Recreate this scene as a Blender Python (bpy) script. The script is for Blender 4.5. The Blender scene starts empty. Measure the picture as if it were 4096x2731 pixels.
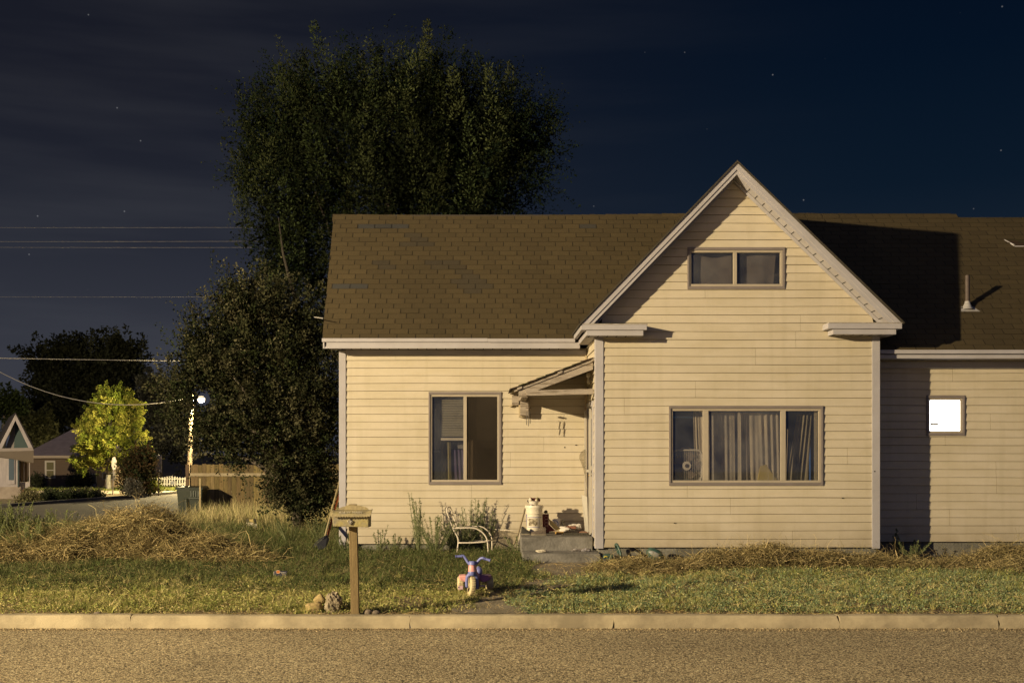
import bpy, math, random
import numpy as np
from mathutils import Vector, Matrix
random.seed(7); rng = np.random.default_rng(11)
SC = bpy.context.scene
COL = SC.collection
PI = math.pi
F = 2580.0; CX = 1120.0; CY = 1040.0; CZ = 1.92

def P(x, y, D):
    return ((x-CX)/F*D, D, CZ-(y-CY)/F*D)
def PXX(x, D): return (x-CX)/F*D
def PZ(y, D): return CZ-(y-CY)/F*D
def GD(y, z=0.0):
    return (CZ-z)*F/(y-CY)

# ------------------------------------------------------------------ materials
_m = {}
def mat(name, col, rough=0.7, col2=None, scale=5.0, amt=0.5, bump=0.0, bscale=60.0, attr=False, metal=0.0,
        stretch=None, spec=0.3, detail=6.0, lo=0.35, hi=0.65):
    if name in _m: return _m[name]
    m = bpy.data.materials.new(name); m.use_nodes = True; _m[name] = m
    nt = m.node_tree; N = nt.nodes; L = nt.links
    b = N['Principled BSDF']
    b.inputs['Roughness'].default_value = rough
    b.inputs['Metallic'].default_value = metal
    b.inputs['Specular IOR Level'].default_value = spec
    tc = N.new('ShaderNodeTexCoord'); src = tc.outputs['Object']
    if stretch:
        mp = N.new('ShaderNodeMapping'); mp.inputs['Scale'].default_value = stretch
        L.new(src, mp.inputs['Vector']); src = mp.outputs['Vector']
    out = None
    if col2 is not None:
        nz = N.new('ShaderNodeTexNoise'); nz.inputs['Scale'].default_value = scale; nz.inputs['Detail'].default_value = detail
        nz.inputs['Roughness'].default_value = 0.65
        L.new(src, nz.inputs['Vector'])
        mr = N.new('ShaderNodeMapRange'); mr.inputs['From Min'].default_value = lo; mr.inputs['From Max'].default_value = hi
        mr.inputs['To Max'].default_value = amt
        L.new(nz.outputs['Fac'], mr.inputs['Value'])
        mx = N.new('ShaderNodeMixRGB'); mx.inputs['Color1'].default_value = (*col, 1); mx.inputs['Color2'].default_value = (*col2, 1)
        L.new(mr.outputs['Result'], mx.inputs['Fac']); out = mx.outputs['Color']
    if attr:
        at = N.new('ShaderNodeAttribute'); at.attribute_name = 'Col'
        mu = N.new('ShaderNodeMixRGB'); mu.blend_type = 'MULTIPLY'; mu.inputs['Fac'].default_value = 1
        L.new(at.outputs['Color'], mu.inputs['Color1'])
        if out is not None: L.new(out, mu.inputs['Color2'])
        else: mu.inputs['Color2'].default_value = (*col, 1)
        out = mu.outputs['Color']
    if out is not None: L.new(out, b.inputs['Base Color'])
    else: b.inputs['Base Color'].default_value = (*col, 1)
    if bump > 0:
        n2 = N.new('ShaderNodeTexNoise'); n2.inputs['Scale'].default_value = bscale; n2.inputs['Detail'].default_value = 5
        L.new(src, n2.inputs['Vector'])
        bp = N.new('ShaderNodeBump'); bp.inputs['Strength'].default_value = bump; bp.inputs['Distance'].default_value = 0.02
        L.new(n2.outputs['Fac'], bp.inputs['Height']); L.new(bp.outputs['Normal'], b.inputs['Normal'])
    return m

def leafmat(name, tint=(1, 1, 1), trans=0.25):
    if name in _m: return _m[name]
    m = bpy.data.materials.new(name); m.use_nodes = True; _m[name] = m
    nt = m.node_tree; N = nt.nodes; L = nt.links
    for n in list(N): N.remove(n)
    o = N.new('ShaderNodeOutputMaterial'); at = N.new('ShaderNodeAttribute'); at.attribute_name = 'Col'
    mu = N.new('ShaderNodeMixRGB'); mu.blend_type = 'MULTIPLY'; mu.inputs['Fac'].default_value = 1; mu.inputs['Color2'].default_value = (*tint, 1)
    L.new(at.outputs['Color'], mu.inputs['Color1'])
    d = N.new('ShaderNodeBsdfDiffuse'); t = N.new('ShaderNodeBsdfTranslucent'); g = N.new('ShaderNodeBsdfGlossy')
    g.inputs['Roughness'].default_value = 0.45
    mx = N.new('ShaderNodeMixShader'); mx.inputs[0].default_value = trans
    m2 = N.new('ShaderNodeMixShader'); m2.inputs[0].default_value = 0.0
    L.new(mu.outputs[0], d.inputs['Color']); L.new(mu.outputs[0], t.inputs['Color'])
    L.new(d.outputs[0], mx.inputs[1]); L.new(t.outputs[0], mx.inputs[2])
    L.new(mx.outputs[0], m2.inputs[1]); L.new(g.outputs[0], m2.inputs[2]); L.new(m2.outputs[0], o.inputs[0])
    return m

def glassmat(name, tint=(0.9, 0.9, 0.9), haze=0.06, hazecol=(0.5, 0.5, 0.5), refl=0.08, hscale=3.0):
    if name in _m: return _m[name]
    m = bpy.data.materials.new(name); m.use_nodes = True; _m[name] = m
    nt = m.node_tree; N = nt.nodes; L = nt.links
    for n in list(N): N.remove(n)
    o = N.new('ShaderNodeOutputMaterial')
    t = N.new('ShaderNodeBsdfTransparent'); t.inputs['Color'].default_value = (*tint, 1)
    g = N.new('ShaderNodeBsdfGlossy'); g.inputs['Roughness'].default_value = 0.02
    d = N.new('ShaderNodeBsdfDiffuse'); d.inputs['Color'].default_value = (*hazecol, 1)
    m1 = N.new('ShaderNodeMixShader'); m1.inputs[0].default_value = refl
    m2 = N.new('ShaderNodeMixShader')
    nz = N.new('ShaderNodeTexNoise'); nz.inputs['Scale'].default_value = hscale; nz.inputs['Detail'].default_value = 6
    tc = N.new('ShaderNodeTexCoord'); L.new(tc.outputs['Object'], nz.inputs['Vector'])
    mr = N.new('ShaderNodeMapRange'); mr.inputs['From Min'].default_value = 0.3; mr.inputs['From Max'].default_value = 0.7
    mr.inputs['To Min'].default_value = haze*0.3; mr.inputs['To Max'].default_value = haze*1.6
    L.new(nz.outputs['Fac'], mr.inputs['Value']); L.new(mr.outputs['Result'], m2.inputs[0])
    L.new(t.outputs[0], m1.inputs[1]); L.new(g.outputs[0], m1.inputs[2])
    L.new(m1.outputs[0], m2.inputs[1]); L.new(d.outputs[0], m2.inputs[2]); L.new(m2.outputs[0], o.inputs[0])
    return m

def emat(name, col, s):
    m = bpy.data.materials.new(name); m.use_nodes = True
    b = m.node_tree.nodes['Principled BSDF']; b.inputs['Base Color'].default_value = (*col, 1)
    b.inputs['Emission Color'].default_value = (*col, 1); b.inputs['Emission Strength'].default_value = s
    return m

# ------------------------------------------------------------------ objects
def tag(o, label=None, cat=None, group=None, kind=None):
    if label: o['label'] = label
    if cat: o['category'] = cat
    if group: o['group'] = group
    if kind: o['kind'] = kind
    return o
def thing(name, loc, label, cat, group=None):
    o = bpy.data.objects.new(name, None); COL.objects.link(o); o.location = loc; o.empty_display_size = 0.1
    return tag(o, label, cat, group)
def wloc(o):
    v = Vector((0, 0, 0))
    while o is not None: v += o.location; o = o.parent
    return v
def _fin(o, m, parent):
    COL.objects.link(o)
    if m is not None: o.data.materials.append(m)
    if parent is not None: o.parent = parent
    return o

class MB:
    def __init__(s): s.v = []; s.f = []; s.c = []; s.col = None
    def _add(s, vs, fs, col=None):
        n = len(s.v); s.v += [tuple(p) for p in vs]
        for f in fs: s.f.append(tuple(i+n for i in f)); s.c.append(col)
        return s
    def box(s, x0, x1, y0, y1, z0, z1, col=None):
        v = [(x0,y0,z0),(x1,y0,z0),(x1,y1,z0),(x0,y1,z0),(x0,y0,z1),(x1,y0,z1),(x1,y1,z1),(x0,y1,z1)]
        return s._add(v, [(0,3,2,1),(4,5,6,7),(0,1,5,4),(1,2,6,5),(2,3,7,6),(3,0,4,7)], col)
    def hexa(s, p, col=None):   # 8 points: bottom 4, top 4 (same winding)
        return s._add(p, [(0,3,2,1),(4,5,6,7),(0,1,5,4),(1,2,6,5),(2,3,7,6),(3,0,4,7)], col)
    def quad(s, a, b, c, d, col=None): return s._add([a, b, c, d], [(0,1,2,3)], col)
    def prism(s, pts, off, col=None):   # polygon extruded by vector
        n = len(pts); o = Vector(off)
        v = [Vector(p) for p in pts] + [Vector(p)+o for p in pts]
        f = [tuple(range(n))[::-1], tuple(range(n, 2*n))] + [(i, (i+1) % n, n+(i+1) % n, n+i) for i in range(n)]
        return s._add(v, f, col)
    def beam(s, a, b, w, h, up=(0, 0, 1), col=None):  # box along a-b; w sideways, h along up
        a = Vector(a); b = Vector(b); d = (b-a).normalized(); u = Vector(up)
        sd = d.cross(u)
        if sd.length < 1e-4: sd = d.cross(Vector((1, 0, 0)))
        sd.normalize(); u = sd.cross(d).normalized()
        q = [sd*(-w/2)+u*(-h/2), sd*(w/2)+u*(-h/2), sd*(w/2)+u*(h/2), sd*(-w/2)+u*(h/2)]
        return s._add([a+k for k in q]+[b+k for k in q], [(0,3,2,1),(4,5,6,7),(0,1,5,4),(1,2,6,5),(2,3,7,6),(3,0,4,7)], col)
    def tube(s, pts, r, n=8, col=None, cap=True):
        pts = [Vector(p) for p in pts]
        rs = r if isinstance(r, (list, tuple)) else [r]*len(pts)
        base = len(s.v); prev = None
        for i, p in enumerate(pts):
            if i == 0: d = pts[1]-p
            elif i == len(pts)-1: d = p-pts[i-1]
            else: d = (pts[i+1]-pts[i-1])
            d.normalize()
            if prev is None:
                a = d.cross(Vector((0, 0, 1)))
                if a.length < 0.1: a = d.cross(Vector((1, 0, 0)))
                a.normalize()
            else:
                a = prev - d*prev.dot(d)
                a.normalize()
            prev = a; b = d.cross(a)
            for k in range(n):
                t = 2*PI*k/n
                s.v.append(tuple(p+(a*math.cos(t)+b*math.sin(t))*rs[i]))
        for i in range(len(pts)-1):
            for k in range(n):
                k2 = (k+1) % n
                s.f.append((base+i*n+k, base+i*n+k2, base+(i+1)*n+k2, base+(i+1)*n+k)); s.c.append(col)
        if cap:
            s.f.append(tuple(base+k for k in range(n))[::-1]); s.c.append(col)
            e = base+(len(pts)-1)*n
            s.f.append(tuple(e+k for k in range(n))); s.c.append(col)
        return s
    def lathe(s, prof, c=(0, 0, 0), n=24, axis=None, col=None, arc=None):
        # prof: list (r, h) along axis
        ax = Vector(axis or (0, 0, 1)).normalized(); a = ax.cross(Vector((0, 1, 0)))
        if a.length < 0.1: a = ax.cross(Vector((1, 0, 0)))
        a.normalize(); b = ax.cross(a); c = Vector(c); base = len(s.v)
        for r, h in prof:
            for k in range(n):
                t = 2*PI*k/n
                s.v.append(tuple(c+ax*h+(a*math.cos(t)+b*math.sin(t))*max(r, 1e-5)))
        for i in range(len(prof)-1):
            for k in range(n):
                k2 = (k+1) % n
                s.f.append((base+i*n+k, base+i*n+k2, base+(i+1)*n+k2, base+(i+1)*n+k)); s.c.append(col)
        return s
    def blob(s, c, r, n1=10, n2=14, jit=0.0, seed=0, col=None, sq=1.0):
        R = random.Random(seed); base = len(s.v); rx, ry, rz = r
        ph = [R.uniform(0, 6.28) for _ in range(9)]
        def nz(x, y, z):
            return 1+jit*(math.sin(3*x+ph[0])*math.sin(2.7*y+ph[1])+.6*math.sin(5.3*z+ph[2]+2*x)+.5*math.sin(7*y+ph[3]+4*z)*math.sin(6*x+ph[4])+.35*math.sin(13*x+ph[5])*math.sin(12*z+ph[6]))
        for i in range(n1+1):
            th = PI*i/n1
            for k in range(n2):
                t = 2*PI*k/n2
                x, y, z = math.sin(th)*math.cos(t), math.sin(th)*math.sin(t), math.cos(th)
                if sq != 1.0: x, y, z = [math.copysign(abs(q)**sq, q) for q in (x, y, z)]
                q = nz(x, y, z)+jit*.35*R.uniform(-1, 1)*(0 < i < n1)
                s.v.append((c[0]+rx*x*q, c[1]+ry*y*q, c[2]+rz*z*q))
        for i in range(n1):
            for k in range(n2):
                k2 = (k+1) % n2
                s.f.append((base+i*n2+k, base+(i+1)*n2+k, base+(i+1)*n2+k2, base+i*n2+k2)); s.c.append(col)
        return s
    def build(s, name, m, parent=None, smooth=False, bevel=0.0, label=None):
        me = bpy.data.meshes.new(name)
        off = wloc(parent) if parent is not None else Vector((0, 0, 0))
        org = Vector((0, 0, 0))
        if parent is None and s.v and getattr(s, 'recenter', True):
            a = np.array(s.v); org = Vector(((a[:,0].min()+a[:,0].max())/2, (a[:,1].min()+a[:,1].max())/2, a[:,2].min()))
            off = org
        me.from_pydata([(p[0]-off.x, p[1]-off.y, p[2]-off.z) for p in s.v], [], s.f)
        if any(c is not None for c in s.c):
            ca = me.color_attributes.new('Col', 'FLOAT_COLOR', 'CORNER')
            arr = []
            for f, c in zip(s.f, s.c):
                c = c or (1, 1, 1)
                arr += [c[0], c[1], c[2], 1.0]*len(f)
            ca.data.foreach_set('color', arr)
        if smooth:
            me.polygons.foreach_set('use_smooth', [True]*len(me.polygons))
        me.update()
        o = bpy.data.objects.new(name, me)
        if parent is None: o.location = org
        _fin(o, m, parent)
        if smooth == 'auto':
            md = o.modifiers.new('es', 'EDGE_SPLIT'); md.split_angle = math.radians(40)
        if bevel > 0:
            md = o.modifiers.new('bev', 'BEVEL'); md.width = bevel; md.segments = 2; md.limit_method = 'ANGLE'
        if label: o['label'] = label
        return o

def npmesh(name, V, Fq, Cv, m, parent=None, k=4):
    """V (n,3); Fq (m,k) ; Cv (n,3) vertex colours"""
    me = bpy.data.meshes.new(name)
    if parent is not None: org = wloc(parent)
    else: org = Vector(((V[:,0].min()+V[:,0].max())/2, (V[:,1].min()+V[:,1].max())/2, V[:,2].min()))
    V = V-np.array(org)
    nf = len(Fq)
    me.vertices.add(len(V)); me.vertices.foreach_set('co', V.astype(np.float32).ravel())
    me.loops.add(nf*k); me.loops.foreach_set('vertex_index', Fq.astype(np.int32).ravel())
    me.polygons.add(nf); me.polygons.foreach_set('loop_start', np.arange(0, nf*k, k, dtype=np.int32))
    try: me.polygons.foreach_set('loop_total', np.full(nf, k, dtype=np.int32))
    except Exception: pass
    me.update(calc_edges=True)
    ca = me.color_attributes.new('Col', 'FLOAT_COLOR', 'POINT')
    ca.data.foreach_set('color', np.concatenate([Cv, np.ones((len(Cv), 1))], 1).astype(np.float32).ravel())
    o = bpy.data.objects.new(name, me)
    if parent is None: o.location = org
    _fin(o, m, parent)
    return o

# ------------------------------------------------------------------ vegetation helpers
def unit(a): return a/np.maximum(np.linalg.norm(a, axis=-1, keepdims=True), 1e-9)
def leaves(P0, D, size, aspect=0.5, cols=None, droop=0.0):
    """one diamond leaf per point P0 with direction D"""
    n = len(P0); D = unit(D)
    r = rng.normal(size=(n, 3)); S = unit(np.cross(D, r))
    s = size if np.ndim(size) else np.full(n, size)
    s = s[:, None]
    a = P0; c = P0+D*s
    mid = P0+D*s*0.45
    nrm = np.cross(D, S)
    b = mid+S*s*aspect*0.5+nrm*s*.06; d = mid-S*s*aspect*0.5+nrm*s*.06
    V = np.stack([a, b, c, d], 1).reshape(-1, 3)
    Fq = np.arange(4*n).reshape(n, 4)
    C = np.repeat(cols, 4, axis=0)
    return V, Fq, C
def crown(ells, nspray, slen, nleaf, lsize, cols, up=0.4, out=0.7, aspect=0.5, shell=0.55, jit=0.45, clump=0, csize=0.5, spread=0.12, zs=1.0, keep=None):
    """sprays of leaves through a union of ellipsoids"""
    E = np.array(ells, float); vol = E[:, 3]*E[:, 4]*E[:, 5]
    w = vol**(2/3); idx = rng.choice(len(E), nspray, p=w/w.sum())
    if clump > 0:
        ci = rng.choice(len(E), clump, p=w/w.sum())
        cd = unit(rng.normal(size=(clump, 3))); cr = rng.uniform(shell, 1.0, clump)**0.6
        pick = rng.integers(0, clump, nspray)
        idx = ci[pick]
        e = E[idx]
        ctr = e[:, :3]+cd[pick]*e[:, 3:6]*cr[pick][:, None]
        p = ctr+rng.normal(size=(nspray, 3))*csize*0.5*np.array([1, 1, zs])
        dirn = unit(cd[pick]*out+rng.normal(size=(nspray, 3))*jit+np.array([0, 0, up])+unit(p-ctr)*0.5)
    else:
        e = E[idx]; cd = unit(rng.normal(size=(nspray, 3)))
        cr = rng.uniform(shell, 1.0, nspray)
        p = e[:, :3]+cd*e[:, 3:6]*cr[:, None]
        dirn = unit(cd*out+rng.normal(size=(nspray, 3))*jit+np.array([0, 0, up]))
    L = slen*rng.uniform(0.5, 1.25, nspray)
    t = np.tile(np.linspace(0.1, 1, nleaf), (nspray, 1))
    Pp = p[:, None, :]+dirn[:, None, :]*(t*L[:, None])[..., None]+rng.normal(size=(nspray, nleaf, 3))*spread*lsize
    Dd = dirn[:, None, :]*0.55+rng.normal(size=(nspray, nleaf, 3))*0.75
    c0 = np.array(cols); ci = rng.integers(0, len(c0), nspray)
    C = c0[ci]*rng.uniform(0.6, 1.3, (nspray, 1)); C = np.repeat(C, nleaf, axis=0)*rng.uniform(0.7, 1.3, (nspray*nleaf, 1))
    sz = lsize*rng.uniform(0.6, 1.3, nspray*nleaf)
    Pp = Pp.reshape(-1, 3); Dd = Dd.reshape(-1, 3)
    if keep is not None:
        k = keep(Pp); Pp, Dd, sz, C = Pp[k], Dd[k], sz[k], C[k]
    return leaves(Pp, Dd, sz, aspect, C)
def plumes(ells, n, plen, prad, nleaf, lsize, cols, up=.6, out=.6, shell=(.55, .95), aspect=.45, keep=None, droop=0.0, jit=.25, ax=None):
    E_ = np.array(ells, float); w = (E_[:, 3]*E_[:, 5]); idx = rng.choice(len(E_), n, p=w/w.sum()); e = E_[idx]
    cd = unit(rng.normal(size=(n, 3))); rr = rng.uniform(shell[0], shell[1], n)
    c = e[:, :3]+cd*e[:, 3:6]*rr[:, None]
    if ax is not None: c = ax
    A = unit(cd*out+np.array([0, 0, up])+rng.normal(size=(n, 3))*jit)
    L_ = plen*rng.uniform(.6, 1.3, n)
    t = rng.uniform(0, 1, (n, nleaf))**.85
    bend = np.array([0, 0, -1.0])*droop
    Rv = unit(np.cross(A[:, None, :], rng.normal(size=(n, nleaf, 3))))
    rad = prad*(1-.8*t)*np.sqrt(rng.uniform(0, 1, (n, nleaf)))
    p = c[:, None]-A[:, None]*(L_*.45)[:, None, None]+A[:, None]*(t*L_[:, None])[..., None]+Rv*rad[..., None]+bend*(t**2*L_[:, None])[..., None]
    d = A[:, None]*.7+Rv*.8+rng.normal(size=(n, nleaf, 3))*.35+bend*.5
    C = (np.array(cols)[rng.integers(0, len(cols), n)]*rng.uniform(.55, 1.35, (n, 1)))[:, None]*rng.uniform(.75, 1.25, (n, nleaf, 1))
    p = p.reshape(-1, 3); d = d.reshape(-1, 3); C = C.reshape(-1, 3); sz = lsize*rng.uniform(.6, 1.3, len(p))
    if keep is not None:
        k = keep(p); p, d, C, sz = p[k], d[k], C[k], sz[k]
    return leaves(p, d, sz, aspect, C)
def tufts(X, Y, hmin, hmax, w, nb, cols, lean=.9, rad=.02):
    m = len(X); q = np.repeat(np.arange(m), nb); az = rng.uniform(0, 2*PI, m*nb)
    hh = (rng.uniform(hmin, hmax, m)[q])*rng.uniform(.5, 1.1, m*nb); x = X[q]+np.cos(az)*rad*rng.uniform(0, 1.5, m*nb); y = Y[q]+np.sin(az)*rad*rng.uniform(0, 1.5, m*nb)
    base = np.stack([x, y, gz(X, Y)[q]-.01], 1); ld = np.stack([np.cos(az), np.sin(az), np.zeros(m*nb)], 1); ln = rng.uniform(.15, 1.1, m*nb)*lean
    sd = np.stack([-np.sin(az+.6), np.cos(az+.6), np.zeros(m*nb)], 1); rows = []
    C = (np.array(cols)[rng.integers(0, len(cols), m)]*rng.uniform(.55, 1.35, (m, 1)))[q]*rng.uniform(.7, 1.3, (m*nb, 1))
    W = w*rng.uniform(.6, 1.4, m*nb)
    for i in range(4):
        t = i/3; ctr = base+ld*(ln*hh*t**1.5)[:, None]+np.array([0, 0, 1])*(hh*t*(1-.35*ln*t))[:, None]; ww = (W*(1-.8*t))[:, None]
        rows += [ctr-sd*ww/2, ctr+sd*ww/2]
    V = np.stack(rows, 1).reshape(-1, 3); b = (np.arange(m*nb)*8)[:, None]
    Fq = np.concatenate([b+np.array([[2*i, 2*i+1, 2*i+3, 2*i+2]]) for i in range(3)], 0)
    return V, Fq, np.repeat(C, 8, axis=0)
def blades(X, Y, Z, h, w, lean, cols, seg=2, bend=0.5):
    """curved tapered blades"""
    n = len(X); az = rng.uniform(0, 2*PI, n); ld = np.stack([np.cos(az), np.sin(az), np.zeros(n)], 1)
    fa = rng.uniform(0, 2*PI, n); sd = np.stack([np.cos(fa), np.sin(fa), np.zeros(n)], 1)
    base = np.stack([X, Y, Z], 1); rows = []
    for i in range(seg+1):
        t = i/seg
        ctr = base+ld*(lean*h*(t**1.6))[:, None]+np.array([0, 0, 1])*(h*t*(1-bend*0.35*t*lean))[:, None]
        ww = (w*(1-0.85*t))[:, None]
        rows += [ctr-sd*ww/2, ctr+sd*ww/2]
    V = np.stack(rows, 1).reshape(-1, 3); k = 2*(seg+1)
    fs = []
    b = (np.arange(n)*k)[:, None]
    for i in range(seg):
        fs.append(b+np.array([[2*i, 2*i+1, 2*i+3, 2*i+2]]))
    Fq = np.concatenate(fs, 0)
    return V, Fq, np.repeat(cols, k, axis=0)
def strands(p0, d0, length, w, cols, seg=5, curl=0.6, grav=0.3):
    """ribbon strands wandering"""
    n = len(p0); p = p0.copy(); d = unit(d0); rows = []; side = unit(np.cross(d, rng.normal(size=(n, 3))))
    step = (length/seg)[:, None]
    for i in range(seg+1):
        ww = (w*(1-0.6*i/seg))[:, None]
        rows += [p-side*ww/2, p+side*ww/2]
        d = unit(d+rng.normal(size=(n, 3))*curl*0.4+np.array([0, 0, -grav])*i/seg)
        p = p+d*step
    V = np.stack(rows, 1).reshape(-1, 3); k = 2*(seg+1); b = (np.arange(n)*k)[:, None]
    Fq = np.concatenate([b+np.array([[2*i, 2*i+1, 2*i+3, 2*i+2]]) for i in range(seg)], 0)
    return V, Fq, np.repeat(cols, k, axis=0)
def merge(parts):
    Vs, Fs, Cs = [], [], []; o = 0
    for V, Fq, C in parts:
        Vs.append(V); Fs.append(Fq+o); Cs.append(C); o += len(V)
    return np.concatenate(Vs), np.concatenate(Fs), np.concatenate(Cs)
def noise2(x, y, s=1.0, ph=0.0):
    x = x*s; y = y*s
    return (np.sin(x*1.3+ph+np.sin(y*.9+ph)*1.5)*np.sin(y*1.1-ph+np.sin(x*.7)*1.3)+.5*np.sin(x*3.1+y*1.7+ph*2)*np.sin(y*2.9-x*1.2+ph)+.3*np.sin(x*7.3-y*3.1+ph)*np.sin(y*6.7+x*2.2))/1.6
def pick(cols, n, lo=0.75, hi=1.25):
    c = np.array(cols)[rng.integers(0, len(cols), n)]
    return c*rng.uniform(lo, hi, (n, 1))

KERB_Y0, KERB_Y1 = 12.28, 12.44
def gz(x, y):
    x = np.asarray(x, float); y = np.asarray(y, float)
    z = np.interp(y, [12.44, 13.0, 16.6, 24, 28, 29.3, 70, 400], [0.115, 0.14, 0.27, 0.24, 0.06, -0.03, -0.03, -0.03])
    z = z+0.018*noise2(x, y, 1.4, 2.0)*((y > 12.9) & (y < 27))
    return z
# ------------------------------------------------------------------ materials used
SIDE = mat('cream_siding', (0.505, 0.442, 0.335), 0.6, (0.41, 0.35, 0.235), 1.3, 0.6, 0.08, 60, stretch=(1, 1, 2.2), attr=True)
TRIM = mat('white_trim', (0.38, 0.36, 0.37), 0.5, (0.29, 0.27, 0.265), 2.5, 0.5)
CASING = mat('window_casing_paint', (0.20, 0.17, 0.155), 0.5, (0.14, 0.12, 0.105), 4, 0.5)
SASH = mat('almond_sash', (0.38, 0.325, 0.25), 0.45, (0.30, 0.26, 0.19), 5, 0.5)
FOUND = mat('foundation_concrete', (0.20, 0.19, 0.16), 0.9, (0.09, 0.085, 0.07), 2.6, 0.9, 0.5, 40)
STEPC = mat('step_concrete', (0.22, 0.205, 0.18), 0.9, (0.09, 0.083, 0.07), 3.2, 0.9, 0.5, 30)
SHING = mat('asphalt_shingle', (0.95, 0.95, 0.95), 0.9, (0.62, 0.6, 0.6), 90, 0.9, 0.35, 220, attr=True)
DARK = mat('dark_gap', (0.02, 0.018, 0.015), 0.9)
WOODW = mat('weathered_white_wood', (0.33, 0.28, 0.225), 0.8, (0.12, 0.09, 0.06), 9, 0.85, 0.5, 60, stretch=(0.25, 1, 3), lo=0.5, hi=0.62)
OLDWOOD = mat('weathered_wood', (0.20, 0.15, 0.09), 0.85, (0.09, 0.065, 0.035), 9, 0.8, 0.4, 50, stretch=(4, 4, 0.4))
BROWNW = mat('dark_board', (0.10, 0.085, 0.055), 0.9, (0.05, 0.04, 0.03), 10, 0.8)

def weather(m, splash=True):
    # drip streaks, and mud splashed along the base of the walls
    nt = m.node_tree; N = nt.nodes; L = nt.links; b = N['Principled BSDF']; src = b.inputs['Base Color'].links[0].from_socket
    tc = N.new('ShaderNodeTexCoord'); mp = N.new('ShaderNodeMapping'); mp.inputs['Scale'].default_value = (5, 5, .35); L.new(tc.outputs['Object'], mp.inputs[0])
    n = N.new('ShaderNodeTexNoise'); n.inputs['Scale'].default_value = 1.6; n.inputs['Detail'].default_value = 5; L.new(mp.outputs[0], n.inputs['Vector'])
    mr = N.new('ShaderNodeMapRange'); mr.inputs['From Min'].default_value = .5; mr.inputs['From Max'].default_value = .78; mr.inputs['To Max'].default_value = .20; L.new(n.outputs['Fac'], mr.inputs['Value'])
    mx = N.new('ShaderNodeMixRGB'); mx.inputs[2].default_value = (.27, .22, .12, 1); L.new(mr.outputs[0], mx.inputs[0]); L.new(src, mx.inputs[1]); out = mx.outputs[0]
    sp = N.new('ShaderNodeSeparateXYZ'); L.new(tc.outputs['Object'], sp.inputs[0])
    h = N.new('ShaderNodeMapRange'); h.inputs['From Min'].default_value = .75; h.inputs['From Max'].default_value = .15; L.new(sp.outputs['Z'], h.inputs['Value'])
    n2 = N.new('ShaderNodeTexNoise'); n2.inputs['Scale'].default_value = 3.2; n2.inputs['Detail'].default_value = 8; L.new(tc.outputs['Object'], n2.inputs['Vector'])
    mu = N.new('ShaderNodeMath'); mu.operation = 'MULTIPLY'; L.new(h.outputs[0], mu.inputs[0]); L.new(n2.outputs['Fac'], mu.inputs[1])
    m2 = N.new('ShaderNodeMixRGB'); m2.inputs[2].default_value = (.22, .17, .10, 1); L.new(mu.outputs[0], m2.inputs[0]); L.new(out, m2.inputs[1]); L.new(m2.outputs[0], b.inputs['Base Color'])
weather(SIDE)
house = thing('clapboard_house', (3.0, 18.5, 0.2), 'cream clapboard house with a steep white-trimmed front gable and brown shingle roofs', 'house')

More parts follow.
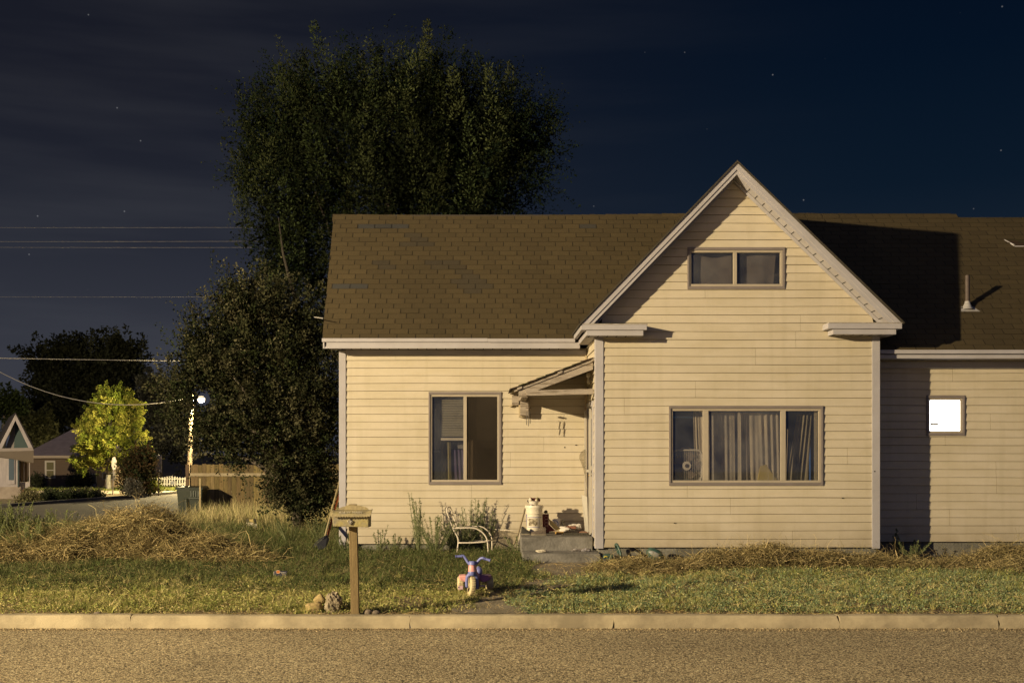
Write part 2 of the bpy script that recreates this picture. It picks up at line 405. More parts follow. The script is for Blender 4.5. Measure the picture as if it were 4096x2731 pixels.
def siding(O, u, n, zb, zt, xl, xr, openings, seed, exp=0.127, joints=True, name='siding_wall'):
    """lap siding as real boards. O (x,y), u/n 2D unit dirs; xl/xr functions of z; openings (u0,u1,z0,z1)"""
    mb = MB(); R = random.Random(seed)
    def pt(a, z, p):
        z = z+(.0032*math.sin(a*1.35+z*1.9+seed)+.0016*math.sin(a*3.3-z*5+seed) if zb+.1 < z < zt-.1 else 0)
        return (O[0]+u[0]*a+n[0]*p, O[1]+u[1]*a+n[1]*p, z)
    def seg(a0, b0, a1, b1, z0, p0, z1_, p1, c, ns=None):
        # quad from (a0..b0 at z0,p0) to (a1..b1 at z1_,p1), cut into short pieces that follow the wobble
        ns = max(1, int(abs(b0-a0)/.45))
        for k in range(ns):
            f, g_ = k/ns, (k+1)/ns
            mb.quad(pt(a0+(b0-a0)*f, z0, p0), pt(a0+(b0-a0)*g_, z0, p0), pt(a1+(b1-a1)*g_, z1_, p1), pt(a1+(b1-a1)*f, z1_, p1), c)
    i = 0; z = zb; jl = []
    while z < zt-0.004:
        z1 = min(z+exp, zt); b0 = z+R.uniform(-.0015, .0015) if i else z
        if i % 2 == 0:
            jl = []
            if joints:
                w = xr(z)-xl(z); k = max(0, int(w/4.6+R.random()*.9))
                jl = [xl(z)+w*R.uniform(.08, .92) for _ in range(k)]
        gv = (.0055 if z1 < zt else 0) if not (seed == 5 and abs(z1-1.24) < .064) else .011
        cuts = sorted({b0, z1-gv} | {q for o in openings for q in (o[2], o[3]) if b0+.002 < q < z1-gv-.002})
        tone = 1+R.uniform(-.025, .025)
        for a, b in zip(cuts[:-1], cuts[1:]):
            mid = (a+b)/2
            ivs = [(min(xl(a), xl(b)) if False else xl(mid), xr(mid))]
            for o in openings:
                if o[2]-1e-4 <= mid <= o[3]+1e-4:
                    nv = []
                    for s0, e0 in ivs:
                        if o[1] <= s0 or o[0] >= e0: nv.append((s0, e0)); continue
                        if o[0] > s0: nv.append((s0, o[0]))
                        if o[1] < e0: nv.append((o[1], e0))
                    ivs = nv
            for s0, e0 in ivs:
                js = [j for j in jl if s0+.05 < j < e0-.05]; xs = [s0]+js+[e0]; xs.sort()
                for q, (c0, c1) in enumerate(zip(xs[:-1], xs[1:])):
                    ex = 0.0022*(q % 2)
                    t0 = (a-z)/exp; t1 = (b-z)/exp
                    p0 = 0.016*(1-t0)+.001+ex; p1 = 0.016*(1-t1)+.001+ex
                    cl = (tone, tone, tone)
                    gl = 0.0015 if c0 != s0 else 0; gr = 0.0015 if c1 != e0 else 0
                    la, lb, ra, rb = c0+gl, c0+gl, c1-gr, c1-gr
                    if c0 == s0 and abs(xl(a)-s0) < .2 and xl(a) != xl(b): la, lb = xl(a), xl(b)
                    if c1 == e0 and abs(xr(a)-e0) < .2 and xr(a) != xr(b): ra, rb = xr(a), xr(b)
                    seg(la, ra, lb, rb, a, p0, b, p1, cl)
                    seg(la, ra, la, ra, a, -.004, a, p0, cl)
                    if c1 != e0: mb.quad(pt(ra, a, p0), pt(ra, a, -.004), pt(rb, b, -.004), pt(rb, b, p1), (.6, .55, .5))
                    if c0 != s0: mb.quad(pt(la, a, -.004), pt(la, a, p0), pt(lb, b, p1), pt(lb, b, -.004), (.6, .55, .5))
        z = z1; i += 1
    # sheathing behind, split around openings; coloured dark to deepen the shadow lines
    zs = sorted({zb, zt} | {q for o in openings for q in (o[2], o[3])} | set(np.linspace(zb, zt, 12)))
    for a, b in zip(zs[:-1], zs[1:]):
        mid = (a+b)/2; ivs = [(xl(mid), xr(mid))]
        for o in openings:
            if o[2] <= mid <= o[3]:
                nv = []
                for s0, e0 in ivs:
                    if o[1] <= s0 or o[0] >= e0: nv.append((s0, e0)); continue
                    if o[0] > s0: nv.append((s0, o[0]))
                    if o[1] < e0: nv.append((o[1], e0))
                ivs = nv
        for s0, e0 in ivs:
            la, lb = (xl(a), xl(b)) if abs(s0-xl(mid)) < 1e-6 else (s0, s0)
            ra, rb = (xr(a), xr(b)) if abs(e0-xr(mid)) < 1e-6 else (e0, e0)
            mb.quad(pt(la, a, -.006), pt(ra, a, -.006), pt(rb, b, -.006), pt(lb, b, -.006), (.30, .27, .22))
    return mb.build(name, SIDE, house)

YL, YB, YR = 18.7, 17.2, 17.8
# openings (disp px of inner casing edge)
def opn(x0, x1, y0, y1, D, cx=CX): return (PXX(x0, D), PXX(x1, D), PZ(y1, D), PZ(y0, D))
W_L = opn(986, 1150, 903, 1109, YL)
W_B = opn(1538, 1888, 935, 1111, YB)
W_A = opn(1580, 1800, 572, 661, YB)
W_R = opn(2128, 2213, 911, 997, YR)
XBL, XBR = PXX(1370, YB), PXX(2017, YB)          # bay sides
XWL = PXX(782, YL); XWR = XBL
zLb, zBb, zRb = PZ(1248, YL), PZ(1256, YB), PZ(1243, YR)
XR_END = 11.2
cb = 0.105
siding((0, YL), (1, 0), (0, -1), zLb, 3.66, lambda z: XWL+.09, lambda z: XBL, [W_L], 3)
zret = PZ(760, YB)
apx, apz = PXX(1693, 16.9), PZ(373, 16.9)
slL = (apz-PZ(745, 16.9))/(apx-PXX(1335, 16.9)); slR = (apz-PZ(742, 16.9))/(PXX(2072, 16.9)-apx)
inset = .19
def gxl(z):
    return max(XBL+.08, apx-(apz-inset-z)/slL)
def gxr(z):
    return min(XBR-.08, apx+(apz-inset-z)/slR)
siding((0, YB), (1, 0), (0, -1), zBb, apz-inset-.02, gxl, gxr, [W_B, W_A], 5)
siding((0, YR), (1, 0), (0, -1), zRb, 3.40, lambda z: XBR, lambda z: XR_END, [W_R], 8)
DOORY0, DOORY1 = 17.62, 18.48
PORCHZ = PZ(1220, YL)
siding((XBL, 0), (0, 1), (-1, 0), zBb, 3.70, lambda z: YB+.08, lambda z: YL-.01, [(DOORY0-.08, DOORY1+.08, PORCHZ, PORCHZ+2.12)], 12, joints=False)
siding((XBR, 0), (0, 1), (1, 0), zBb, 3.70, lambda z: YB+.08, lambda z: YR-.01, [], 14, joints=False)
siding((XWL, 0), (0, 1), (-1, 0), zLb, 3.66, lambda z: YL+.09, lambda z: YL+3.2, [], 15, joints=False)
# corner boards
def part(name, m, fn, bevel=0.0, parent=None, smooth=False, label=None):
    mb = MB(); fn(mb); return mb.build(name, m, parent or house, smooth, bevel, label)
part('corner_board', TRIM, lambda b: (b.box(XBL-.022, XBL+.105, YB-.024, YB, zBb-.02, 3.78), b.box(XBL-.024, XBL, YB, YB+.09, zBb-.02, 3.74)), .004)
part('corner_board', TRIM, lambda b: (b.box(XBR-.1, XBR+.022, YB-.024, YB, zBb-.02, 3.75), b.box(XBR, XBR+.024, YB, YB+.09, zBb-.02, 3.74)), .004)
part('corner_board', TRIM, lambda b: (b.box(XWL-.022, XWL+.092, YL-.024, YL, zLb-.02, 3.62), b.box(XWL-.024, XWL, YL, YL+.09, zLb-.02, 3.62)), .004)
part('corner_board', mat('cream_corner', (0.40, .32, .20), .5), lambda b: b.box(XBL-.05, XBL-.017, YL-.045, YL-.012, zLb, 3.6), .003)
# foundation
def fnd(b):
    b.box(XBL+.03, XBR-.02, YB+.03, YB+.25, 0.0, zBb-.005)
    b.box(XWL+.03, XBL+.03, YL+.03, YL+.25, 0.0, zLb-.005)
    b.box(XBR-.02, XR_END, YR+.03, YR+.25, 0.0, zRb-.005)
    b.box(XBL+.03, XBL+.25, YB+.25, YL+.03, 0.0, zBb-.005)
part('foundation', FOUND, fnd, .006)

# ---- roofs
def tabs(O, U, V, Nn, vmax, ulim, exp, col_fn, seed, w=0.3048, thick=0.006):
    mb = MB(); R = random.Random(seed); O = Vector(O); U = Vector(U); V = Vector(V); Nn = Vector(Nn)
    k = 0; v = -0.015
    while v < vmax:
        v1 = min(v+exp, vmax); off = (k*0.37 % 1.0)*w+R.uniform(-.01, .01)
        u0, u1 = ulim((v+v1)/2); x = u0-off
        while x < u1:
            a = max(x, u0); b = min(x+w, u1)
            if b-a > .01:
                g = 0.012 if b < u1-1e-6 else 0
                c = col_fn((a+b)/2, (v+v1)/2, R, O, U, V)
                lift = R.uniform(0, .002)+(.006 if R.random() < .05 else 0); dv = R.uniform(-.003, .003)
                p = [O+U*a+V*(v+dv)+Nn*(thick+lift), O+U*(b-g)+V*(v+dv)+Nn*(thick+lift), O+U*(b-g)+V*(v1+.01)+Nn*.0015, O+U*a+V*(v1+.01)+Nn*.0015]
                mb.quad(*p, c)
                mb.quad(O+U*a+V*(v+dv)-Nn*.002, O+U*(b-g)+V*(v+dv)-Nn*.002, p[1], p[0], tuple(q*.6 for q in c))
                mb.quad(p[0], p[3], p[3]-Nn*.004, p[0]-Nn*.008, tuple(q*.4 for q in c))
            x += w
        v = v1; k += 1
    u0, u1 = ulim(0); u2, u3 = ulim(vmax)
    mb.quad(O+U*u0-Nn*.002, O+U*u1-Nn*.002, O+U*u3+V*vmax-Nn*.002, O+U*u2+V*vmax-Nn*.002, (.02, .018, .014))
    return mb
base_c = (.075, .055, .024)
patches = [(818, 944, 514, 523, .75, 1), (778, 866, 656, 668, .7, 1), (905, 945, 531, 540, .72, .3), (925, 975, 540, 552, .68, .3), (935, 985, 552, 562, .66, .3),
           (985, 1040, 598, 609, .68, .3), (1010, 1060, 609, 620, .7, .2), (1030, 1080, 620, 634, .72, .2), (1050, 1100, 634, 650, .7, .3), (1070, 1120, 650, 674, .72, .3),
           (1315, 1372, 512, 522, .78, .8), (870, 905, 597, 606, .75, .3), (885, 925, 606, 622, .75, .3), (1100, 1160, 700, 713, .82, 0), (860, 900, 712, 724, .85, 0)]
def shcol(u, v, R, O, U, V):
    p = O+U*u+V*v; dx = CX+p.x/p.y*F; dy = CY-(p.z-CZ)/p.y*F
    c = list(base_c); q = R.uniform(.92, 1.08)*(1+.13*float(noise2(p.x*1.0, (p.z)*.5, 1.6, 2.))+.07*float(noise2(p.x*3, p.z*.6, 1.5, 5.)))
    c = [a*q for a in c]
    for x0, x1, y0, y1, f, g in patches:
        if x0 < dx < x1 and y0 < dy < y1:
            m = sum(c)/3; c = [a*(1-.7*g)+m*.7*g*(.95+.1*i) for i, a in enumerate(c)]; c = [a*(f+.6)/1.6 for a in c]
    return tuple(c)
# left wing roof
EY, EX0 = 18.35, PXX(740, 18.35); EZ = PZ(778, 18.35)
RYY = 20.3; RZ = PZ(492, RYY); RX0 = PXX(767, RYY)
Vd = Vector((0, RYY-EY, RZ-EZ)); VL = Vd.length; Vd.normalize(); Nd = Vector((1, 0, 0)).cross(Vd)
mb = tabs((0, EY, EZ), (1, 0, 0), Vd, Nd, VL-.06, lambda v: (EX0+(RX0-EX0)*v/VL, 4.3), VL/26.2, shcol, 21)
mb.build('roof', SHING, house)
part('roof', mat('roof_deck', (.05, .04, .03), .9), lambda b: (b.hexa([(EX0+.01, EY+.01, EZ-.03), (4.0, EY+.01, EZ-.03), (4.0, RYY, RZ-.04), (RX0+.01, RYY, RZ-.04), (EX0+.01, EY+.01, EZ-.006), (4.0, EY+.01, EZ-.006), (4.0, RYY, RZ-.014), (RX0+.01, RYY, RZ-.014)]),
     b.hexa([(RX0, RYY, RZ-.05), (4.0, RYY, RZ-.05), (4.0, RYY+2.2, EZ-.03), (EX0, RYY+2.2, EZ-.03), (RX0, RYY, RZ-.01), (4.0, RYY, RZ-.01), (4.0, RYY+2.2, EZ), (EX0, RYY+2.2, EZ)])))
# right wing roof
EYR = 17.38; EZR = PZ(803, EYR); RXE = PXX(2183, RYY); RXF = PXX(2216, RYY); RZ2 = PZ(506, RYY); RZR = PZ(490, RYY)
Vr = Vector((0, RYY-EYR, RZR-EZR)); VRL = Vr.length; Vr.normalize(); Nr = Vector((1, 0, 0)).cross(Vr)
mb = tabs((0, EYR, EZR), (1, 0, 0), Vr, Nr, VRL-.15, lambda v: (3.6, XR_END+.3), .1365, shcol, 22)
base_save = None
mb.build('roof', SHING, house)
def topstrip(b):
    pass
Or = Vector((0, EYR, EZR))
mb = tabs(tuple(Or+Vr*(VRL-.15)), (1, 0, 0), Vr, Nr, .13, lambda v: (3.6, RXE+(RXF-RXE)*max(0, 1-v/.13)*.6), .13, shcol, 23)
mb.build('roof', SHING, house)
part('roof', _m['roof_deck'], lambda b: (b.hexa([(3.6, EYR+.01, EZR-.03), (XR_END+.3, EYR+.01, EZR-.03), (XR_END+.3, RYY-.11, RZR-.14), (3.6, RYY-.11, RZR-.14), (3.6, EYR+.01, EZR-.006), (XR_END+.3, EYR+.01, EZR-.006), (XR_END+.3, RYY-.11, RZR-.115), (3.6, RYY-.11, RZR-.115)]),
     b.hexa([(4.0, RYY-.1, RZR-.14), (XR_END+.3, RYY-.1, RZR-.14), (XR_END+.3, RYY+3, EZR), (4.0, RYY+3, EZR), (4.0, RYY-.1, RZR-.11), (XR_END+.3, RYY-.1, RZR-.11), (XR_END+.3, RYY+3, EZR+.03), (4.0, RYY+3, EZR+.03)])))
# low-slope roof over the far right
def lowroof(u, v, R, O, U, V):
    return tuple(q*R.uniform(.75, 1.0)*.85 for q in base_c)
D2 = 19.5; z2b = PZ(563, D2); x2b = PXX(2331, D2)
V2 = Vector((0, RYY-D2, RZ2-z2b)); V2L = V2.length; V2.normalize(); N2 = Vector((1, 0, 0)).cross(V2)
xa = PXX(2218, RYY)
mb = tabs((0, D2, z2b), (1, 0, 0), V2, N2, V2L, lambda v: (x2b+(xa-x2b)*v/V2L, XR_END+.3), .1, lowroof, 24)
mb.build('roof', SHING, house)
part('drip_edge', TRIM, lambda b: (b.beam((PXX(2242, 20.15), 20.1, PZ(521, 20.1)), (x2b, D2, z2b-.012), .02, .035), b.box(x2b, XR_END, D2-.012, D2, z2b-.03, z2b-.006)))
# ridge caps
def caps(b):
    R = random.Random(4); x = RX0-.02
    while x < RXE:
        sag = -.02*math.sin((x-RX0)/(RXE-RX0)*PI*2.2)
        z = RZ+sag+R.uniform(-.003, .003)-.02; w = .14
        q = R.uniform(.8, 1.1); c = tuple(k*q for k in base_c)
        b.quad((x, RYY-.1, z-.115), (x+.15, RYY-.1, z-.12), (x+.15, RYY, z+.018), (x, RYY, z+.024), c)
        b.quad((x, RYY, z+.024), (x+.15, RYY, z+.018), (x+.15, RYY+.1, z-.1), (x, RYY+.1, z-.1), c)
        b.quad((x, RYY-.1, z-.115), (x, RYY, z+.024), (x, RYY, z+.01), (x, RYY-.1, z-.13), (.02, .015, .01))
        b.quad((x, RYY-.1, z-.115), (x+.15, RYY-.1, z-.12), (x+.15, RYY-.09, z-.14), (x, RYY-.09, z-.14), (.02, .015, .01))
        x += .145
    x = xa
    while x < XR_END+.3:
        q = R.uniform(.7, .95); c = tuple(k*q for k in base_c)
        b.quad((x, RYY-.1, RZ2-.05), (x+.15, RYY-.1, RZ2-.053), (x+.15, RYY, RZ2+.0), (x, RYY, RZ2+.004), c)
        b.quad((x, RYY-.1, RZ2-.05), (x+.15, RYY-.1, RZ2-.053), (x+.15, RYY-.09, RZ2-.08), (x, RYY-.09, RZ2-.08), (.02, .015, .01))
        x += .145
    b.quad((RXE, RYY-.1, RZ-.13), (RXF+.1, RYY-.1, RZ2-.06), (RXF+.05, RYY, RZ2), (RXE, RYY, RZ+.0), base_c)
part('ridge_cap', SHING, caps)
# bay roof slabs
BF = 16.9; bL = Vector((PXX(1335, BF), 0, PZ(745, BF))); bR = Vector((PXX(2072, BF), 0, PZ(742, BF)))
def bayroof(b):
    for e, s in ((bL, 1), (bR, -1)):
        t = .045
        b.hexa([(e.x-s*.02, BF-.02, e.z-.01), (apx, BF-.02, apz-.005), (apx, RYY+.2, apz-.005), (e.x-s*.02, 19.2, e.z-.01),
                (e.x-s*.035, BF-.02, e.z+.01), (apx, BF-.02, apz+.03), (apx, RYY+.2, apz+.03), (e.x-s*.035, 19.2, e.z+.01)])
part('roof', mat('gable_shingles', (.06, .05, .035), .9, (.035, .03, .02), 30, .8, .5, 120), bayroof)
# barge boards + vented soffit + frieze along the rake
def comb(b, o, d, ac, up, n, sp, w, h=.003):
    # toothed strip as one piece: spine along d, teeth along ac, thickness along up
    o = Vector(o); d = Vector(d).normalized(); L_ = Vector(ac).length; a = Vector(ac).normalized(); k = .004; pts = [o, ]
    pts = [o+a*(L_-k)]
    poly_ = [o+a*L_, o+d*(n*sp)+a*L_, o+d*(n*sp)+a*(L_-k)]
    for i in reversed(range(n)):
        poly_ += [o+d*(i*sp+w)+a*(L_-k), o+d*(i*sp+w), o+d*(i*sp), o+d*(i*sp)+a*(L_-k)]
    b.prism(poly_, Vector(up)*h)
def rake(s, e):
    d = Vector((apx-e.x, 0, apz-e.z)); L = d.length; d.normalize(); dn = Vector((-d.z, 0, d.x))*(-1 if s > 0 else 1)   # pointing down/inward
    if dn.z > 0: dn = -dn
    A = Vector((e.x, 0, e.z)); B = Vector((apx, 0, apz))
    def band(b, o0, o1, y0, y1, a0=0., a1=0.):
        # mitred at centre line x=apx, cut horizontally at bottom
        def low(o):   # intersection with z = e.z - .0
            q = A+dn*o; k = (e.z-.0-q.z)/d.z; return q+d*k
        def top(o):
            q = B+dn*o; k = (apx-q.x)/d.x; return q+d*k
        p = [low(o0), low(o1), top(o1), top(o0)]
        b.prism([(q.x, y0, q.z) for q in p], (0, y1-y0, 0))
    part('barge_board', TRIM, lambda b: (band(b, 0.0, .075, BF, BF+.02), band(b, .06, .125, BF+.014, BF+.03)), .002)
    def sof(b):
        band(b, .118, .126, BF+.03, YB-.0)
    part('soffit', TRIM, sof)
    def slots(b):
        n = int((L-.5)/.155)
        c = A+d*.25+dn*.1262
        comb(b, (c.x, BF+.07, c.z), d, (0, YB-.06-BF-.07, 0), dn, n, .155, .013)
    part('soffit_vent', DARK, slots)
    part('frieze_trim', TRIM, lambda b: band(b, .126, .165, YB-.045, YB-.02))
rake(1, bL); rake(-1, bR)
# eave returns: two tiers, closed soffit
def ret(x0, x1, s):
    z0 = bL.z if s > 0 else bR.z
    def f(b):
        b.box(x0, x1, BF, YB-.018, z0-.082, z0-.0)
        i0, i1 = (x0+.08, x1-.05) if s > 0 else (x0+.08, x1-.08)
        b.box(i0, i1, BF+.025, YB-.018, z0-.165, z0-.084)
    part('eave_return', TRIM, f, .003)
    part('eave_flashing', mat('old_flashing', (.42, .38, .33), .6, (.2, .17, .13), 14, .8), lambda b: b.box(x0+.01, x1+.01, BF-.008, YB-.02, z0+.001, z0+.012))
    def g(b):
        comb(b, (x0+.12, BF+.06, z0-.1652), (1, 0, 0), (0, YB-.1-BF, 0), (0, 0, -1), int((x1-x0-.16)/.14), .14, .014)
    part('soffit_vent', DARK, g)
ret(bL.x, PXX(1486, BF), 1); ret(PXX(1902, BF), bR.x, -1)
# bay left eave going back to the wing eave, right eave as well
part('eave_fascia', TRIM, lambda b: (b.box(bL.x, bL.x+.05, YB-.018, EY, bL.z-.082, bL.z), b.box(bL.x+.08, bL.x+.1, YB-.018, EY+.02, bL.z-.165, bL.z-.084)), .003)
part('soffit', TRIM, lambda b: b.box(bL.x+.1, XBL, YB-.01, EY+.02, bL.z-.165, bL.z-.15))
part('eave_fascia', TRIM, lambda b: (b.box(bR.x-.05, bR.x, YB-.018, EYR+.3, bR.z-.082, bR.z), b.box(bR.x-.1, bR.x-.08, YB-.018, EYR+.3, bR.z-.165, bR.z-.084), b.box(XBR, bR.x-.1, YB-.01, EYR+.3, bR.z-.165, bR.z-.15)), .003)
# wing eaves (gutter tier + fascia tier)
EX = PXX(740, EY)
part('eave_fascia', TRIM, lambda b: (b.box(EX, -.0, EY-.03, EY+.02, PZ(785.5, EY), PZ(777, EY)), b.box(0.002, bL.x+.02, EY-.034, EY+.02, PZ(786, EY), PZ(777.8, EY)),
     b.box(EX+.07, bL.x+.1, EY-.004, EY+.016, PZ(800, EY), PZ(786, EY))), .003)
def soff(b):
    b.box(EX+.09, bL.x+.1, EY+.016, YL-.018, PZ(799, EY), PZ(799, EY)+.012)
    b.box(XWL+.1, XBL-.03, YL-.05, YL-.018, 3.55, 3.628)
part('soffit', TRIM, soff)
def sv(b):
    comb(b, (EX+.3, EY+.03, PZ(799, EY)-.0003), (1, 0, 0), (0, YL-.1-EY, 0), (0, 0, -1), int((bL.x-EX-.35)/.155), .155, .014)
part('soffit_vent', DARK, sv)
part('rake_fascia', TRIM, lambda b: b.prism([(EX+.01, EY+.02, PZ(800, EY)), (RX0+.02, RYY, RZ-.14), (RX0+.02, RYY, RZ-.02), (EX+.01, EY+.02, EZ-.015)], (.025, 0, 0)), .002)
part('rake_soffit', TRIM, lambda b: b.prism([(EX+.036, EY+.02, PZ(800, EY)+.002), (RX0+.03, RYY, RZ-.135), (RX0+.03, RYY, RZ-.12), (EX+.036, EY+.02, PZ(800, EY)+.015)], (.22, 0, 0)))
# gable end wall of left wing (closes the attic)
part('gable_end', SIDE, lambda b: b.prism([(XWL, YL+.05, 3.6), (XWL, RYY+2, 3.6), (XWL, RYY+.05, RZ-.15)], (.02, 0, 0)))
part('back_wall', SIDE, lambda b: (b.box(XWL, XR_END, RYY+1.9, RYY+2.0, 0, 3.7), b.box(XR_END-.05, XR_END, YR+.05, RYY+1.9, 0, 3.4)))
part('eave_fascia', TRIM, lambda b: (b.box(XBR+.03, XR_END, EYR-.03, EYR+.02, PZ(812.5, EYR), PZ(803.5, EYR)), b.box(XBR+.03, XR_END, EYR-.004, EYR+.016, PZ(823, EYR), PZ(814.5, EYR))), .003)
part('soffit', TRIM, lambda b: (b.box(XBR+.03, XR_END, EYR+.016, YR-.018, PZ(822.5, EYR), PZ(822.5, EYR)+.012), b.box(XBR+.03, XR_END, YR-.05, YR-.018, 3.26, 3.36)))
# vent pipe
vp = P(2222, 704, 18.19)
zv = EZR+(18.19-EYR)*(RZR-EZR)/(RYY-EYR)
part('vent_pipe', mat('pipe_paint', (.10, .075, .06), .6, (.06, .045, .04), 20, .7), lambda b: b.lathe([(0, -.05), (.036, -.05), (.036, .52), (.03, .52), (.028, .4)], (vp[0], 18.19, zv), 20), smooth='auto')
part('vent_flashing', mat('lead_flashing', (.38, .36, .34), .5, (.2, .19, .18), 20, .6), lambda b: (b.lathe([(.1, -.03), (.075, .0), (.046, .07), (.04, .1)], (vp[0], 18.19, zv+.0), 20), b.quad((vp[0]-.14, 18.10, zv-.075), (vp[0]+.17, 18.10, zv-.075), (vp[0]+.1, 18.2, zv+.018), (vp[0]-.1, 18.2, zv+.018))), smooth='auto')

# ------------------------------------------------------------------ windows
def window(o, D, mull, name='window', cas=.05, prot=.03, sash=.035, label=None, depth=.09):
    u0, u1, z0, z1 = o
    w = MB()
    y0 = D-prot; y1 = D+.02
    e = .012
    w.box(u0-e, u1+e, y0, y1, z1-.02, z1+e+.012); w.box(u0-e, u1+e, y0, y1, z0-e-.012, z0+.02)
    w.box(u0-e, u0+.02, y0, y1, z0+.02, z1-.02); w.box(u1-.02, u1+e, y0, y1, z0+.02, z1-.02)
    W = w.build('window', CASING, house, bevel=.003, label=label)
    s = MB(); a = .021; t = a+sash; ys0, ys1 = D-.014, D+.03
    s.box(u0+a, u1-a, ys0, ys1, z1-t, z1-a); s.box(u0+a, u1-a, ys0, ys1, z0+a, z0+t)
    s.box(u0+a, u0+t-.008, ys0, ys1, z0+t, z1-t); s.box(u1-t, u1-a, ys0, ys1, z0+t, z1-t)
    for m, mw in mull: s.box(m-mw/2, m+mw/2, ys0-.004, ys1, z0+t, z1-t)
    s.build('sash', SASH, W, bevel=.003)
    return W
def pane(W, u0, u1, z0, z1, y, m, name='pane'):
    MB().box(u0, u1, y, y+.004, z0, z1).build(name, m, W)
def lining(W, u0, u1, z0, z1, D, dep, m):
    b = MB(); e = .25; y0 = D+.05; y1 = D+dep
    b.quad((u0-e, y1, z0-e), (u1+e, y1, z0-e), (u1+e, y1, z1+e), (u0-e, y1, z1+e))
    b.quad((u0-e, y0, z0-e), (u0-e, y1, z0-e), (u0-e, y1, z1+e), (u0-e, y0, z1+e))
    b.quad((u1+e, y0, z0-e), (u1+e, y1, z0-e), (u1+e, y1, z1+e), (u1+e, y0, z1+e))
    b.quad((u0-e, y0, z0-e), (u1+e, y0, z0-e), (u1+e, y1, z0-e), (u0-e, y1, z0-e))
    b.quad((u0-e, y0, z1+e), (u1+e, y0, z1+e), (u1+e, y1, z1+e), (u0-e, y1, z1+e))
    b.build('room_lining', m, W)
def curtain(W, x0t, x1t, x0b, x1b, zt, zb, y, folds, amp, m, seed, nz=14, sag=None, name='curtain'):
    R = random.Random(seed); n = folds*8; mb = MB(); ph = R.uniform(0, 6)
    for j in range(nz+1):
        t = j/nz
        for i in range(n+1):
            s = i/n
            a = x0t+(x1t-x0t)*s; c = x0b+(x1b-x0b)*s
            x = a+(c-a)*t; z = zt+(zb-zt)*t
            f = math.sin(s*folds*2*PI+ph+.5*math.sin(t*2+s*5))*amp*(.6+.4*math.sin(s*9+ph))+.4*amp*math.sin(s*folds*5.1+ph*2)
            zz = z
            if sag and j <= 2: zz = z-sag(s)*(1-t*nz/3.)
            mb.v.append((x, y+f, zz))
    for j in range(nz):
        for i in range(n):
            a = j*(n+1)+i; mb.f.append((a, a+1, a+n+2, a+n+1)); mb.c.append(None)
    return mb.build(name, m, W, smooth=True)
CURT = mat('curtain_cloth', (.34, .28, .20), .9, (.18, .16, .13), 3, .8, stretch=(2, 1, .6))
CLOTH = mat('drape_cloth', (.12, .098, .078), .9, (.075, .062, .05), 4, .8)
ROOMD = mat('room_dark', (.035, .028, .022), .9)
ROOMB = mat('room_blue', (.045, .13, .42), .9)
GL = glassmat('window_glass', haze=.03, refl=.05)
GLD = glassmat('dusty_glass', haze=.10, hazecol=(.34, .32, .3), refl=.06, hscale=2.5)
SCR = glassmat('insect_screen', tint=(.55, .52, .48), haze=.28, hazecol=(.085, .07, .055), refl=.0, hscale=.6)
# left wing window
ml = PXX(1068.5, YL)
W1 = window(W_L, YL, [(ml, .055)])
zt, zb = W_L[3]-.05, W_L[2]+.05
pane(W1, W_L[0]+.045, ml, zb-.01, zt+.01, YL+.012, GL); pane(W1, ml, W_L[1]-.05, zb-.01, zt+.01, YL+.012, GL)
pane(W1, ml+.026, W_L[1]-.056, zb, zt, YL-.003, SCR, 'insect_screen')
lining(W1, W_L[0], W_L[1], W_L[2], W_L[3], YL, 1.6, ROOMD)
BL = mat('blind_slat', (.17, .145, .09), .8)
def blind(b, x0, x1, ya, yb_):
    z = PZ(ya, YL)
    i = 0
    while z > PZ(yb_, YL):
        b.quad((x0, YL+.11, z), (x1, YL+.11, z-.004*math.sin(i)), (x1, YL+.13, z+.023), (x0, YL+.13, z+.023)); z -= .0285; i += 1
MBb = MB(); blind(MBb, PXX(1012, YL), PXX(1067, YL), 915, 1004); MBb.build('blind', BL, W1)
MBb = MB(); blind(MBb, PXX(1094, YL), PXX(1146, YL), 915, 1012); MBb.build('blind', BL, W1)
MB().box(PXX(1012, YL), PXX(1067, YL), YL+.1, YL+.13, PZ(1011, YL), PZ(1005, YL)).build('blind_rail', SASH, W1)
MB().box(PXX(990, YL), PXX(1010, YL), YL+.1, YL+.12, PZ(1030, YL), PZ(926, YL)).build('curtain', mat('brown_cloth', (.06, .05, .035), .9), W1)
curtain(W1, PXX(1010, YL), PXX(1034, YL), PXX(1012, YL), PXX(1036, YL), PZ(1013, YL), PZ(1107, YL), YL+.2, 2, .012, mat('ochre_cloth', (.17, .14, .06), .9), 4)
curtain(W1, PXX(1036, YL), PXX(1062, YL), PXX(1036, YL), PXX(1068, YL), PZ(1032, YL), PZ(1107, YL), YL+.25, 3, .02, mat('plum_cloth', (.055, .04, .075), .9), 5)
curtain(W1, PXX(1074, YL), PXX(1106, YL), PXX(1074, YL), PXX(1100, YL), PZ(1010, YL), PZ(1107, YL), YL+.17, 3, .02, mat('taupe_cloth', (.16, .13, .10), .9), 44)
MB().box(PXX(988, YL), PXX(1148, YL), YL+.3, YL+.33, PZ(1030, YL), PZ(1016, YL)).box(PXX(988, YL), PXX(1148, YL), YL+.3, YL+.32, PZ(1038, YL), PZ(1035, YL)).build('inner_shelf', mat('shelf_paint', (.13, .115, .10), .8), W1)
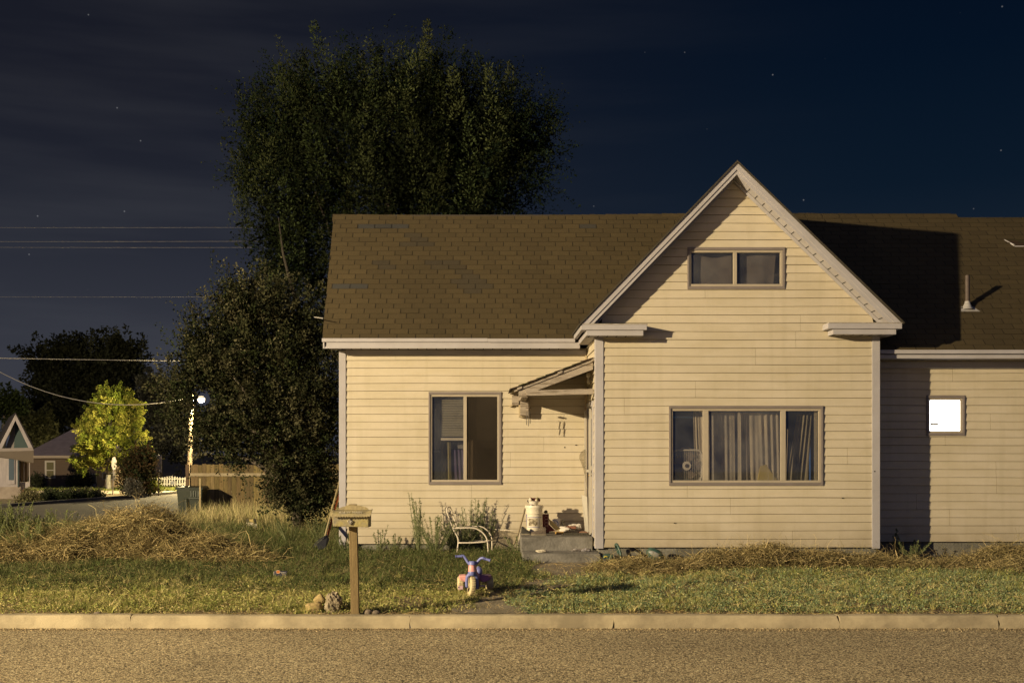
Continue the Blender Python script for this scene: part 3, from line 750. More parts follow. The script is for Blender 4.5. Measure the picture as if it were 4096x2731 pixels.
# bay window
m1, m2 = PXX(1620.5, YB), PXX(1798.5, YB)
W2 = window(W_B, YB, [(m1, .085), (m2, .075)])
zt, zb = W_B[3]-.05, W_B[2]+.05
pane(W2, W_B[0]+.045, m1, zb-.01, zt+.01, YB+.012, GL); pane(W2, m1, m2, zb-.01, zt+.01, YB+.014, GLD); pane(W2, m2, W_B[1]-.05, zb-.01, zt+.01, YB+.012, glassmat('dim_glass', tint=(.8, .8, .78), haze=.03, refl=.05))
lining(W2, W_B[0], W_B[1], W_B[2], W_B[3], YB, 2.0, ROOMB)
curtain(W2, PXX(1598, YB), PXX(1618, YB), PXX(1602, YB), PXX(1626, YB), PZ(940, YB), PZ(1106, YB), YB+.22, 3, .02, CURT, 6)
curtain(W2, PXX(1628, YB), PXX(1692, YB), PXX(1630, YB), PXX(1694, YB), PZ(946, YB), PZ(1108, YB), YB+.16, 5, .018, mat('curtain_grey', (.24, .205, .16), .9, (.14, .12, .10), 3, .8, stretch=(2, 1, .6)), 7)
curtain(W2, PXX(1700, YB), PXX(1795, YB), PXX(1702, YB), PXX(1800, YB), PZ(947, YB), PZ(1108, YB), YB+.16, 8, .03, CURT, 8, sag=lambda s: .05*max(0, s-.4))
curtain(W2, PXX(1838, YB), PXX(1874, YB), PXX(1812, YB), PXX(1862, YB), PZ(950, YB), PZ(1108, YB), YB+.18, 5, .032, CURT, 9)
curtain(W2, PXX(1803, YB), PXX(1816, YB), PXX(1803, YB), PXX(1812, YB), PZ(985, YB), PZ(1108, YB), YB+.15, 2, .02, CURT, 10)
part('window_post', SASH, lambda b: b.box(PXX(1694.5, YB+.08), PXX(1699, YB+.08), YB+.06, YB+.08, zb, PZ(946, YB)), parent=W2)
part('window_post', SASH, lambda b: b.box(PXX(1873, YB), PXX(1880, YB), YB+.06, YB+.08, zb, zt), parent=W2)
part('curtain_rod', mat('rod_blue', (.15, .45, .95), .4), lambda b: b.tube([(PXX(1540, YB+.3), YB+.35, PZ(957, YB+.3)), (PXX(1600, YB+.3), YB+.32, PZ(957.5, YB+.3))], .016, 8), parent=W2)
# attic window
ma = PXX(1688, YB)
W3 = window(W_A, YB, [(ma, .055)])
zt, zb = W_A[3]-.05, W_A[2]+.05
pane(W3, W_A[0]+.045, ma, zb-.01, zt+.01, YB+.012, GL); pane(W3, ma, W_A[1]-.05, zb-.01, zt+.01, YB+.012, GL)
lining(W3, W_A[0], W_A[1], W_A[2], W_A[3], YB, .8, ROOMD)
curtain(W3, PXX(1594, YB), PXX(1684, YB), PXX(1593, YB), PXX(1684, YB), PZ(582, YB), PZ(657, YB), YB+.1, 1, .008, CLOTH, 12, sag=lambda s: .06*(1-abs(2*s-1.1)))
curtain(W3, PXX(1704, YB), PXX(1786, YB), PXX(1706, YB), PXX(1780, YB), PZ(580, YB), PZ(657, YB), YB+.1, 1, .014, CLOTH, 13, sag=lambda s: .05*(1-s))
# lit window
W4 = window(W_R, YR, [], label='small square window shining bright white')
zt, zb = W_R[3]-.045, W_R[2]+.045
pane(W4, W_R[0]+.045, W_R[1]-.05, zb-.01, zt+.01, YR+.01, emat('lit_pane', (.93, .97, 1.0), 5))
part('bottle', mat('sill_item', (.35, .36, .36), .5), lambda b: b.box(W_R[0]+.06, W_R[0]+.19, YR+.0, YR+.008, zb+.10, zb+.135), parent=W4)

for xx_, yy_, D_h in ((1297, 1027, YL), (1323, 1021.5, YL), (1935, 1143, YB), (1549, 1200, YB), (2008, 1082, YB)):
    part('siding_hole', DARK, lambda b: b.box(PXX(xx_, D_h)-.012, PXX(xx_, D_h)+.012, D_h-.027 if xx_ == 2008 else D_h-.019, D_h-.012, PZ(yy_, D_h)-.008, PZ(yy_, D_h)+.008), .003)
# ------------------------------------------------------------------ door on bay side
D_ = part('door', mat('door_paint', (.42, .37, .28), .6, (.25, .2, .14), 4, .6), lambda b: b.box(XBL-.005, XBL+.03, DOORY0, DOORY1, PORCHZ+.02, PORCHZ+2.04), .004)
part('door_frame', TRIM, lambda b: (b.box(XBL-.035, XBL+.02, DOORY0-.08, DOORY0-.001, PORCHZ, PORCHZ+2.12), b.box(XBL-.035, XBL+.02, DOORY1+.001, DOORY1+.08, PORCHZ, PORCHZ+2.12), b.box(XBL-.035, XBL+.02, DOORY0-.001, DOORY1+.001, PORCHZ+2.041, PORCHZ+2.12)), .003, parent=D_)
part('door_glass', glassmat('door_glass', tint=(.5, .5, .5), haze=.2, refl=.1), lambda b: b.box(XBL-.008, XBL-.0055, DOORY0+.15, DOORY1-.15, PORCHZ+1.1, PORCHZ+1.85), parent=D_)
part('handle', mat('brass', (.3, .2, .08), .4, metal=.8), lambda b: (b.lathe([(.0, -.03), (.02, -.028), (.024, -.01), (.012, 0), (.012, .05)], (XBL-.05, DOORY0+.08, PORCHZ+.95), 12, axis=(1, 0, 0))), smooth=True, parent=D_)
# screen door hanging panel + torn plastic sheet
part('screen_door', mat('aluminium_frame', (.45, .42, .36), .5, metal=.3), lambda b: (b.box(XBL-.075, XBL-.05, DOORY0-.04, DOORY0-.005, PORCHZ+.03, PORCHZ+2.0), b.box(XBL-.075, XBL-.05, DOORY1-.03, DOORY1+.005, PORCHZ+.03, PORCHZ+2.0), b.box(XBL-.075, XBL-.05, DOORY0-.005, DOORY1-.03, PORCHZ+1.0, PORCHZ+1.04),
     b.quad((XBL-.13, YL-.35, PORCHZ+.62), (XBL-.055, YL-.5, PORCHZ+.60), (XBL-.04, YL-.55, PORCHZ+.02), (XBL-.075, YL-.4, PORCHZ+.04)), b.quad((XBL-.135, YL-.35, PORCHZ+.62), (XBL-.08, YL-.4, PORCHZ+.04), (XBL-.075, YL-.4, PORCHZ+.04), (XBL-.13, YL-.35, PORCHZ+.62))))
def plastic(b):
    R = random.Random(5); n, k = 7, 9; base = len(b.v)
    for j in range(k+1):
        for i in range(n+1):
            t = j/k; s = i/n
            w = .14*math.sin(PI*min(1, .15+t*.95))*(.7+.3*math.sin(7*t))
            b.v.append((XBL-.06-s*w, YL-.3-.25*s+R.uniform(-.03, .03), PORCHZ+1.36-t*.62+s*.05*math.sin(5*t)+R.uniform(-.012, .012)))
    for j in range(k):
        for i in range(n):
            a = base+j*(n+1)+i; b.f.append((a, a+1, a+n+2, a+n+1)); b.c.append(None)
part('plastic_sheet', glassmat('torn_plastic', tint=(.8, .78, .72), haze=.35, hazecol=(.6, .56, .48), refl=.1, hscale=12), plastic, smooth=True, label='torn clear plastic hanging beside the door')

# ------------------------------------------------------------------ porch roof
PY0 = 17.42
def PP(x, y, D=PY0): return P(x, y, D)
hx = XBL-.03; hz = PZ(822, PY0); lx = PXX(1178, PY0); lz = PZ(893, PY0)
dzx = (hz-lz)/(hx-lx)
def proof(b):
    R = random.Random(9)
    # deck
    b.hexa([(lx, PY0, lz-.022), (hx, PY0, hz-.022), (hx, YL-.03, hz-.022), (lx, YL-.03, lz-.022), (lx, PY0, lz), (hx, PY0, hz), (hx, YL-.03, hz), (lx, YL-.03, lz)], (.32, .26, .17))
    n = 9
    for i in range(n):     # shingle courses climbing up
        a = lx-.05+(hx-lx)*i/n; e = lx-.05+(hx-lx)*(i+1.15)/n; za = lz+(a-lx)*dzx; ze = lz+(e-lx)*dzx; j = R.uniform(-.012, .006)
        if i == n-1: e = hx; ze = hz
        b.hexa([(a, PY0-.035+j, za+.012), (e, PY0-.035+j, ze+.003), (e, YL-.03, ze+.003), (a, YL-.03, za+.012), (a, PY0-.035+j, za+.024), (e, PY0-.035+j, ze+.010), (e, YL-.03, ze+.010), (a, YL-.03, za+.024)], tuple(R.uniform(.7, 1.1)*q for q in (.13, .11, .065)))
pr = part('porch_roof', mat('porch_roofing', (.9, .9, .9), .9, (.5, .48, .45), 14, .8, .4, 60, attr=True), proof)
def rafter(b, y, off=.045, x0=lx+.04, hh=.12, w=.04):
    # plumb-cut rafter below the deck
    za = lz+(x0-lx)*dzx-off-.0; zb_ = hz-off
    b.prism([(x0, y, za-hh*.9), (hx, y, zb_-hh), (hx, y, zb_), (x0, y, za)], (0, w, 0))
part('rafter', WOODW, lambda b: rafter(b, PY0+.015, .05, lx+.09, .125), .003, parent=pr)
part('rafter', WOODW, lambda b: rafter(b, YL-.075, .05, lx+.09, .11), .003, parent=pr)
part('rafter', WOODW, lambda b: rafter(b, PY0+.65, .026, lx+.2, .09), .003, parent=pr)
part('fascia_strip', WOODW, lambda b: b.prism([(lx+.02, PY0-.004, lz-.055+.02*dzx), (hx, PY0-.004, hz-.055), (hx, PY0-.004, hz-.024), (lx+.02, PY0-.004, lz-.024)], (0, .018, 0)), parent=pr)
def cleats(b):
    for x in (1192, 1285, 1362):
        X = PXX(x, PY0); z = lz+(X-lx)*dzx
        b.prism([(X-.03, PY0-.022, z-.045-.03*dzx), (X+.045, PY0-.022, z-.045+.045*dzx), (X+.045, PY0-.022, z-.008+.045*dzx), (X-.03, PY0-.022, z-.008-.03*dzx)], (0, .017, 0))
for _x in (1192, 1285, 1362):
    X = PXX(_x, PY0); z = lz+(X-lx)*dzx
    MB().prism([(X-.03, PY0-.022, z-.045-.03*dzx), (X+.045, PY0-.022, z-.045+.045*dzx), (X+.045, PY0-.022, z-.008+.045*dzx), (X-.03, PY0-.022, z-.008-.03*dzx)], (0, .017, 0)).build('cleat', WOODW, pr)
part('tie_beam', WOODW, lambda b: b.hexa([(PXX(1208, PY0), PY0-.045, PZ(909, PY0)), (hx, PY0-.045, PZ(905.5, PY0)), (hx, PY0+.01, PZ(905.5, PY0)), (PXX(1208, PY0), PY0+.01, PZ(909, PY0)),
     (PXX(1208, PY0), PY0-.045, PZ(897, PY0)), (hx, PY0-.045, PZ(892.5, PY0)), (hx, PY0+.01, PZ(892.5, PY0)), (PXX(1208, PY0), PY0+.01, PZ(897, PY0))]), .004, parent=pr)
part('side_beam', WOODW, lambda b: b.box(PXX(1198, PY0), PXX(1212, PY0), PY0+.012, YL-.02, PZ(913, PY0), PZ(899, PY0)), .003, parent=pr)
part('support_bracket', WOODW, lambda b: (b.box(PXX(1195, 18.5), PXX(1214, 18.5), 18.52, YL-.014, PZ(954, 18.5), PZ(918, 18.5)), b.box(PXX(1176, 18.6), PXX(1196, 18.6), 18.6, YL-.014, PZ(930, 18.6), PZ(908, 18.6))), .003, parent=pr)
part('bracket_trim', mat('almond_trim', (.38, .31, .20), .5), lambda b: (b.box(PXX(1192, 18.5), PXX(1195, 18.5), 18.6, YL-.01, PZ(957, 18.5), PZ(918, 18.5)), b.box(PXX(1214, 18.5), PXX(1218, 18.5), 18.6, YL-.01, PZ(957, 18.5), PZ(918, 18.5)), b.box(PXX(1195, 18.5), PXX(1214, 18.5), 18.6, YL-.01, PZ(957, 18.5), PZ(954.3, 18.5)),
     b.prism([(PXX(1172, 18.6), 18.64, PZ(934, 18.6)), (PXX(1192, 18.6), 18.64, PZ(924, 18.6)), (PXX(1192, 18.6), 18.64, PZ(920, 18.6)), (PXX(1172, 18.6), 18.64, PZ(930, 18.6))], (0, .05, 0))), parent=pr)
bx_, bz_ = PXX(1352, 17.9), PZ(862, 17.9)
part('porch_bulb', mat('bulb_glass', (.62, .56, .44), .25), lambda b: (b.lathe([(0, -.105), (.022, -.098), (.034, -.075), (.034, -.055), (.018, -.025), (.016, 0)], (bx_, 17.9, bz_-.03), 16), b.lathe([(.0, -.03), (.036, -.03), (.04, .0), (.04, .03), (.02, .04), (.0, .04)], (bx_, 17.9, bz_), 16)), smooth=True, parent=pr)
part('bulb_cord', mat('red_cord', (.12, .03, .02), .7), lambda b: b.tube([(bx_, 17.9, bz_+.04), (bx_+.005, 17.9, bz_+.12)], .008, 6), parent=pr)
# steps
st = part('porch_steps', STEPC, lambda b: (b.hexa([(.525, 17.47, .2), (XBL-.03, 17.47, .2), (XBL-.03, YL-.03, .2), (.525, YL-.03, .2), (.515, 17.47, PORCHZ-.004), (XBL-.03, 17.47, PORCHZ), (XBL-.03, YL-.03, PORCHZ), (.53, YL-.03, PORCHZ)]),
     b.hexa([(.53, 16.84, .15), (1.70, 16.86, .15), (1.70, 17.46, .15), (.53, 17.46, .15), (.525, 16.84, .405), (1.695, 16.87, .412), (1.695, 17.46, .412), (.525, 17.46, .405)])), .014, label='pair of stained grey concrete steps')
# ------------------------------------------------------------------ ground, road, kerb
def grid(name, xs, ys, zf, m, kind='structure'):
    X, Y = np.meshgrid(xs, ys); Z = zf(X, Y); V = np.stack([X, Y, Z], -1).reshape(-1, 3)
    n = len(xs); j, i = np.meshgrid(np.arange(len(ys)-1), np.arange(n-1), indexing='ij'); a = (j*n+i).ravel()
    Fq = np.stack([a, a+1, a+n+1, a+n], 1)
    o = npmesh(name, V, Fq, np.ones((len(V), 3)), m); tag(o, kind=kind); return o
SOIL = mat('soil', (.105, .08, .045), .95, (.17, .13, .07), 2.2, .9, .6, 35)
xs = np.concatenate([[-400, -150, -60], np.arange(-30, 14, .16), [20, 60, 150, 400]])
ys = np.concatenate([[12.43, 12.6], np.arange(12.8, 30, .16), [31, 34, 40, 60, 100, 250, 900]])
g = grid('ground', xs, ys, lambda X, Y: gz(X, Y), SOIL); g['label'] = 'dry soil of the front yard'
g2 = MB().quad((-400, -80, -.02), (400, -80, -.02), (400, 12.43, -.02), (-400, 12.43, -.02)).build('ground', SOIL); tag(g2, 'soil beneath the road', kind='structure')

def roadmat():
    m = bpy.data.materials.new('chip_seal'); m.use_nodes = True
    nt = m.node_tree; N = nt.nodes; L = nt.links; b = N['Principled BSDF']; b.inputs['Roughness'].default_value = .85; b.inputs['Specular IOR Level'].default_value = .25
    tc = N.new('ShaderNodeTexCoord')
    vo = N.new('ShaderNodeTexVoronoi'); vo.inputs['Scale'].default_value = 70; L.new(tc.outputs['Object'], vo.inputs['Vector'])
    v2 = N.new('ShaderNodeTexVoronoi'); v2.feature = 'DISTANCE_TO_EDGE'; v2.inputs['Scale'].default_value = 70; L.new(tc.outputs['Object'], v2.inputs['Vector'])
    cr = N.new('ShaderNodeValToRGB'); e = cr.color_ramp.elements
    e[0].position = 0; e[0].color = (.06, .045, .03, 1); e[1].position = 1; e[1].color = (1.0, .85, .52, 1)
    x = cr.color_ramp.elements.new(.35); x.color = (.42, .325, .18, 1)
    x = cr.color_ramp.elements.new(.6); x.color = (.72, .56, .31, 1)
    sp = N.new('ShaderNodeSeparateColor'); L.new(vo.outputs['Color'], sp.inputs[0]); L.new(sp.outputs[0], cr.inputs[0])
    nz = N.new('ShaderNodeTexNoise'); nz.inputs['Scale'].default_value = 48; nz.inputs['Detail'].default_value = 3; L.new(tc.outputs['Object'], nz.inputs['Vector'])
    gap = N.new('ShaderNodeMapRange'); gap.inputs['From Min'].default_value = .02; gap.inputs['From Max'].default_value = .12; gap.inputs['To Min'].default_value = .22; L.new(v2.outputs['Distance'], gap.inputs['Value'])
    m1 = N.new('ShaderNodeMixRGB'); m1.blend_type = 'MULTIPLY'; m1.inputs[0].default_value = 1; L.new(cr.outputs[0], m1.inputs[1]); L.new(gap.outputs[0], m1.inputs[2])
    n3 = N.new('ShaderNodeMapRange'); n3.inputs['From Min'].default_value = .35; n3.inputs['From Max'].default_value = .65; n3.inputs['To Min'].default_value = .45; n3.inputs['To Max'].default_value = 1.25; L.new(nz.outputs['Fac'], n3.inputs['Value'])
    m2 = N.new('ShaderNodeMixRGB'); m2.blend_type = 'MULTIPLY'; m2.inputs[0].default_value = 1; L.new(m1.outputs[0], m2.inputs[1]); L.new(n3.outputs[0], m2.inputs[2])
    n4 = N.new('ShaderNodeTexNoise'); n4.inputs['Scale'].default_value = .7; n4.inputs['Detail'].default_value = 4; L.new(tc.outputs['Object'], n4.inputs['Vector'])
    n5 = N.new('ShaderNodeMapRange'); n5.inputs['From Min'].default_value = .3; n5.inputs['From Max'].default_value = .7; n5.inputs['To Min'].default_value = .85; n5.inputs['To Max'].default_value = 1.12; L.new(n4.outputs['Fac'], n5.inputs['Value'])
    m3 = N.new('ShaderNodeMixRGB'); m3.blend_type = 'MULTIPLY'; m3.inputs[0].default_value = 1; L.new(m2.outputs[0], m3.inputs[1]); L.new(n5.outputs[0], m3.inputs[2])
    L.new(m3.outputs[0], b.inputs['Base Color'])
    ad = N.new('ShaderNodeMath'); ad.operation = 'ADD'; L.new(v2.outputs['Distance'], ad.inputs[0]); L.new(nz.outputs['Fac'], ad.inputs[1])
    bp = N.new('ShaderNodeBump'); bp.inputs['Strength'].default_value = .7; bp.inputs['Distance'].default_value = .012; L.new(ad.outputs[0], bp.inputs['Height']); L.new(bp.outputs[0], b.inputs['Normal'])
    return m
tag(MB().quad((-400, -60, 0), (400, -60, 0), (400, 12.285, 0), (-400, 12.285, 0)).build('road', roadmat()), 'coarse chip-sealed road in the foreground', kind='structure')
# kerb with open joints
def kerbs():
    mb = MB(); R = random.Random(2)
    js = [-12]+[PXX(x, KERB_Y0) for x in (-560, -130, 297, 940, 1410, 1927, 2293, 2700)]+[12]
    for k, (a, c) in enumerate(zip(js[:-1], js[1:])):
        if k == 0: a = -60
        if k == len(js)-2: c = 60
        g = .006; n = 14; dz = R.uniform(-.006, .006)
        xs_ = [a+g+(c-a-2*g)*i/n for i in range(n+1)]
        prof = [(KERB_Y0, -.01), (KERB_Y0+.004, .05), (KERB_Y0+.018, .118), (KERB_Y0+.035, .136), (KERB_Y0+.06, .142), (KERB_Y1, .140), (KERB_Y1, -.01)]
        base = len(mb.v)
        for i, x in enumerate(xs_):
            jx = R.uniform(.008, .016) if i in (0, n) else 0
            for q, (y, z) in enumerate(prof):
                w = .004*math.sin(x*1.1)+R.uniform(-.003, .003)
                mb.v.append((x+jx*R.uniform(-1, 1.5), y+w*(q < 5), z+(dz+w)*(q in (2, 3, 4, 5))))
        m_ = len(prof)
        for i in range(n):
            for q in range(m_-1):
                mb.f.append((base+i*m_+q, base+(i+1)*m_+q, base+(i+1)*m_+q+1, base+i*m_+q+1)); mb.c.append(None)
        mb.f.append(tuple(base+q for q in range(m_))); mb.c.append(None); mb.f.append(tuple(base+n*m_+q for q in range(m_))[::-1]); mb.c.append(None)
    return mb
KM = mat('kerb_concrete', (.44, .365, .23), .9, (.23, .19, .12), 1.7, .9, .35, 110, lo=.40, hi=.62)
tag(kerbs().build('kerb', KM, smooth=False), 'pale concrete kerb with open joints', kind='structure')
KSTAIN = None
# side street and cross street
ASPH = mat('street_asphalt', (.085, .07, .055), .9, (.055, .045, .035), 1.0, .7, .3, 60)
def poly(name, pts, z, m, label):
    mb = MB(); mb._add([(x, y, z) for x, y in pts], [tuple(range(len(pts)))]); return tag(mb.build(name, m), label, kind='structure')
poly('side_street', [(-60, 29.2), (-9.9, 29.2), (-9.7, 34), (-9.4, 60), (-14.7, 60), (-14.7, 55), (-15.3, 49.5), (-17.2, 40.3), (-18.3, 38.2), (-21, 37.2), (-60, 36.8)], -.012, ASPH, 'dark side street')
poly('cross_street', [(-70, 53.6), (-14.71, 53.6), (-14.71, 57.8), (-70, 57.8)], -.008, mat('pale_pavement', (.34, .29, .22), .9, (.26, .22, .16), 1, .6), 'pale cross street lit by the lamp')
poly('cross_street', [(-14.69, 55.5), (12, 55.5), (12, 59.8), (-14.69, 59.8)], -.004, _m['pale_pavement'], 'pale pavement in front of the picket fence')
kb = MB()
cl = [(-60, 36.9), (-21, 37.3), (-18.3, 38.3), (-17.2, 40.4), (-15.3, 49.5), (-14.7, 55)]
for a, c in zip(cl[:-1], cl[1:]): kb.beam((a[0], a[1], .03), (c[0], c[1], .03), .16, .14)
tag(kb.build('kerb', mat('far_kerb', (.2, .185, .17), .9, (.13, .12, .1), 1, .8)), 'grey kerb round the far corner', kind='structure')
# walkway
wk = MB()
pts = [(16.84, .55, 1.72), (16.2, .5, 1.7), (15.4, .35, 1.55), (14.6, .05, 1.15), (13.8, -.35, .55), (13.1, -.42, .42), (12.5, -.4, .45)]
for (y0, a0, c0), (y1, a1, c1) in zip(pts[:-1], pts[1:]):
    wk.quad((a1, y1, float(gz(a1, y1))+.02), (c1, y1, float(gz(c1, y1))+.02), (c0, y0, float(gz(c0, y0))+.02), (a0, y0, float(gz(a0, y0))+.02))
tag(wk.build('path', mat('worn_path', (.25, .215, .15), .95, (.14, .11, .07), 2.5, .9, .6, 30)), 'worn concrete and dirt path', kind='structure')

def pathmask(X, Y):
    c = np.interp(Y, [12.5, 13.1, 13.8, 14.6, 15.4, 16.2, 16.84], [.02, 0, .1, .6, .95, 1.1, 1.13]); w = np.interp(Y, [12.5, 13.2, 14.0, 15.2, 15.8, 16.8], [.24, .16, .03, .04, .4, .5])
    return np.abs(X-c)-w+.16*noise2(X, Y, 2.6, 7.)+.10*noise2(X, Y, 7., 4.)
# ------------------------------------------------------------------ grass
GR = leafmat('grass_blades', trans=.25)
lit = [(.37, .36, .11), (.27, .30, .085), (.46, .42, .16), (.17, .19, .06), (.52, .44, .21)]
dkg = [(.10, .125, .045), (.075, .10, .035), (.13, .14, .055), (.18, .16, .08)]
blg = [(.27, .35, .19), (.22, .29, .15), (.18, .24, .12), (.37, .39, .18), (.47, .44, .23), (.13, .17, .09)]
straw = [(.50, .37, .16), (.40, .29, .13), (.32, .23, .10), (.58, .45, .23)]
def scatter(n, x0, x1, y0, y1, dens):
    X = rng.uniform(x0, x1, n); Y = rng.uniform(y0, y1, n); k = rng.uniform(0, 1, n) < dens(X, Y); return X[k], Y[k]
parts = []
def patch(n, x0, x1, y0, y1, dens, h0, h1, w, cols, lean=.5, leafy=False, zoff=0):
    X, Y = scatter(n, x0, x1, y0, y1, dens); m = len(X)
    if m == 0: return
    Z = gz(X, Y)-.01+zoff; nn = noise2(X, Y, 3.0, 1.0)
    tuft = noise2(X, Y, 9.0, 4.0); h = rng.uniform(h0, h1, m)*(1+.30*nn+.55*tuft)
    C = pick(cols, m, .6, 1.35)*(1+.18*noise2(X, Y, 1.2, 5.)+.22*tuft)[:, None]
    parts.append(blades(X, Y, Z, h, rng.uniform(.6, 1.3, m)*w, rng.uniform(.1, 1.0, m)*lean*2, C))
    if leafy:
        q = rng.integers(0, m, int(m*1.6))
        Pp = np.stack([X[q], Y[q], Z[q]], 1)+np.stack([rng.normal(0, .015, len(q)), rng.normal(0, .015, len(q)), h[q]*rng.uniform(.15, 1, len(q))], 1)
        dd = rng.normal(size=(len(q), 3)); dd[:, 2] = np.abs(dd[:, 2])*.5
        parts.append(leaves(Pp, dd, rng.uniform(.012, .03, len(q)), .6, pick(cols, len(q))))
front = lambda X, Y: (pathmask(X, Y) > 0)*np.clip((Y-12.5-.12*noise2(X, X*0, 4., 1.))*3.0, 0.02, 1)*np.clip(.85+1.1*noise2(X, Y, 1.9, 3.)+.5*noise2(X, Y, 6., 1.), .08, 1)
patch(60000, -6.8, .0, 12.5, 14.6, front, .02, .07, .006, lit, leafy=True)
patch(60000, .2, 7.2, 12.5, 15.3, front, .02, .07, .006, lit+blg, leafy=True)
patch(26000, 2.2, 9.5, 12.9, 16.4, lambda X, Y: front(X, Y)*np.clip((X-1.5)/3, 0, 1), .02, .06, .007, blg, leafy=True)
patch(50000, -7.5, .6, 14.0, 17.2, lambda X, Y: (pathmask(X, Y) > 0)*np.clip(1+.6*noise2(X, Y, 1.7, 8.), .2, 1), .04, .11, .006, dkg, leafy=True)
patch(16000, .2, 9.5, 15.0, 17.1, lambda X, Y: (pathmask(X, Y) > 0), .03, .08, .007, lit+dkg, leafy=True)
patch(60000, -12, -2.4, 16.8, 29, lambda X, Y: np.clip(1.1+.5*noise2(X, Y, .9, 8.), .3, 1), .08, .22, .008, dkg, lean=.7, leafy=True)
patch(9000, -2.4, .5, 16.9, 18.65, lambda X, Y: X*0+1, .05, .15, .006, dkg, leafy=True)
def tf(n, x0, x1, y0, y1, dens, *a, **k):
    X, Y = scatter(n, x0, x1, y0, y1, dens); parts.append(tufts(X, Y, *a, **k))
clm = lambda X, Y: front(X, Y)*np.clip(.35+1.3*noise2(X, Y, 2.1, 6.), .04, 1)
tf(4200, -6.8, .2, 12.55, 15.4, clm, .06, .15, .006, 22, lit)
tf(5200, .3, 9.4, 12.55, 15.8, clm, .06, .14, .006, 22, lit+blg)
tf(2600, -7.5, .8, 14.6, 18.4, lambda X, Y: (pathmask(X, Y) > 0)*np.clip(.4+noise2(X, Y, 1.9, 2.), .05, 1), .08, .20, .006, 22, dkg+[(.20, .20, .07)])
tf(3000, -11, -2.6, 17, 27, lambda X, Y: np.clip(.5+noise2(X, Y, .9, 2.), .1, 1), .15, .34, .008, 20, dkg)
tf(700, -.7, 1.9, 12.6, 16.2, lambda X, Y: (pathmask(X, Y) > -.25)*.5, .02, .07, .006, 14, lit+dkg)
g1 = npmesh('grass', *merge(parts), GR); tag(g1, 'weedy green grass covering the yard', kind='stuff')
parts = []
kern = lambda X, Y: np.clip(1-(Y-12.45)*2.8, .05, 1)
patch(9000, -7, 9, 12.46, 13.1, kern, .01, .035, .006, straw, lean=1.6)
patch(6500, -6.5, 8.5, 12.6, 16.5, lambda X, Y: X*0+1, .03, .13, .0045, straw, lean=.8)
patch(7000, -.6, 2.4, 12.6, 15.8, lambda X, Y: (pathmask(X, Y) > -.2), .01, .05, .005, straw, lean=1.8)
# pale dry grass by the plank fence
patch(16000, -7.6, -2.4, 26.5, 33.9, lambda X, Y: X*0+1, .25, .55, .016, [(.50, .42, .20), (.42, .36, .17), (.56, .47, .25), (.30, .30, .12)], lean=.35)
patch(2500, -9.6, -7.5, 27, 33.8, lambda X, Y: X*0+1, .06, .2, .012, [(.50, .42, .20), (.42, .36, .17)], lean=.5)
patch(5000, -8.5, -3.5, 22, 28, lambda X, Y: np.clip(noise2(X, Y, .8, 2)+.4, 0, 1), .12, .35, .010, [(.40, .34, .16), (.28, .26, .12)], lean=.5)
X = rng.uniform(-7, 9, 5200); Y = 12.46+rng.exponential(.12, 5200); k = Y < 13.2; X = X[k]; Y = Y[k]; n = len(X)
dd = np.stack([rng.normal(size=n), rng.normal(size=n), rng.normal(size=n)*.08], 1)
parts.append(strands(np.stack([X, Y, gz(X, Y)+.008], 1), dd, rng.uniform(.03, .13, n), np.full(n, .0035), pick(straw, n), seg=3, curl=.4, grav=.05))
X, Y = scatter(6000, -6.5, 8, 12.6, 16.6, lambda X, Y: np.clip(.5+noise2(X, Y, 1.1, 9.), .05, 1)); n = len(X)
dd = np.stack([rng.normal(size=n), rng.normal(size=n), rng.normal(size=n)*.2], 1)
parts.append(strands(np.stack([X, Y, gz(X, Y)+rng.uniform(.02, .08, n)], 1), dd, rng.uniform(.05, .22, n), np.full(n, .0035), pick(straw, n), seg=4, curl=.5, grav=.1))
tag(npmesh('dry_grass', *merge(parts), GR), 'straw and bleached grass along the kerb and by the plank fence', kind='stuff')
# grit where road meets kerb
X = rng.uniform(-6.5, 7.5, 16000); Y = 12.28-rng.exponential(.06, 16000); n = len(X)
gp = [leaves(np.stack([X, Y, np.full(n, .002)], 1), np.stack([rng.normal(size=n), rng.normal(size=n), rng.uniform(0, 1, n)], 1), rng.uniform(.006, .014, n), .9, pick([(.55, .43, .25), (.14, .11, .07), (.65, .52, .3), (.10, .08, .05)], n))]
X = rng.uniform(-6.5, 7.5, 2500); Y = rng.uniform(12.44, 12.75, 2500); n = len(X)
gp.append(leaves(np.stack([X, Y, gz(X, Y)+.003], 1), np.stack([rng.normal(size=n), rng.normal(size=n), rng.uniform(0, 1, n)], 1), rng.uniform(.008, .02, n), .9, pick([(.4, .33, .22), (.22, .18, .12)], n)))
tag(npmesh('gravel', *merge(gp), GR), 'loose grit gathered along the kerb', kind='stuff')

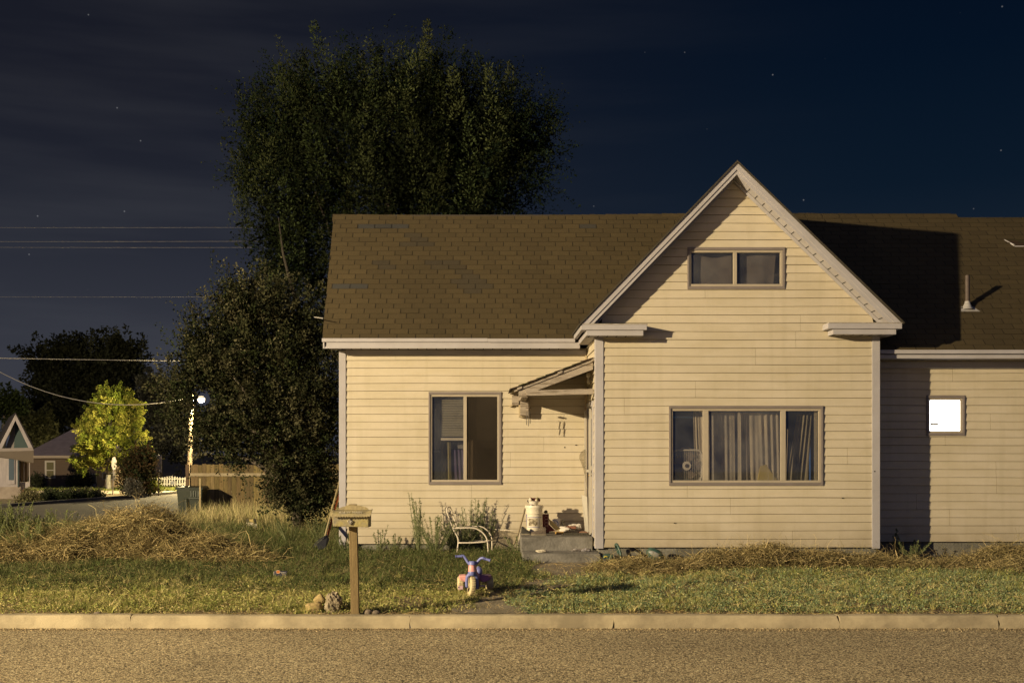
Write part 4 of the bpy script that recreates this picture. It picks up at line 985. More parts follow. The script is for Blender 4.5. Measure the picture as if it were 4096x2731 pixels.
# ------------------------------------------------------------------ pulled-weed heaps
def heap(bumps, n, label, cols, slen=.35, name='weed_heap', group=None, dark=(.06, .045, .02)):
    """bumps: (x,y,r_x,r_y,h)"""
    B = np.array(bumps, float)
    def H(X, Y):
        z = np.zeros_like(X)
        for x, y, rx, ry, h in B: z = np.maximum(z, h*np.clip(1-((X-x)/rx)**2-((Y-y)/ry)**2, 0, 1)**.75)
        return z*(1+.22*noise2(X, Y, 4.5, 3.))
    x0, x1 = (B[:,0]-B[:,2]).min(), (B[:,0]+B[:,2]).max(); y0, y1 = (B[:,1]-B[:,3]).min(), (B[:,1]+B[:,3]).max()
    rt = thing(name, ((x0+x1)/2, (y0+y1)/2, float(gz((x0+x1)/2, (y0+y1)/2))), label, 'weed heap', group)
    xs = np.linspace(x0, x1, 60); ys = np.linspace(y0, y1, 30); X, Y = np.meshgrid(xs, ys)
    Z = gz(X, Y)-.03+H(X, Y)*.86+.03*noise2(X, Y, 6, 1)*(H(X, Y) > .02)
    V = np.stack([X, Y, Z], -1).reshape(-1, 3); nn = 60
    j, i = np.meshgrid(np.arange(29), np.arange(59), indexing='ij'); a = (j*nn+i).ravel()
    npmesh('matted_core', V, np.stack([a, a+1, a+nn+1, a+nn], 1), np.tile(dark, (len(V), 1)), leafmat('heap_core', trans=0.0), rt)
    m = int(n*.75); X = rng.uniform(x0, x1, m*2); Y = rng.uniform(y0, y1, m*2); h = H(X, Y); k = h > .015; X, Y, h = X[k][:m], Y[k][:m], h[k][:m]; m = len(X)
    p = np.stack([X, Y, gz(X, Y)+h*rng.uniform(.82, 1.04, m)], 1)
    ang = rng.uniform(0, 2*PI, m)+noise2(X, Y, 2.0, 4.)*1.5
    d = np.stack([np.cos(ang), np.sin(ang)*.8, rng.normal(0.12, .32, m)], 1)
    P1 = strands(p, d, rng.uniform(.3, 1.2, m)*slen, np.where(rng.uniform(0, 1, m) < .12, .009, .0045)*rng.uniform(.7, 1.2, m), pick(cols, m, .45, 1.4)*(1+.25*noise2(X, Y, 3., 2.))[:, None], seg=5, curl=.75, grav=.35)
    q = rng.integers(0, m, int(m*4)); dd = rng.normal(size=(len(q), 3))
    P2 = leaves(p[q]+rng.normal(0, .035, (len(q), 3)), dd, rng.uniform(.012, .04, len(q)), .45, pick(cols, len(q), .4, 1.1)*(1+.4*noise2(p[q][:, 0], p[q][:, 1], 4., 1.))[:, None])
    npmesh('dried_stalks', *merge([P1, P2]), GR, rt)
hay = [(.50, .385, .175), (.40, .32, .14), (.28, .235, .11), (.64, .50, .25), (.22, .185, .085), (.14, .11, .055), (.36, .30, .14)]
def hp(x, y, D): return PXX(x, D), D, PZ(y, D)
heap([(-5.65, 17.6, 1.15, .8, .72), (-5.2, 17.5, .8, .7, .80), (-6.6, 17.2, 1.0, .7, .5), (-4.6, 17.3, .9, .7, .42), (-7.2, 16.9, .7, .5, .3), (-3.9, 17.0, .8, .45, .16)], 13000, 'large mound of dry pulled weeds at the left of the yard', hay, .42)
heap([(2.15, 15.9, .55, .42, .12), (2.5, 15.9, .5, .4, .10), (1.8, 15.8, .5, .4, .06)], 3600, 'small heap of dry pulled weeds in front of the string trimmer', hay, .32)
heap([(3.5, 16.55, .5, .42, .20), (4.1, 16.6, .6, .45, .27), (4.8, 16.55, .7, .4, .19), (5.6, 16.5, .6, .38, .12), (3.1, 16.3, .4, .3, .10)], 7000, 'long heap of dry pulled weeds under the wide bay window', hay, .34)
heap([(8.0, 16.9, .8, .5, .24), (8.9, 16.9, .8, .5, .30), (7.3, 16.7, .6, .4, .12), (6.6, 16.3, .7, .3, .06), (7.6, 15.9, .8, .35, .06)], 6000, 'heap of dry pulled weeds under the lit window at the right', hay, .36)

# ------------------------------------------------------------------ weeds (individual plants)
WD = leafmat('weed_leaf', trans=.2)
def weed(x, y, h, spread, ns, cols, label, group, nl=30, ls=.019, z=None):
    z = float(gz(x, y)) if z is None else z
    rt = thing('weed_plant', (x, y, z), label, 'weed', group)
    mb = MB(); LP, LD = [], []
    R = random.Random(int(x*100+y*10))
    for i in range(ns):
        a = R.uniform(0, 2*PI); s = R.uniform(.2, 1)*spread; hh = h*R.uniform(.55, 1)
        pts = []
        for k in range(6):
            t = k/5
            pts.append(Vector((x+math.cos(a)*s*t**.8+R.uniform(-.01, .01), y+math.sin(a)*s*.6*t**.8, z+hh*t)))
        mb.tube(pts, [.006*(1-.7*k/5)+.0015 for k in range(6)], 4, cap=False)
        for j in range(nl):
            t = R.uniform(.12, 1); k = min(4, int(t*5)); f = t*5-k; c = pts[k].lerp(pts[k+1], f)
            b = R.uniform(0, 2*PI); sl = R.uniform(.03, .13)*(1.15-t)*h
            dv = Vector((math.cos(b), math.sin(b)*.8, .9)).normalized()
            for q in range(9):
                LP.append(c+dv*sl*q/6+Vector((R.gauss(0, .004), R.gauss(0, .004), R.gauss(0, .004)))); LD.append(dv+Vector((R.gauss(0, .8), R.gauss(0, .8), R.gauss(0, .6))))
    mb.build('stem', mat('weed_stem', (.16, .17, .08), .8), rt)
    n = len(LP); V = leaves(np.array([tuple(p) for p in LP]), np.array([tuple(p) for p in LD]), rng.uniform(.6, 1.3, n)*ls, .32, pick(cols, n))
    npmesh('foliage', *V, WD, rt)
wc = [(.16, .19, .085), (.12, .15, .06), (.20, .22, .10)]
wg = 'tall weeds against the left wing wall'
weed(PXX(962, 18.2), 18.25, 1.02, .26, 14, wc, 'tallest feathery green weed left of the white chair frame', wg)
weed(PXX(1000, 18.1), 18.1, .66, .40, 26, wc, 'bushy green weed between the tall weed and the white chair frame', wg)
weed(PXX(1085, 18.45), 18.5, .92, .28, 16, wc, 'green weed growing up behind the white chair frame', wg)
weed(PXX(1115, 18.5), 18.5, .78, .22, 12, wc, 'slender weed to the right behind the chair frame', wg)
weed(PXX(1055, 18.0), 18.4, .5, .45, 34, wc, 'dense low weed filling the seat of the chair frame', wg)
weed(PXX(872, 18.3), 18.3, .48, .2, 6, wc, 'short weed at the wall right of the mailbox', wg)
weed(PXX(905, 18.3), 18.3, .42, .25, 6, wc, 'low weed at the wall halfway between mailbox and chair frame', wg)
weed(PXX(800, 18.4), 18.2, .4, .3, 8, wc, 'low weed at the left corner of the house', wg)
lg = 'tall green weeds at the left edge'
wl = [(.16, .19, .06), (.12, .15, .045), (.20, .21, .08)]
for i, (x, y, h) in enumerate([(8, 17.4, .95), (45, 17.8, .85), (70, 17.0, .7), (130, 17.8, .78), (160, 17.2, .55), (-25, 17.2, .95)]):
    weed(PXX(x, y), y, h, .5, 48, wl, ['tall green weed near the left edge of the yard', 'tall green weed second from the left edge', 'green weed in front of the tall ones at the left edge', 'upright green weed beside the large dry mound', 'low green weed at the foot of the large dry mound', 'tall green weed cut off by the left edge'][i], lg)
weed(PXX(2068, 17.5), 17.55, .5, .12, 4, wc, 'single upright weed in the shade right of the front gable', 'weeds in the shaded nook at the right')
weed(PXX(2100, 17.4), 17.45, .3, .38, 12, wc, 'low spreading weed in the shade right of the front gable', 'weeds in the shaded nook at the right')
weed(PXX(1190, 18.2), 18.1, .32, .3, 8, wc, 'low weed beside the left end of the steps', wg)
weed(PXX(660, 20), 20.2, .5, .5, 12, [(.08, .10, .04)], 'dark weed under the leafy shrub tree', 'dark weeds under the shrub tree')
weed(PXX(735, 19), 19.3, .6, .4, 10, [(.09, .11, .045)], 'dark weed beside the red-handled shovel', 'dark weeds under the shrub tree')

# ------------------------------------------------------------------ mailbox
mx, my = PXX(812, 12.46), 12.5; mz = .13
MK = 207.0
mb_ = thing('mailbox', (mx, my, mz), 'old yellowed metal mailbox with scalloped lid on a wooden post', 'mailbox')
def MX(x): return PXX(x, 12.46)
def MZ(y): return PZ(y, 12.46)
YEL = mat('aged_cream_paint', (.33, .275, .115), .6, (.22, .195, .15), 6, .95, .3, 40, lo=.42, hi=.58)
YELT = mat('aged_lid_paint', (.36, .29, .14), .65, (.24, .20, .12), 10, .9, .4, 50)
POST = mat('post_wood', (.23, .165, .075), .85, (.13, .09, .04), 7, .85, .35, 40, stretch=(7, 7, .5))
post = MB()
def pst(zb, zt, x0b, x1b, x0t, x1t):
    post.hexa([(x0b, my-.045, zb), (x1b, my-.045, zb), (x1b, my+.045, zb), (x0b, my+.045, zb), (x0t, my-.045, zt), (x1t, my-.045, zt), (x1t, my+.045, zt), (x0t, my+.045, zt)])
pst(.05, MZ(1158), MX(806.5), MX(825), MX(800), MX(818.5))
post.build('post', POST, mb_, bevel=.004)
fy = my-.19    # front face of box
bx = MB()
bx.hexa([(MX(769), fy, MZ(1206.5)), (MX(850), fy, MZ(1208.5)), (MX(853)+.0, my-.047, MZ(1208)), (MX(769), my-.047, MZ(1206)), (MX(767), fy-.015, MZ(1176)), (MX(850.5), fy-.015, MZ(1178)), (MX(853), my-.047, MZ(1174)), (MX(767), my-.047, MZ(1172))])
bx.build('box_body', YEL, mb_, bevel=.008)
hm = MB(); hp_ = []
hump = [(777, 1171), (779, 1166), (786, 1163.5), (793, 1162), (799, 1159.5), (812, 1158.8), (826, 1159.8), (832, 1162), (840, 1163.5), (845, 1166.5), (848, 1171)]
hm.prism([(MX(x), my-.06, MZ(y)) for x, y in hump], (0, .012, 0)); hm.build('back_plate', YELT, mb_, bevel=.002)
ld = MB()
n = 15; x0, x1 = MX(766), MX(856.5); yb_ = my-.055; ztop = MZ(1170.5); yf = fy-.05
Lv = 60
for i in range(Lv):
    for j in range(5):
        pass
def lidrow(j, x):   # j 0..4 from back to front, curved
    t = j/4; y = yb_+(yf-yb_)*t; z = ztop-.012*t-.045*t**2.2
    return y, z
base = len(ld.v)
for i in range(Lv+1):
    s = i/Lv; x = x0+(x1-x0)*s
    up = .010*max(0, (s-.86)/.14)**1.2+.004*max(0, (.06-s)/.06)
    for j in range(5):
        y, z = lidrow(j, x); ld.v.append((x, y, z+up))
    y, z = lidrow(4, x); sc = abs(math.sin(PI*s*n)); ld.v.append((x, y-.002, z+up-.004-.011*sc))
for i in range(Lv):
    for j in range(5):
        a = base+i*6+j; ld.f.append((a, a+1, a+7, a+6)); ld.c.append(None)
ld.f.append(tuple(base+j for j in range(6))); ld.c.append(None)
lid = ld.build('lid', YELT, mb_, smooth='auto')
md = lid.modifiers.new('sol', 'SOLIDIFY'); md.thickness = .003
# fleur-de-lis badge
fl = MB(); fx, fz = MX(808), MZ(1196)
fl.prism([(fx-.005, fy-.022, fz-.03), (fx+.005, fy-.022, fz-.03), (fx+.009, fy-.022, fz+.012), (fx, fy-.022, fz+.04), (fx-.009, fy-.022, fz+.012)], (0, .012, 0))
for s in (-1, 1):
    fl.tube([(fx+s*.004, fy-.018, fz-.012), (fx+s*.012, fy-.018, fz+.008), (fx+s*.022, fy-.018, fz+.012), (fx+s*.028, fy-.018, fz+.002), (fx+s*.022, fy-.018, fz-.006)], [.004, .005, .006, .005, .003], 6)
    fl.tube([(fx, fy-.018, fz-.012), (fx+s*.014, fy-.018, fz-.018), (fx+s*.02, fy-.018, fz-.012)], .003, 6)
fl.box(fx-.017, fx+.017, fy-.024, fy-.014, fz-.014, fz-.008)
fl.build('fleur_emblem', mat('tarnished_metal', (.30, .27, .23), .4, metal=.3), mb_, smooth='auto')
def textobj(txt, name, parent, loc, rot, size, m, extr=.0008, sx=1.0, shear=0):
    cu = bpy.data.curves.new(name, 'FONT'); cu.body = txt; cu.size = size; cu.extrude = extr; cu.align_x = 'CENTER'; cu.align_y = 'CENTER'; cu.shear = shear
    to = bpy.data.objects.new(name+'_c', cu); COL.objects.link(to)
    dg = bpy.context.evaluated_depsgraph_get(); me = bpy.data.meshes.new_from_object(to.evaluated_get(dg))
    COL.objects.unlink(to); bpy.data.objects.remove(to)
    off = wloc(parent)
    me.transform(Matrix.Translation(Vector(loc)-off) @ rot.to_4x4() @ Matrix.Diagonal((sx, 1, 1, 1)))
    o = bpy.data.objects.new(name, me); _fin(o, m, parent); return o
EM = mat('embossed_letters', (.42, .37, .28), .6)
rt_ = Matrix.Rotation(math.radians(52), 3, 'X')
textobj('414 W MAIN', 'address_letters', mb_, (MX(809), (yb_+yf)/2-.035, ztop-.020), rt_, .040, EM, .002, 1.15)

# ------------------------------------------------------------------ rocks
def rock(x, y, r, seed, jit, m, label, z=None, n=18, sq=1.0, rot=0):
    z = float(gz(x, y)) if z is None else z
    b = MB(); b.blob((0, 0, 0), r, n, n+8, jit, seed, sq=sq)
    c, s = math.cos(rot), math.sin(rot)
    b.v = [(x+p[0]*c-p[2]*s, y+p[1], z+r[2]*.72+p[0]*s+p[2]*c) for p in b.v]
    o = b.build('rock', m); return tag(o, label, 'rock', 'rocks by the mailbox')
RK = mat('tufa_stone', (.34, .28, .19), .95, (.12, .10, .065), 16, .9, 1.0, 28)
RY = mat('yellow_stone', (.36, .27, .12), .9, (.22, .16, .07), 9, .8, .5, 30)
RB = mat('brown_stone', (.18, .14, .10), .9, (.10, .08, .06), 12, .8, .5, 30)
rock(PXX(765, 12.7), 12.72, (.10, .085, .125), 5, .17, RK, 'large pitted pale rock left of the mailbox post', n=26, sq=.9)
rock(PXX(734, 12.85), 12.86, (.058, .05, .058), 8, .05, RY, 'small blocky yellowish rock leaning on the pitted rock', z=.20, sq=.55, rot=.6)
rock(PXX(722, 12.75), 12.72, (.095, .06, .062), 11, .07, RY, 'flat angular yellowish rock left of the pitted rock', sq=.6, rot=.15)
rock(PXX(845, 12.5), 12.52, (.055, .04, .038), 14, .06, RB, 'small brown stone just right of the mailbox post')
rock(PXX(862, 12.5), 12.53, (.055, .04, .03), 17, .05, RB, 'smooth low brown stone further right of the mailbox post')
rock(PXX(222, 12.5), 12.53, (.045, .035, .02), 19, .06, RB, 'lone flat stone by the kerb at the left')

# ------------------------------------------------------------------ tricycle
TX, TY = PXX(1082, 13.6), 13.62; TZ = float(gz(TX, TY))+.02
tri = thing('toy_tricycle', (TX, TY, TZ), 'childs plastic tricycle in faded pink and purple-blue with cream wheels', 'tricycle')
PINK = mat('faded_pink_plastic', (.64, .31, .27), .45, (.52, .27, .27), 6, .5)
BLUEP = mat('purple_blue_plastic', (.15, .17, .40), .4, (.12, .12, .27), 8, .5)
PURP = mat('purple_plastic', (.33, .15, .34), .45)
CREAM = mat('cream_wheel_plastic', (.56, .47, .28), .6, (.40, .32, .18), 10, .8, .3, 60)
def T(u, v, y=0.0): return Vector((TX+(u-1035)/1922, TY+y, TZ+(1395-v)/1922))
def wheel(parent, c, R_, w, ax, name='wheel'):
    b = MB(); h = w/2
    b.lathe([(.0, -h*.5), (R_*.45, -h*.5), (R_*.5, -h), (R_*.86, -h), (R_*.96, -h*.8), (R_, -h*.4), (R_, h*.4), (R_*.96, h*.8), (R_*.86, h), (R_*.5, h), (R_*.45, h*.5), (0, h*.5)], c, 32, axis=ax)
    # tread lugs
    a = Vector(ax).normalized(); e1 = a.cross(Vector((0, 1, .01))).normalized(); e2 = a.cross(e1)
    o = b.build(name, CREAM, parent, smooth='auto')
    t = MB()
    for k in range(26):
        th = 2*PI*k/26; d = e1*math.cos(th)+e2*math.sin(th); tg = a.cross(d)
        for s in (-1, 1):
            cc = Vector(c)+d*(R_+.001)+a*s*h*.45+tg*(.006*s)
            t.beam(cc-a*h*.32, cc+a*h*.32, .008, .005, up=tuple(d))
    t.build('tread', CREAM, o)
    return o
fa = Vector((1, .22, -.10)).normalized()
wheel(tri, T(1043, 1155, .03), .126, .062, fa, 'front_wheel')
wheel(tri, T(772, 1155, .36), .085, .075, Vector((1, .1, 0)), 'rear_wheel')
wheel(tri, T(1465, 1140, .34), .085, .085, Vector((1, .1, 0)), 'rear_wheel')
fk = MB()
fk.tube([T(935, 1185, .02), T(932, 1040, .02), T(945, 930, .02), T(1000, 865, .015), T(1055, 850, .01)], [.019, .02, .022, .026, .03], 12)
fk.tube([T(1165, 1210, .03), T(1172, 1060, .03), T(1160, 930, .02), T(1110, 870, .015), T(1055, 850, .01)], [.022, .023, .024, .027, .03], 12)
fk.lathe([(.044, -.012), (.048, .0), (.05, .035), (.046, .045)], T(1060, 870, .01), 20, axis=(0, .1, 1))
fk.build('fork', BLUEP, tri, smooth='auto')
MB().lathe([(.0, 0), (.053, 0), (.050, .005), (.045, .078), (.0, .078)], T(1062, 805, .015), 22, axis=(0, .1, 1)).build('head_tube', PINK, tri, smooth='auto')
MB().lathe([(.044, 0), (.05, .004), (.05, .03), (.04, .048), (0, .05)], T(1068, 655, .02), 20, axis=(0, .1, 1)).build('stem_cap', BLUEP, tri, smooth='auto')
hb = MB()
hb.tube([T(1000, 640, .03), T(965, 600, .04), T(925, 540, .05), T(885, 475, .06), T(850, 445, .06), T(815, 450, .06)], .017, 10)
hb.tube([T(1140, 640, .03), T(1175, 600, .04), T(1215, 540, .03), T(1265, 495, .02), T(1310, 485, .01), T(1350, 500, 0)], .017, 10)
hbo = hb.build('handlebar', BLUEP, tri, smooth=True)
for pp in ([T(820, 452, .06), T(670, 462, .06)], [T(1350, 500, 0), T(1478, 535, -.02)]):
    g_ = MB(); d = (pp[1]-pp[0]).normalized(); g_.tube(pp, .0155, 10); g_.tube([pp[0], pp[0]+d*.006], .022, 12); g_.tube([pp[1]-d*.005, pp[1]+d*.003], .021, 12); g_.build('grip', BLUEP, hbo, smooth='auto')
bd = MB()
def ring(cx, cz, y, w, h, n=12): return [Vector((cx+w*math.copysign(abs(math.cos(2*PI*k/n))**.7, math.cos(2*PI*k/n)), y, cz+h*math.copysign(abs(math.sin(2*PI*k/n))**.7, math.sin(2*PI*k/n)))) for k in range(n)]
def loft(b, rings, col=None):
    base = len(b.v); n = len(rings[0])
    for r in rings: b.v += [tuple(p) for p in r]
    for i in range(len(rings)-1):
        for k in range(n):
            k2 = (k+1) % n; b.f.append((base+i*n+k, base+i*n+k2, base+(i+1)*n+k2, base+(i+1)*n+k)); b.c.append(col)
    b.f.append(tuple(base+k for k in range(n))[::-1]); b.c.append(col); e = base+(len(rings)-1)*n; b.f.append(tuple(e+k for k in range(n))); b.c.append(col)
q = T(1075, 760); bd.v = []
loft(bd, [ring(q.x+.01, q.z-.0, TY+.03, .035, .05), ring(q.x+.02, q.z-.07, TY+.12, .04, .05), ring(q.x+.03, q.z-.12, TY+.22, .06, .05), ring(q.x+.035, q.z-.12, TY+.34, .075, .05), ring(q.x+.04, q.z-.12, TY+.44, .06, .045)])
bd.build('body', PURP, tri, smooth='auto')
fe = MB()   # rear fenders
loft(fe, [ring(T(935, 0).x, T(0, 1030).z, TY+.33, .012, .045), ring(T(880, 0).x, T(0, 1010).z, TY+.33, .03, .04)])
fe = MB()
L0 = [T(728, 955, .26), T(900, 935, .24), T(985, 1000, .24), T(985, 1110, .26), T(900, 1105, .24), T(760, 1050, .24)]
fe.prism(L0, (0, .18, 0)); fe.build('rear_fender', PINK, tri, bevel=.012)
fe = MB(); fe.prism([T(1205, 930, .24), T(1430, 935, .22), T(1510, 945, .24), T(1490, 1040, .24), T(1310, 1110, .24), T(1230, 1080, .26)], (0, .18, 0)); fe.build('rear_fender', PURP, tri, bevel=.012)
fe = MB(); fe.prism([T(1425, 933, .205), T(1508, 938, .205), T(1500, 975, .205), T(1450, 985, .205)], (0, .02, 0)); fe.build('fender_cap', PINK, tri, bevel=.004)
se = MB(); se.blob(tuple(T(1215, 850, .30)), (.045, .09, .05), 10, 16, 0, 1, sq=.8); se.build('seat', BLUEP, tri, smooth=True)
se = MB(); se.prism([T(1165, 760, .37), T(1200, 745, .37), T(1240, 765, .37), T(1262, 880, .37), T(1170, 880, .37)], (0, .02, 0)); se.build('seat_back', BLUEP, tri, bevel=.006)
lw = MB(); lw.box(T(1195, 0).x, T(1250, 0).x, TY+.15, TY+.3, T(0, 1165).z, T(0, 1030).z); lw.build('frame', mat('orange_plastic', (.45, .22, .07), .5), tri, bevel=.008)
for u0, u1, v0, v1, y in ((735, 850, 1130, 1212, -.01), (1245, 1362, 1128, 1162, .06)):
    pd = MB(); pd.box(T(u0, 0).x, T(u1, 0).x, TY+y-.02, TY+y+.03, T(0, v1).z, T(0, v0).z); po = pd.build('pedal', mat('pink_pedal', (.50, .34, .36), .5), tri, bevel=.004)
MB().box(T(738, 0).x, T(758, 0).x, TY-.033, TY-.029, T(0, 1170).z, T(0, 1145).z).build('pedal_slot', DARK, tri)
AX = mat('axle_metal', (.3, .28, .25), .4, metal=.6)
MB().tube([T(780, 1165, .0), T(980, 1160, .03)], .007, 8).build('pedal_crank', AX, tri)
MB().tube([T(1100, 1150, .03), T(1300, 1145, .07)], .007, 8).build('pedal_crank', AX, tri)
MB().tube([T(770, 1155, .36), T(1465, 1140, .34)], .009, 8).build('axle', AX, tri)

# ------------------------------------------------------------------ chair frame
CYD = 18.25
def C(u, v, y=0.0):
    D = CYD+y; return Vector(P((1200+u/2.6133)/1.74149, (1900+v/2.6133)/1.74149, D))
ch = thing('chair_frame', tuple(C(1800, 900)), 'bare white tubular garden chair frame standing in weeds', 'chair')
WM = mat('chipped_white_metal', (.60, .53, .42), .5, (.30, .22, .14), 18, .6, lo=.55, hi=.7)
def arc(pts, k=3):
    out = []; n = len(pts)
    for i in range(n-1):
        p0 = pts[max(i-1, 0)]; p1 = pts[i]; p2 = pts[i+1]; p3 = pts[min(i+2, n-1)]
        for j in range(k):
            t = j/k; out.append(.5*((2*p1)+(p2-p0)*t+(2*p0-5*p1+4*p2-p3)*t*t+(3*p1-p0-3*p2+p3)*t**3))
    out.append(pts[-1]); return out
def ctube(name, pts, r=.0115): return MB().tube(arc([Vector(p) for p in pts]), r, 8).build(name, WM, ch, smooth=True)
ctube('back_frame', [C(1600, 552, -.2), C(1560, 450, -.22), C(1536, 375, -.22), C(1537, 345, -.2), C(1555, 333, -.1), C(1575, 342, .05), C(1592, 400, .1), C(1618, 470, .12), C(1640, 530, .12)], .011)
MB().beam(C(1562, 425, -.2), C(1598, 410, .1), .004, .035).beam(C(1590, 500, -.2), C(1628, 488, .1), .004, .035).build('back_slat', WM, ch)
ctube('leg', [C(1600, 552, -.22), C(1615, 590, -.22), C(1645, 640, -.22), C(1655, 690, -.22), C(1645, 780, -.22), C(1630, 890, -.22)])
ctube('leg', [C(1640, 530, .15), C(1650, 600, .15), C(1668, 660, .15), C(1670, 720, .15), C(1660, 880, .15)], .010)
ctube('armrest', [C(1600, 552, -.22), C(1700, 551, -.22), C(1800, 549, -.22), C(1870, 570, -.22), C(1925, 615, -.22), C(1955, 670, -.22), C(1965, 760, -.22), C(1970, 885, -.22)])
ctube('armrest', [C(1640, 545, .15), C(1780, 540, .15), C(1880, 533, .15), C(1940, 560, .15), C(1985, 610, .15), C(2005, 660, .15), C(2007, 740, .15), C(2010, 860, .15)], .010)
ctube('seat_rail', [C(1655, 705, -.22), C(1800, 704, -.22), C(1965, 692, -.22)], .012)
ctube('seat_rail', [C(1670, 690, .15), C(1800, 688, .15), C(2005, 680, .15)], .010)
ctube('seat_rail', [C(1965, 692, -.22), C(2005, 672, .15)], .011)
# ------------------------------------------------------------------ mesh panel leaning on wall, sticks
sp = thing('mesh_panel', (PXX(1170, 18.45), 18.5, .3), 'torn wire mesh screen in a thin white frame leaning on the wall', 'screen panel')
def Z3(u, v, D): return Vector(P((1200+u/2.6133)/1.74149, (1900+v/2.6133)/1.74149, D))
sa, sb_, sc_, sd_ = Z3(1990, 562, 18.62), Z3(2305, 580, 18.45), Z3(2265, 850, 18.2), Z3(1960, 800, 18.4)
MB().tube([sa, sb_], .008, 6).tube([sb_, sc_], .010, 6).tube([sa, sd_], .008, 6).build('frame', WM, sp, smooth=True)
ms = MB(); nn_ = 34
for i in range(1, nn_):
    t = i/nn_; a = sa.lerp(sb_, t); b_ = sd_.lerp(sc_, t); ms.beam(a, b_, .0018, .0018); a = sa.lerp(sd_, t); b_ = sb_.lerp(sc_, t); ms.beam(a, b_, .0018, .0018)
ms.build('wire_mesh', mat('wire', (.36, .3, .2), .6), sp)
stick = MB().tube([Z3(2352+8, 330, 18.55), Z3(2285, 600, 18.35), Z3(2230, 730, 18.2)], .014, 8).build('broom_handle', mat('bare_wood_stick', (.26, .21, .13), .7, (.17, .13, .08), 12, .7), smooth=True)
tag(stick, 'thin wooden stick leaning left of the white bucket', 'stick')

# ------------------------------------------------------------------ long-handled tools at the left corner
def Q(x, y, D): return Vector(P(x, y, D))
shv = thing('shovel', tuple(Q(745, 1250, 17.7)), 'shovel with an orange-red handle leaning on the house corner', 'shovel')
MB().tube([Q(785, 1114, 19.35), Q(768, 1172, 18.85), Q(752, 1232, 18.35)], .018, 8).build('handle', mat('orange_red_paint', (.42, .10, .03), .5, (.30, .08, .03), 9, .6), shv, smooth=True)
bl = MB(); bl.prism([Q(752, 1228, 18.3), Q(756, 1238, 18.3), Q(748, 1258, 18.2), Q(731, 1262, 18.15), Q(727, 1250, 18.18), Q(742, 1236, 18.28)], (0, .02, 0)); bl.build('blade', mat('dark_steel', (.05, .05, .055), .5, metal=.4), shv, bevel=.006)
rk_ = thing('rake', tuple(Q(735, 1255, 17.6)), 'rake with a pale wooden handle leaning beside the red one', 'rake')
MB().tube([Q(784, 1090, 19.5), Q(765, 1160, 18.9), Q(747, 1229, 18.3)], .016, 8).build('handle', mat('pale_handle', (.34, .28, .15), .7, (.22, .18, .10), 9, .7), rk_, smooth=True)
tn = MB(); tn.beam(Q(732, 1240, 18.25), Q(752, 1228, 18.3), .02, .02)
for i in range(7): a = Q(732, 1240, 18.25).lerp(Q(752, 1228, 18.3), i/6); tn.tube([a, a+Vector((-.05, -.05, -.04)), a+Vector((-.08, -.05, -.11))], .004, 5)
tn.build('tines', _m['dark_steel'], rk_)

# ------------------------------------------------------------------ string trimmer
def Y8(u, v, D): # zoom of 2380..2720 x 2150..2300, 6.9176 px per source px
    return Vector(P((2380+u/6.9176)/1.74149, (2150+v/6.9176)/1.74149, D))
tr = thing('string_trimmer', tuple(Y8(900, 600, 16.95)), 'dark green string trimmer lying behind the small weed heap', 'string trimmer')
GRN = mat('dark_green_plastic', (.035, .075, .06), .4, (.05, .085, .075), 8, .5)
b = MB(); b.blob(tuple(Y8(1660, 450, 16.95)), (.14, .085, .085), 12, 18, 0, 1, sq=.85)
for i, p in enumerate(b.v):
    v = Vector(p)-Y8(1660, 450, 16.95); c_, s_ = math.cos(-.45), math.sin(-.45); b.v[i] = tuple(Y8(1660, 450, 16.95)+Vector((v.x*c_-v.z*s_, v.y, v.x*s_+v.z*c_)))
b.build('motor_housing', GRN, tr, smooth=True)
lb = MB(); lb.blob(tuple(Y8(1650, 450, 16.868)), (.085, .014, .038), 8, 14, 0, 1)
for i, p in enumerate(lb.v):
    v = Vector(p)-Y8(1650, 450, 16.868); c_, s_ = math.cos(-.45), math.sin(-.45); lb.v[i] = tuple(Y8(1650, 450, 16.868)+Vector((v.x*c_-v.z*s_, v.y, v.x*s_+v.z*c_)))
lb.build('side_label', mat('label_grey', (.32, .32, .30), .5, (.12, .13, .12), 30, .7), tr, smooth=True)
MB().hexa([Y8(1770, 620, 16.9), Y8(1930, 440, 16.9), Y8(1930, 440, 17.05), Y8(1770, 620, 17.05), Y8(1740, 570, 16.9), Y8(1870, 415, 16.9), Y8(1870, 415, 17.05), Y8(1740, 570, 17.05)]).build('motor_cap', mat('grey_brown_plastic', (.16, .14, .11), .6), tr, bevel=.005)
MB().lathe([(0, 0), (.05, 0), (.055, .03), (.03, .05), (.03, .08), (0, .08)], Y8(1850, 560, 16.97), 14, axis=(.75, 0, -.5)).build('line_spool', DARK, tr, smooth='auto')
MB().tube([Y8(540, 500, 16.98), Y8(700, 545, 16.97), Y8(1480, 470, 16.97)], .014, 8).build('shaft', mat('black_tube', (.03, .03, .03), .4), tr, smooth=True)
MB().tube(arc([Y8(720, 500, 16.9), Y8(700, 400, 16.92), Y8(655, 280, 16.95), Y8(620, 200, 16.98), Y8(590, 175, 17.0), Y8(570, 200, 17.04), Y8(600, 280, 17.1), Y8(680, 480, 17.1)]), .020, 10).build('loop_handle', GRN, tr, smooth=True)
MB().box(Y8(680, 0, 16.93).x, Y8(745, 0, 16.93).x, 16.9, 17.1, Y8(0, 550, 16.93).z, Y8(0, 450, 16.93).z).build('handle_clamp', DARK, tr, bevel=.005)
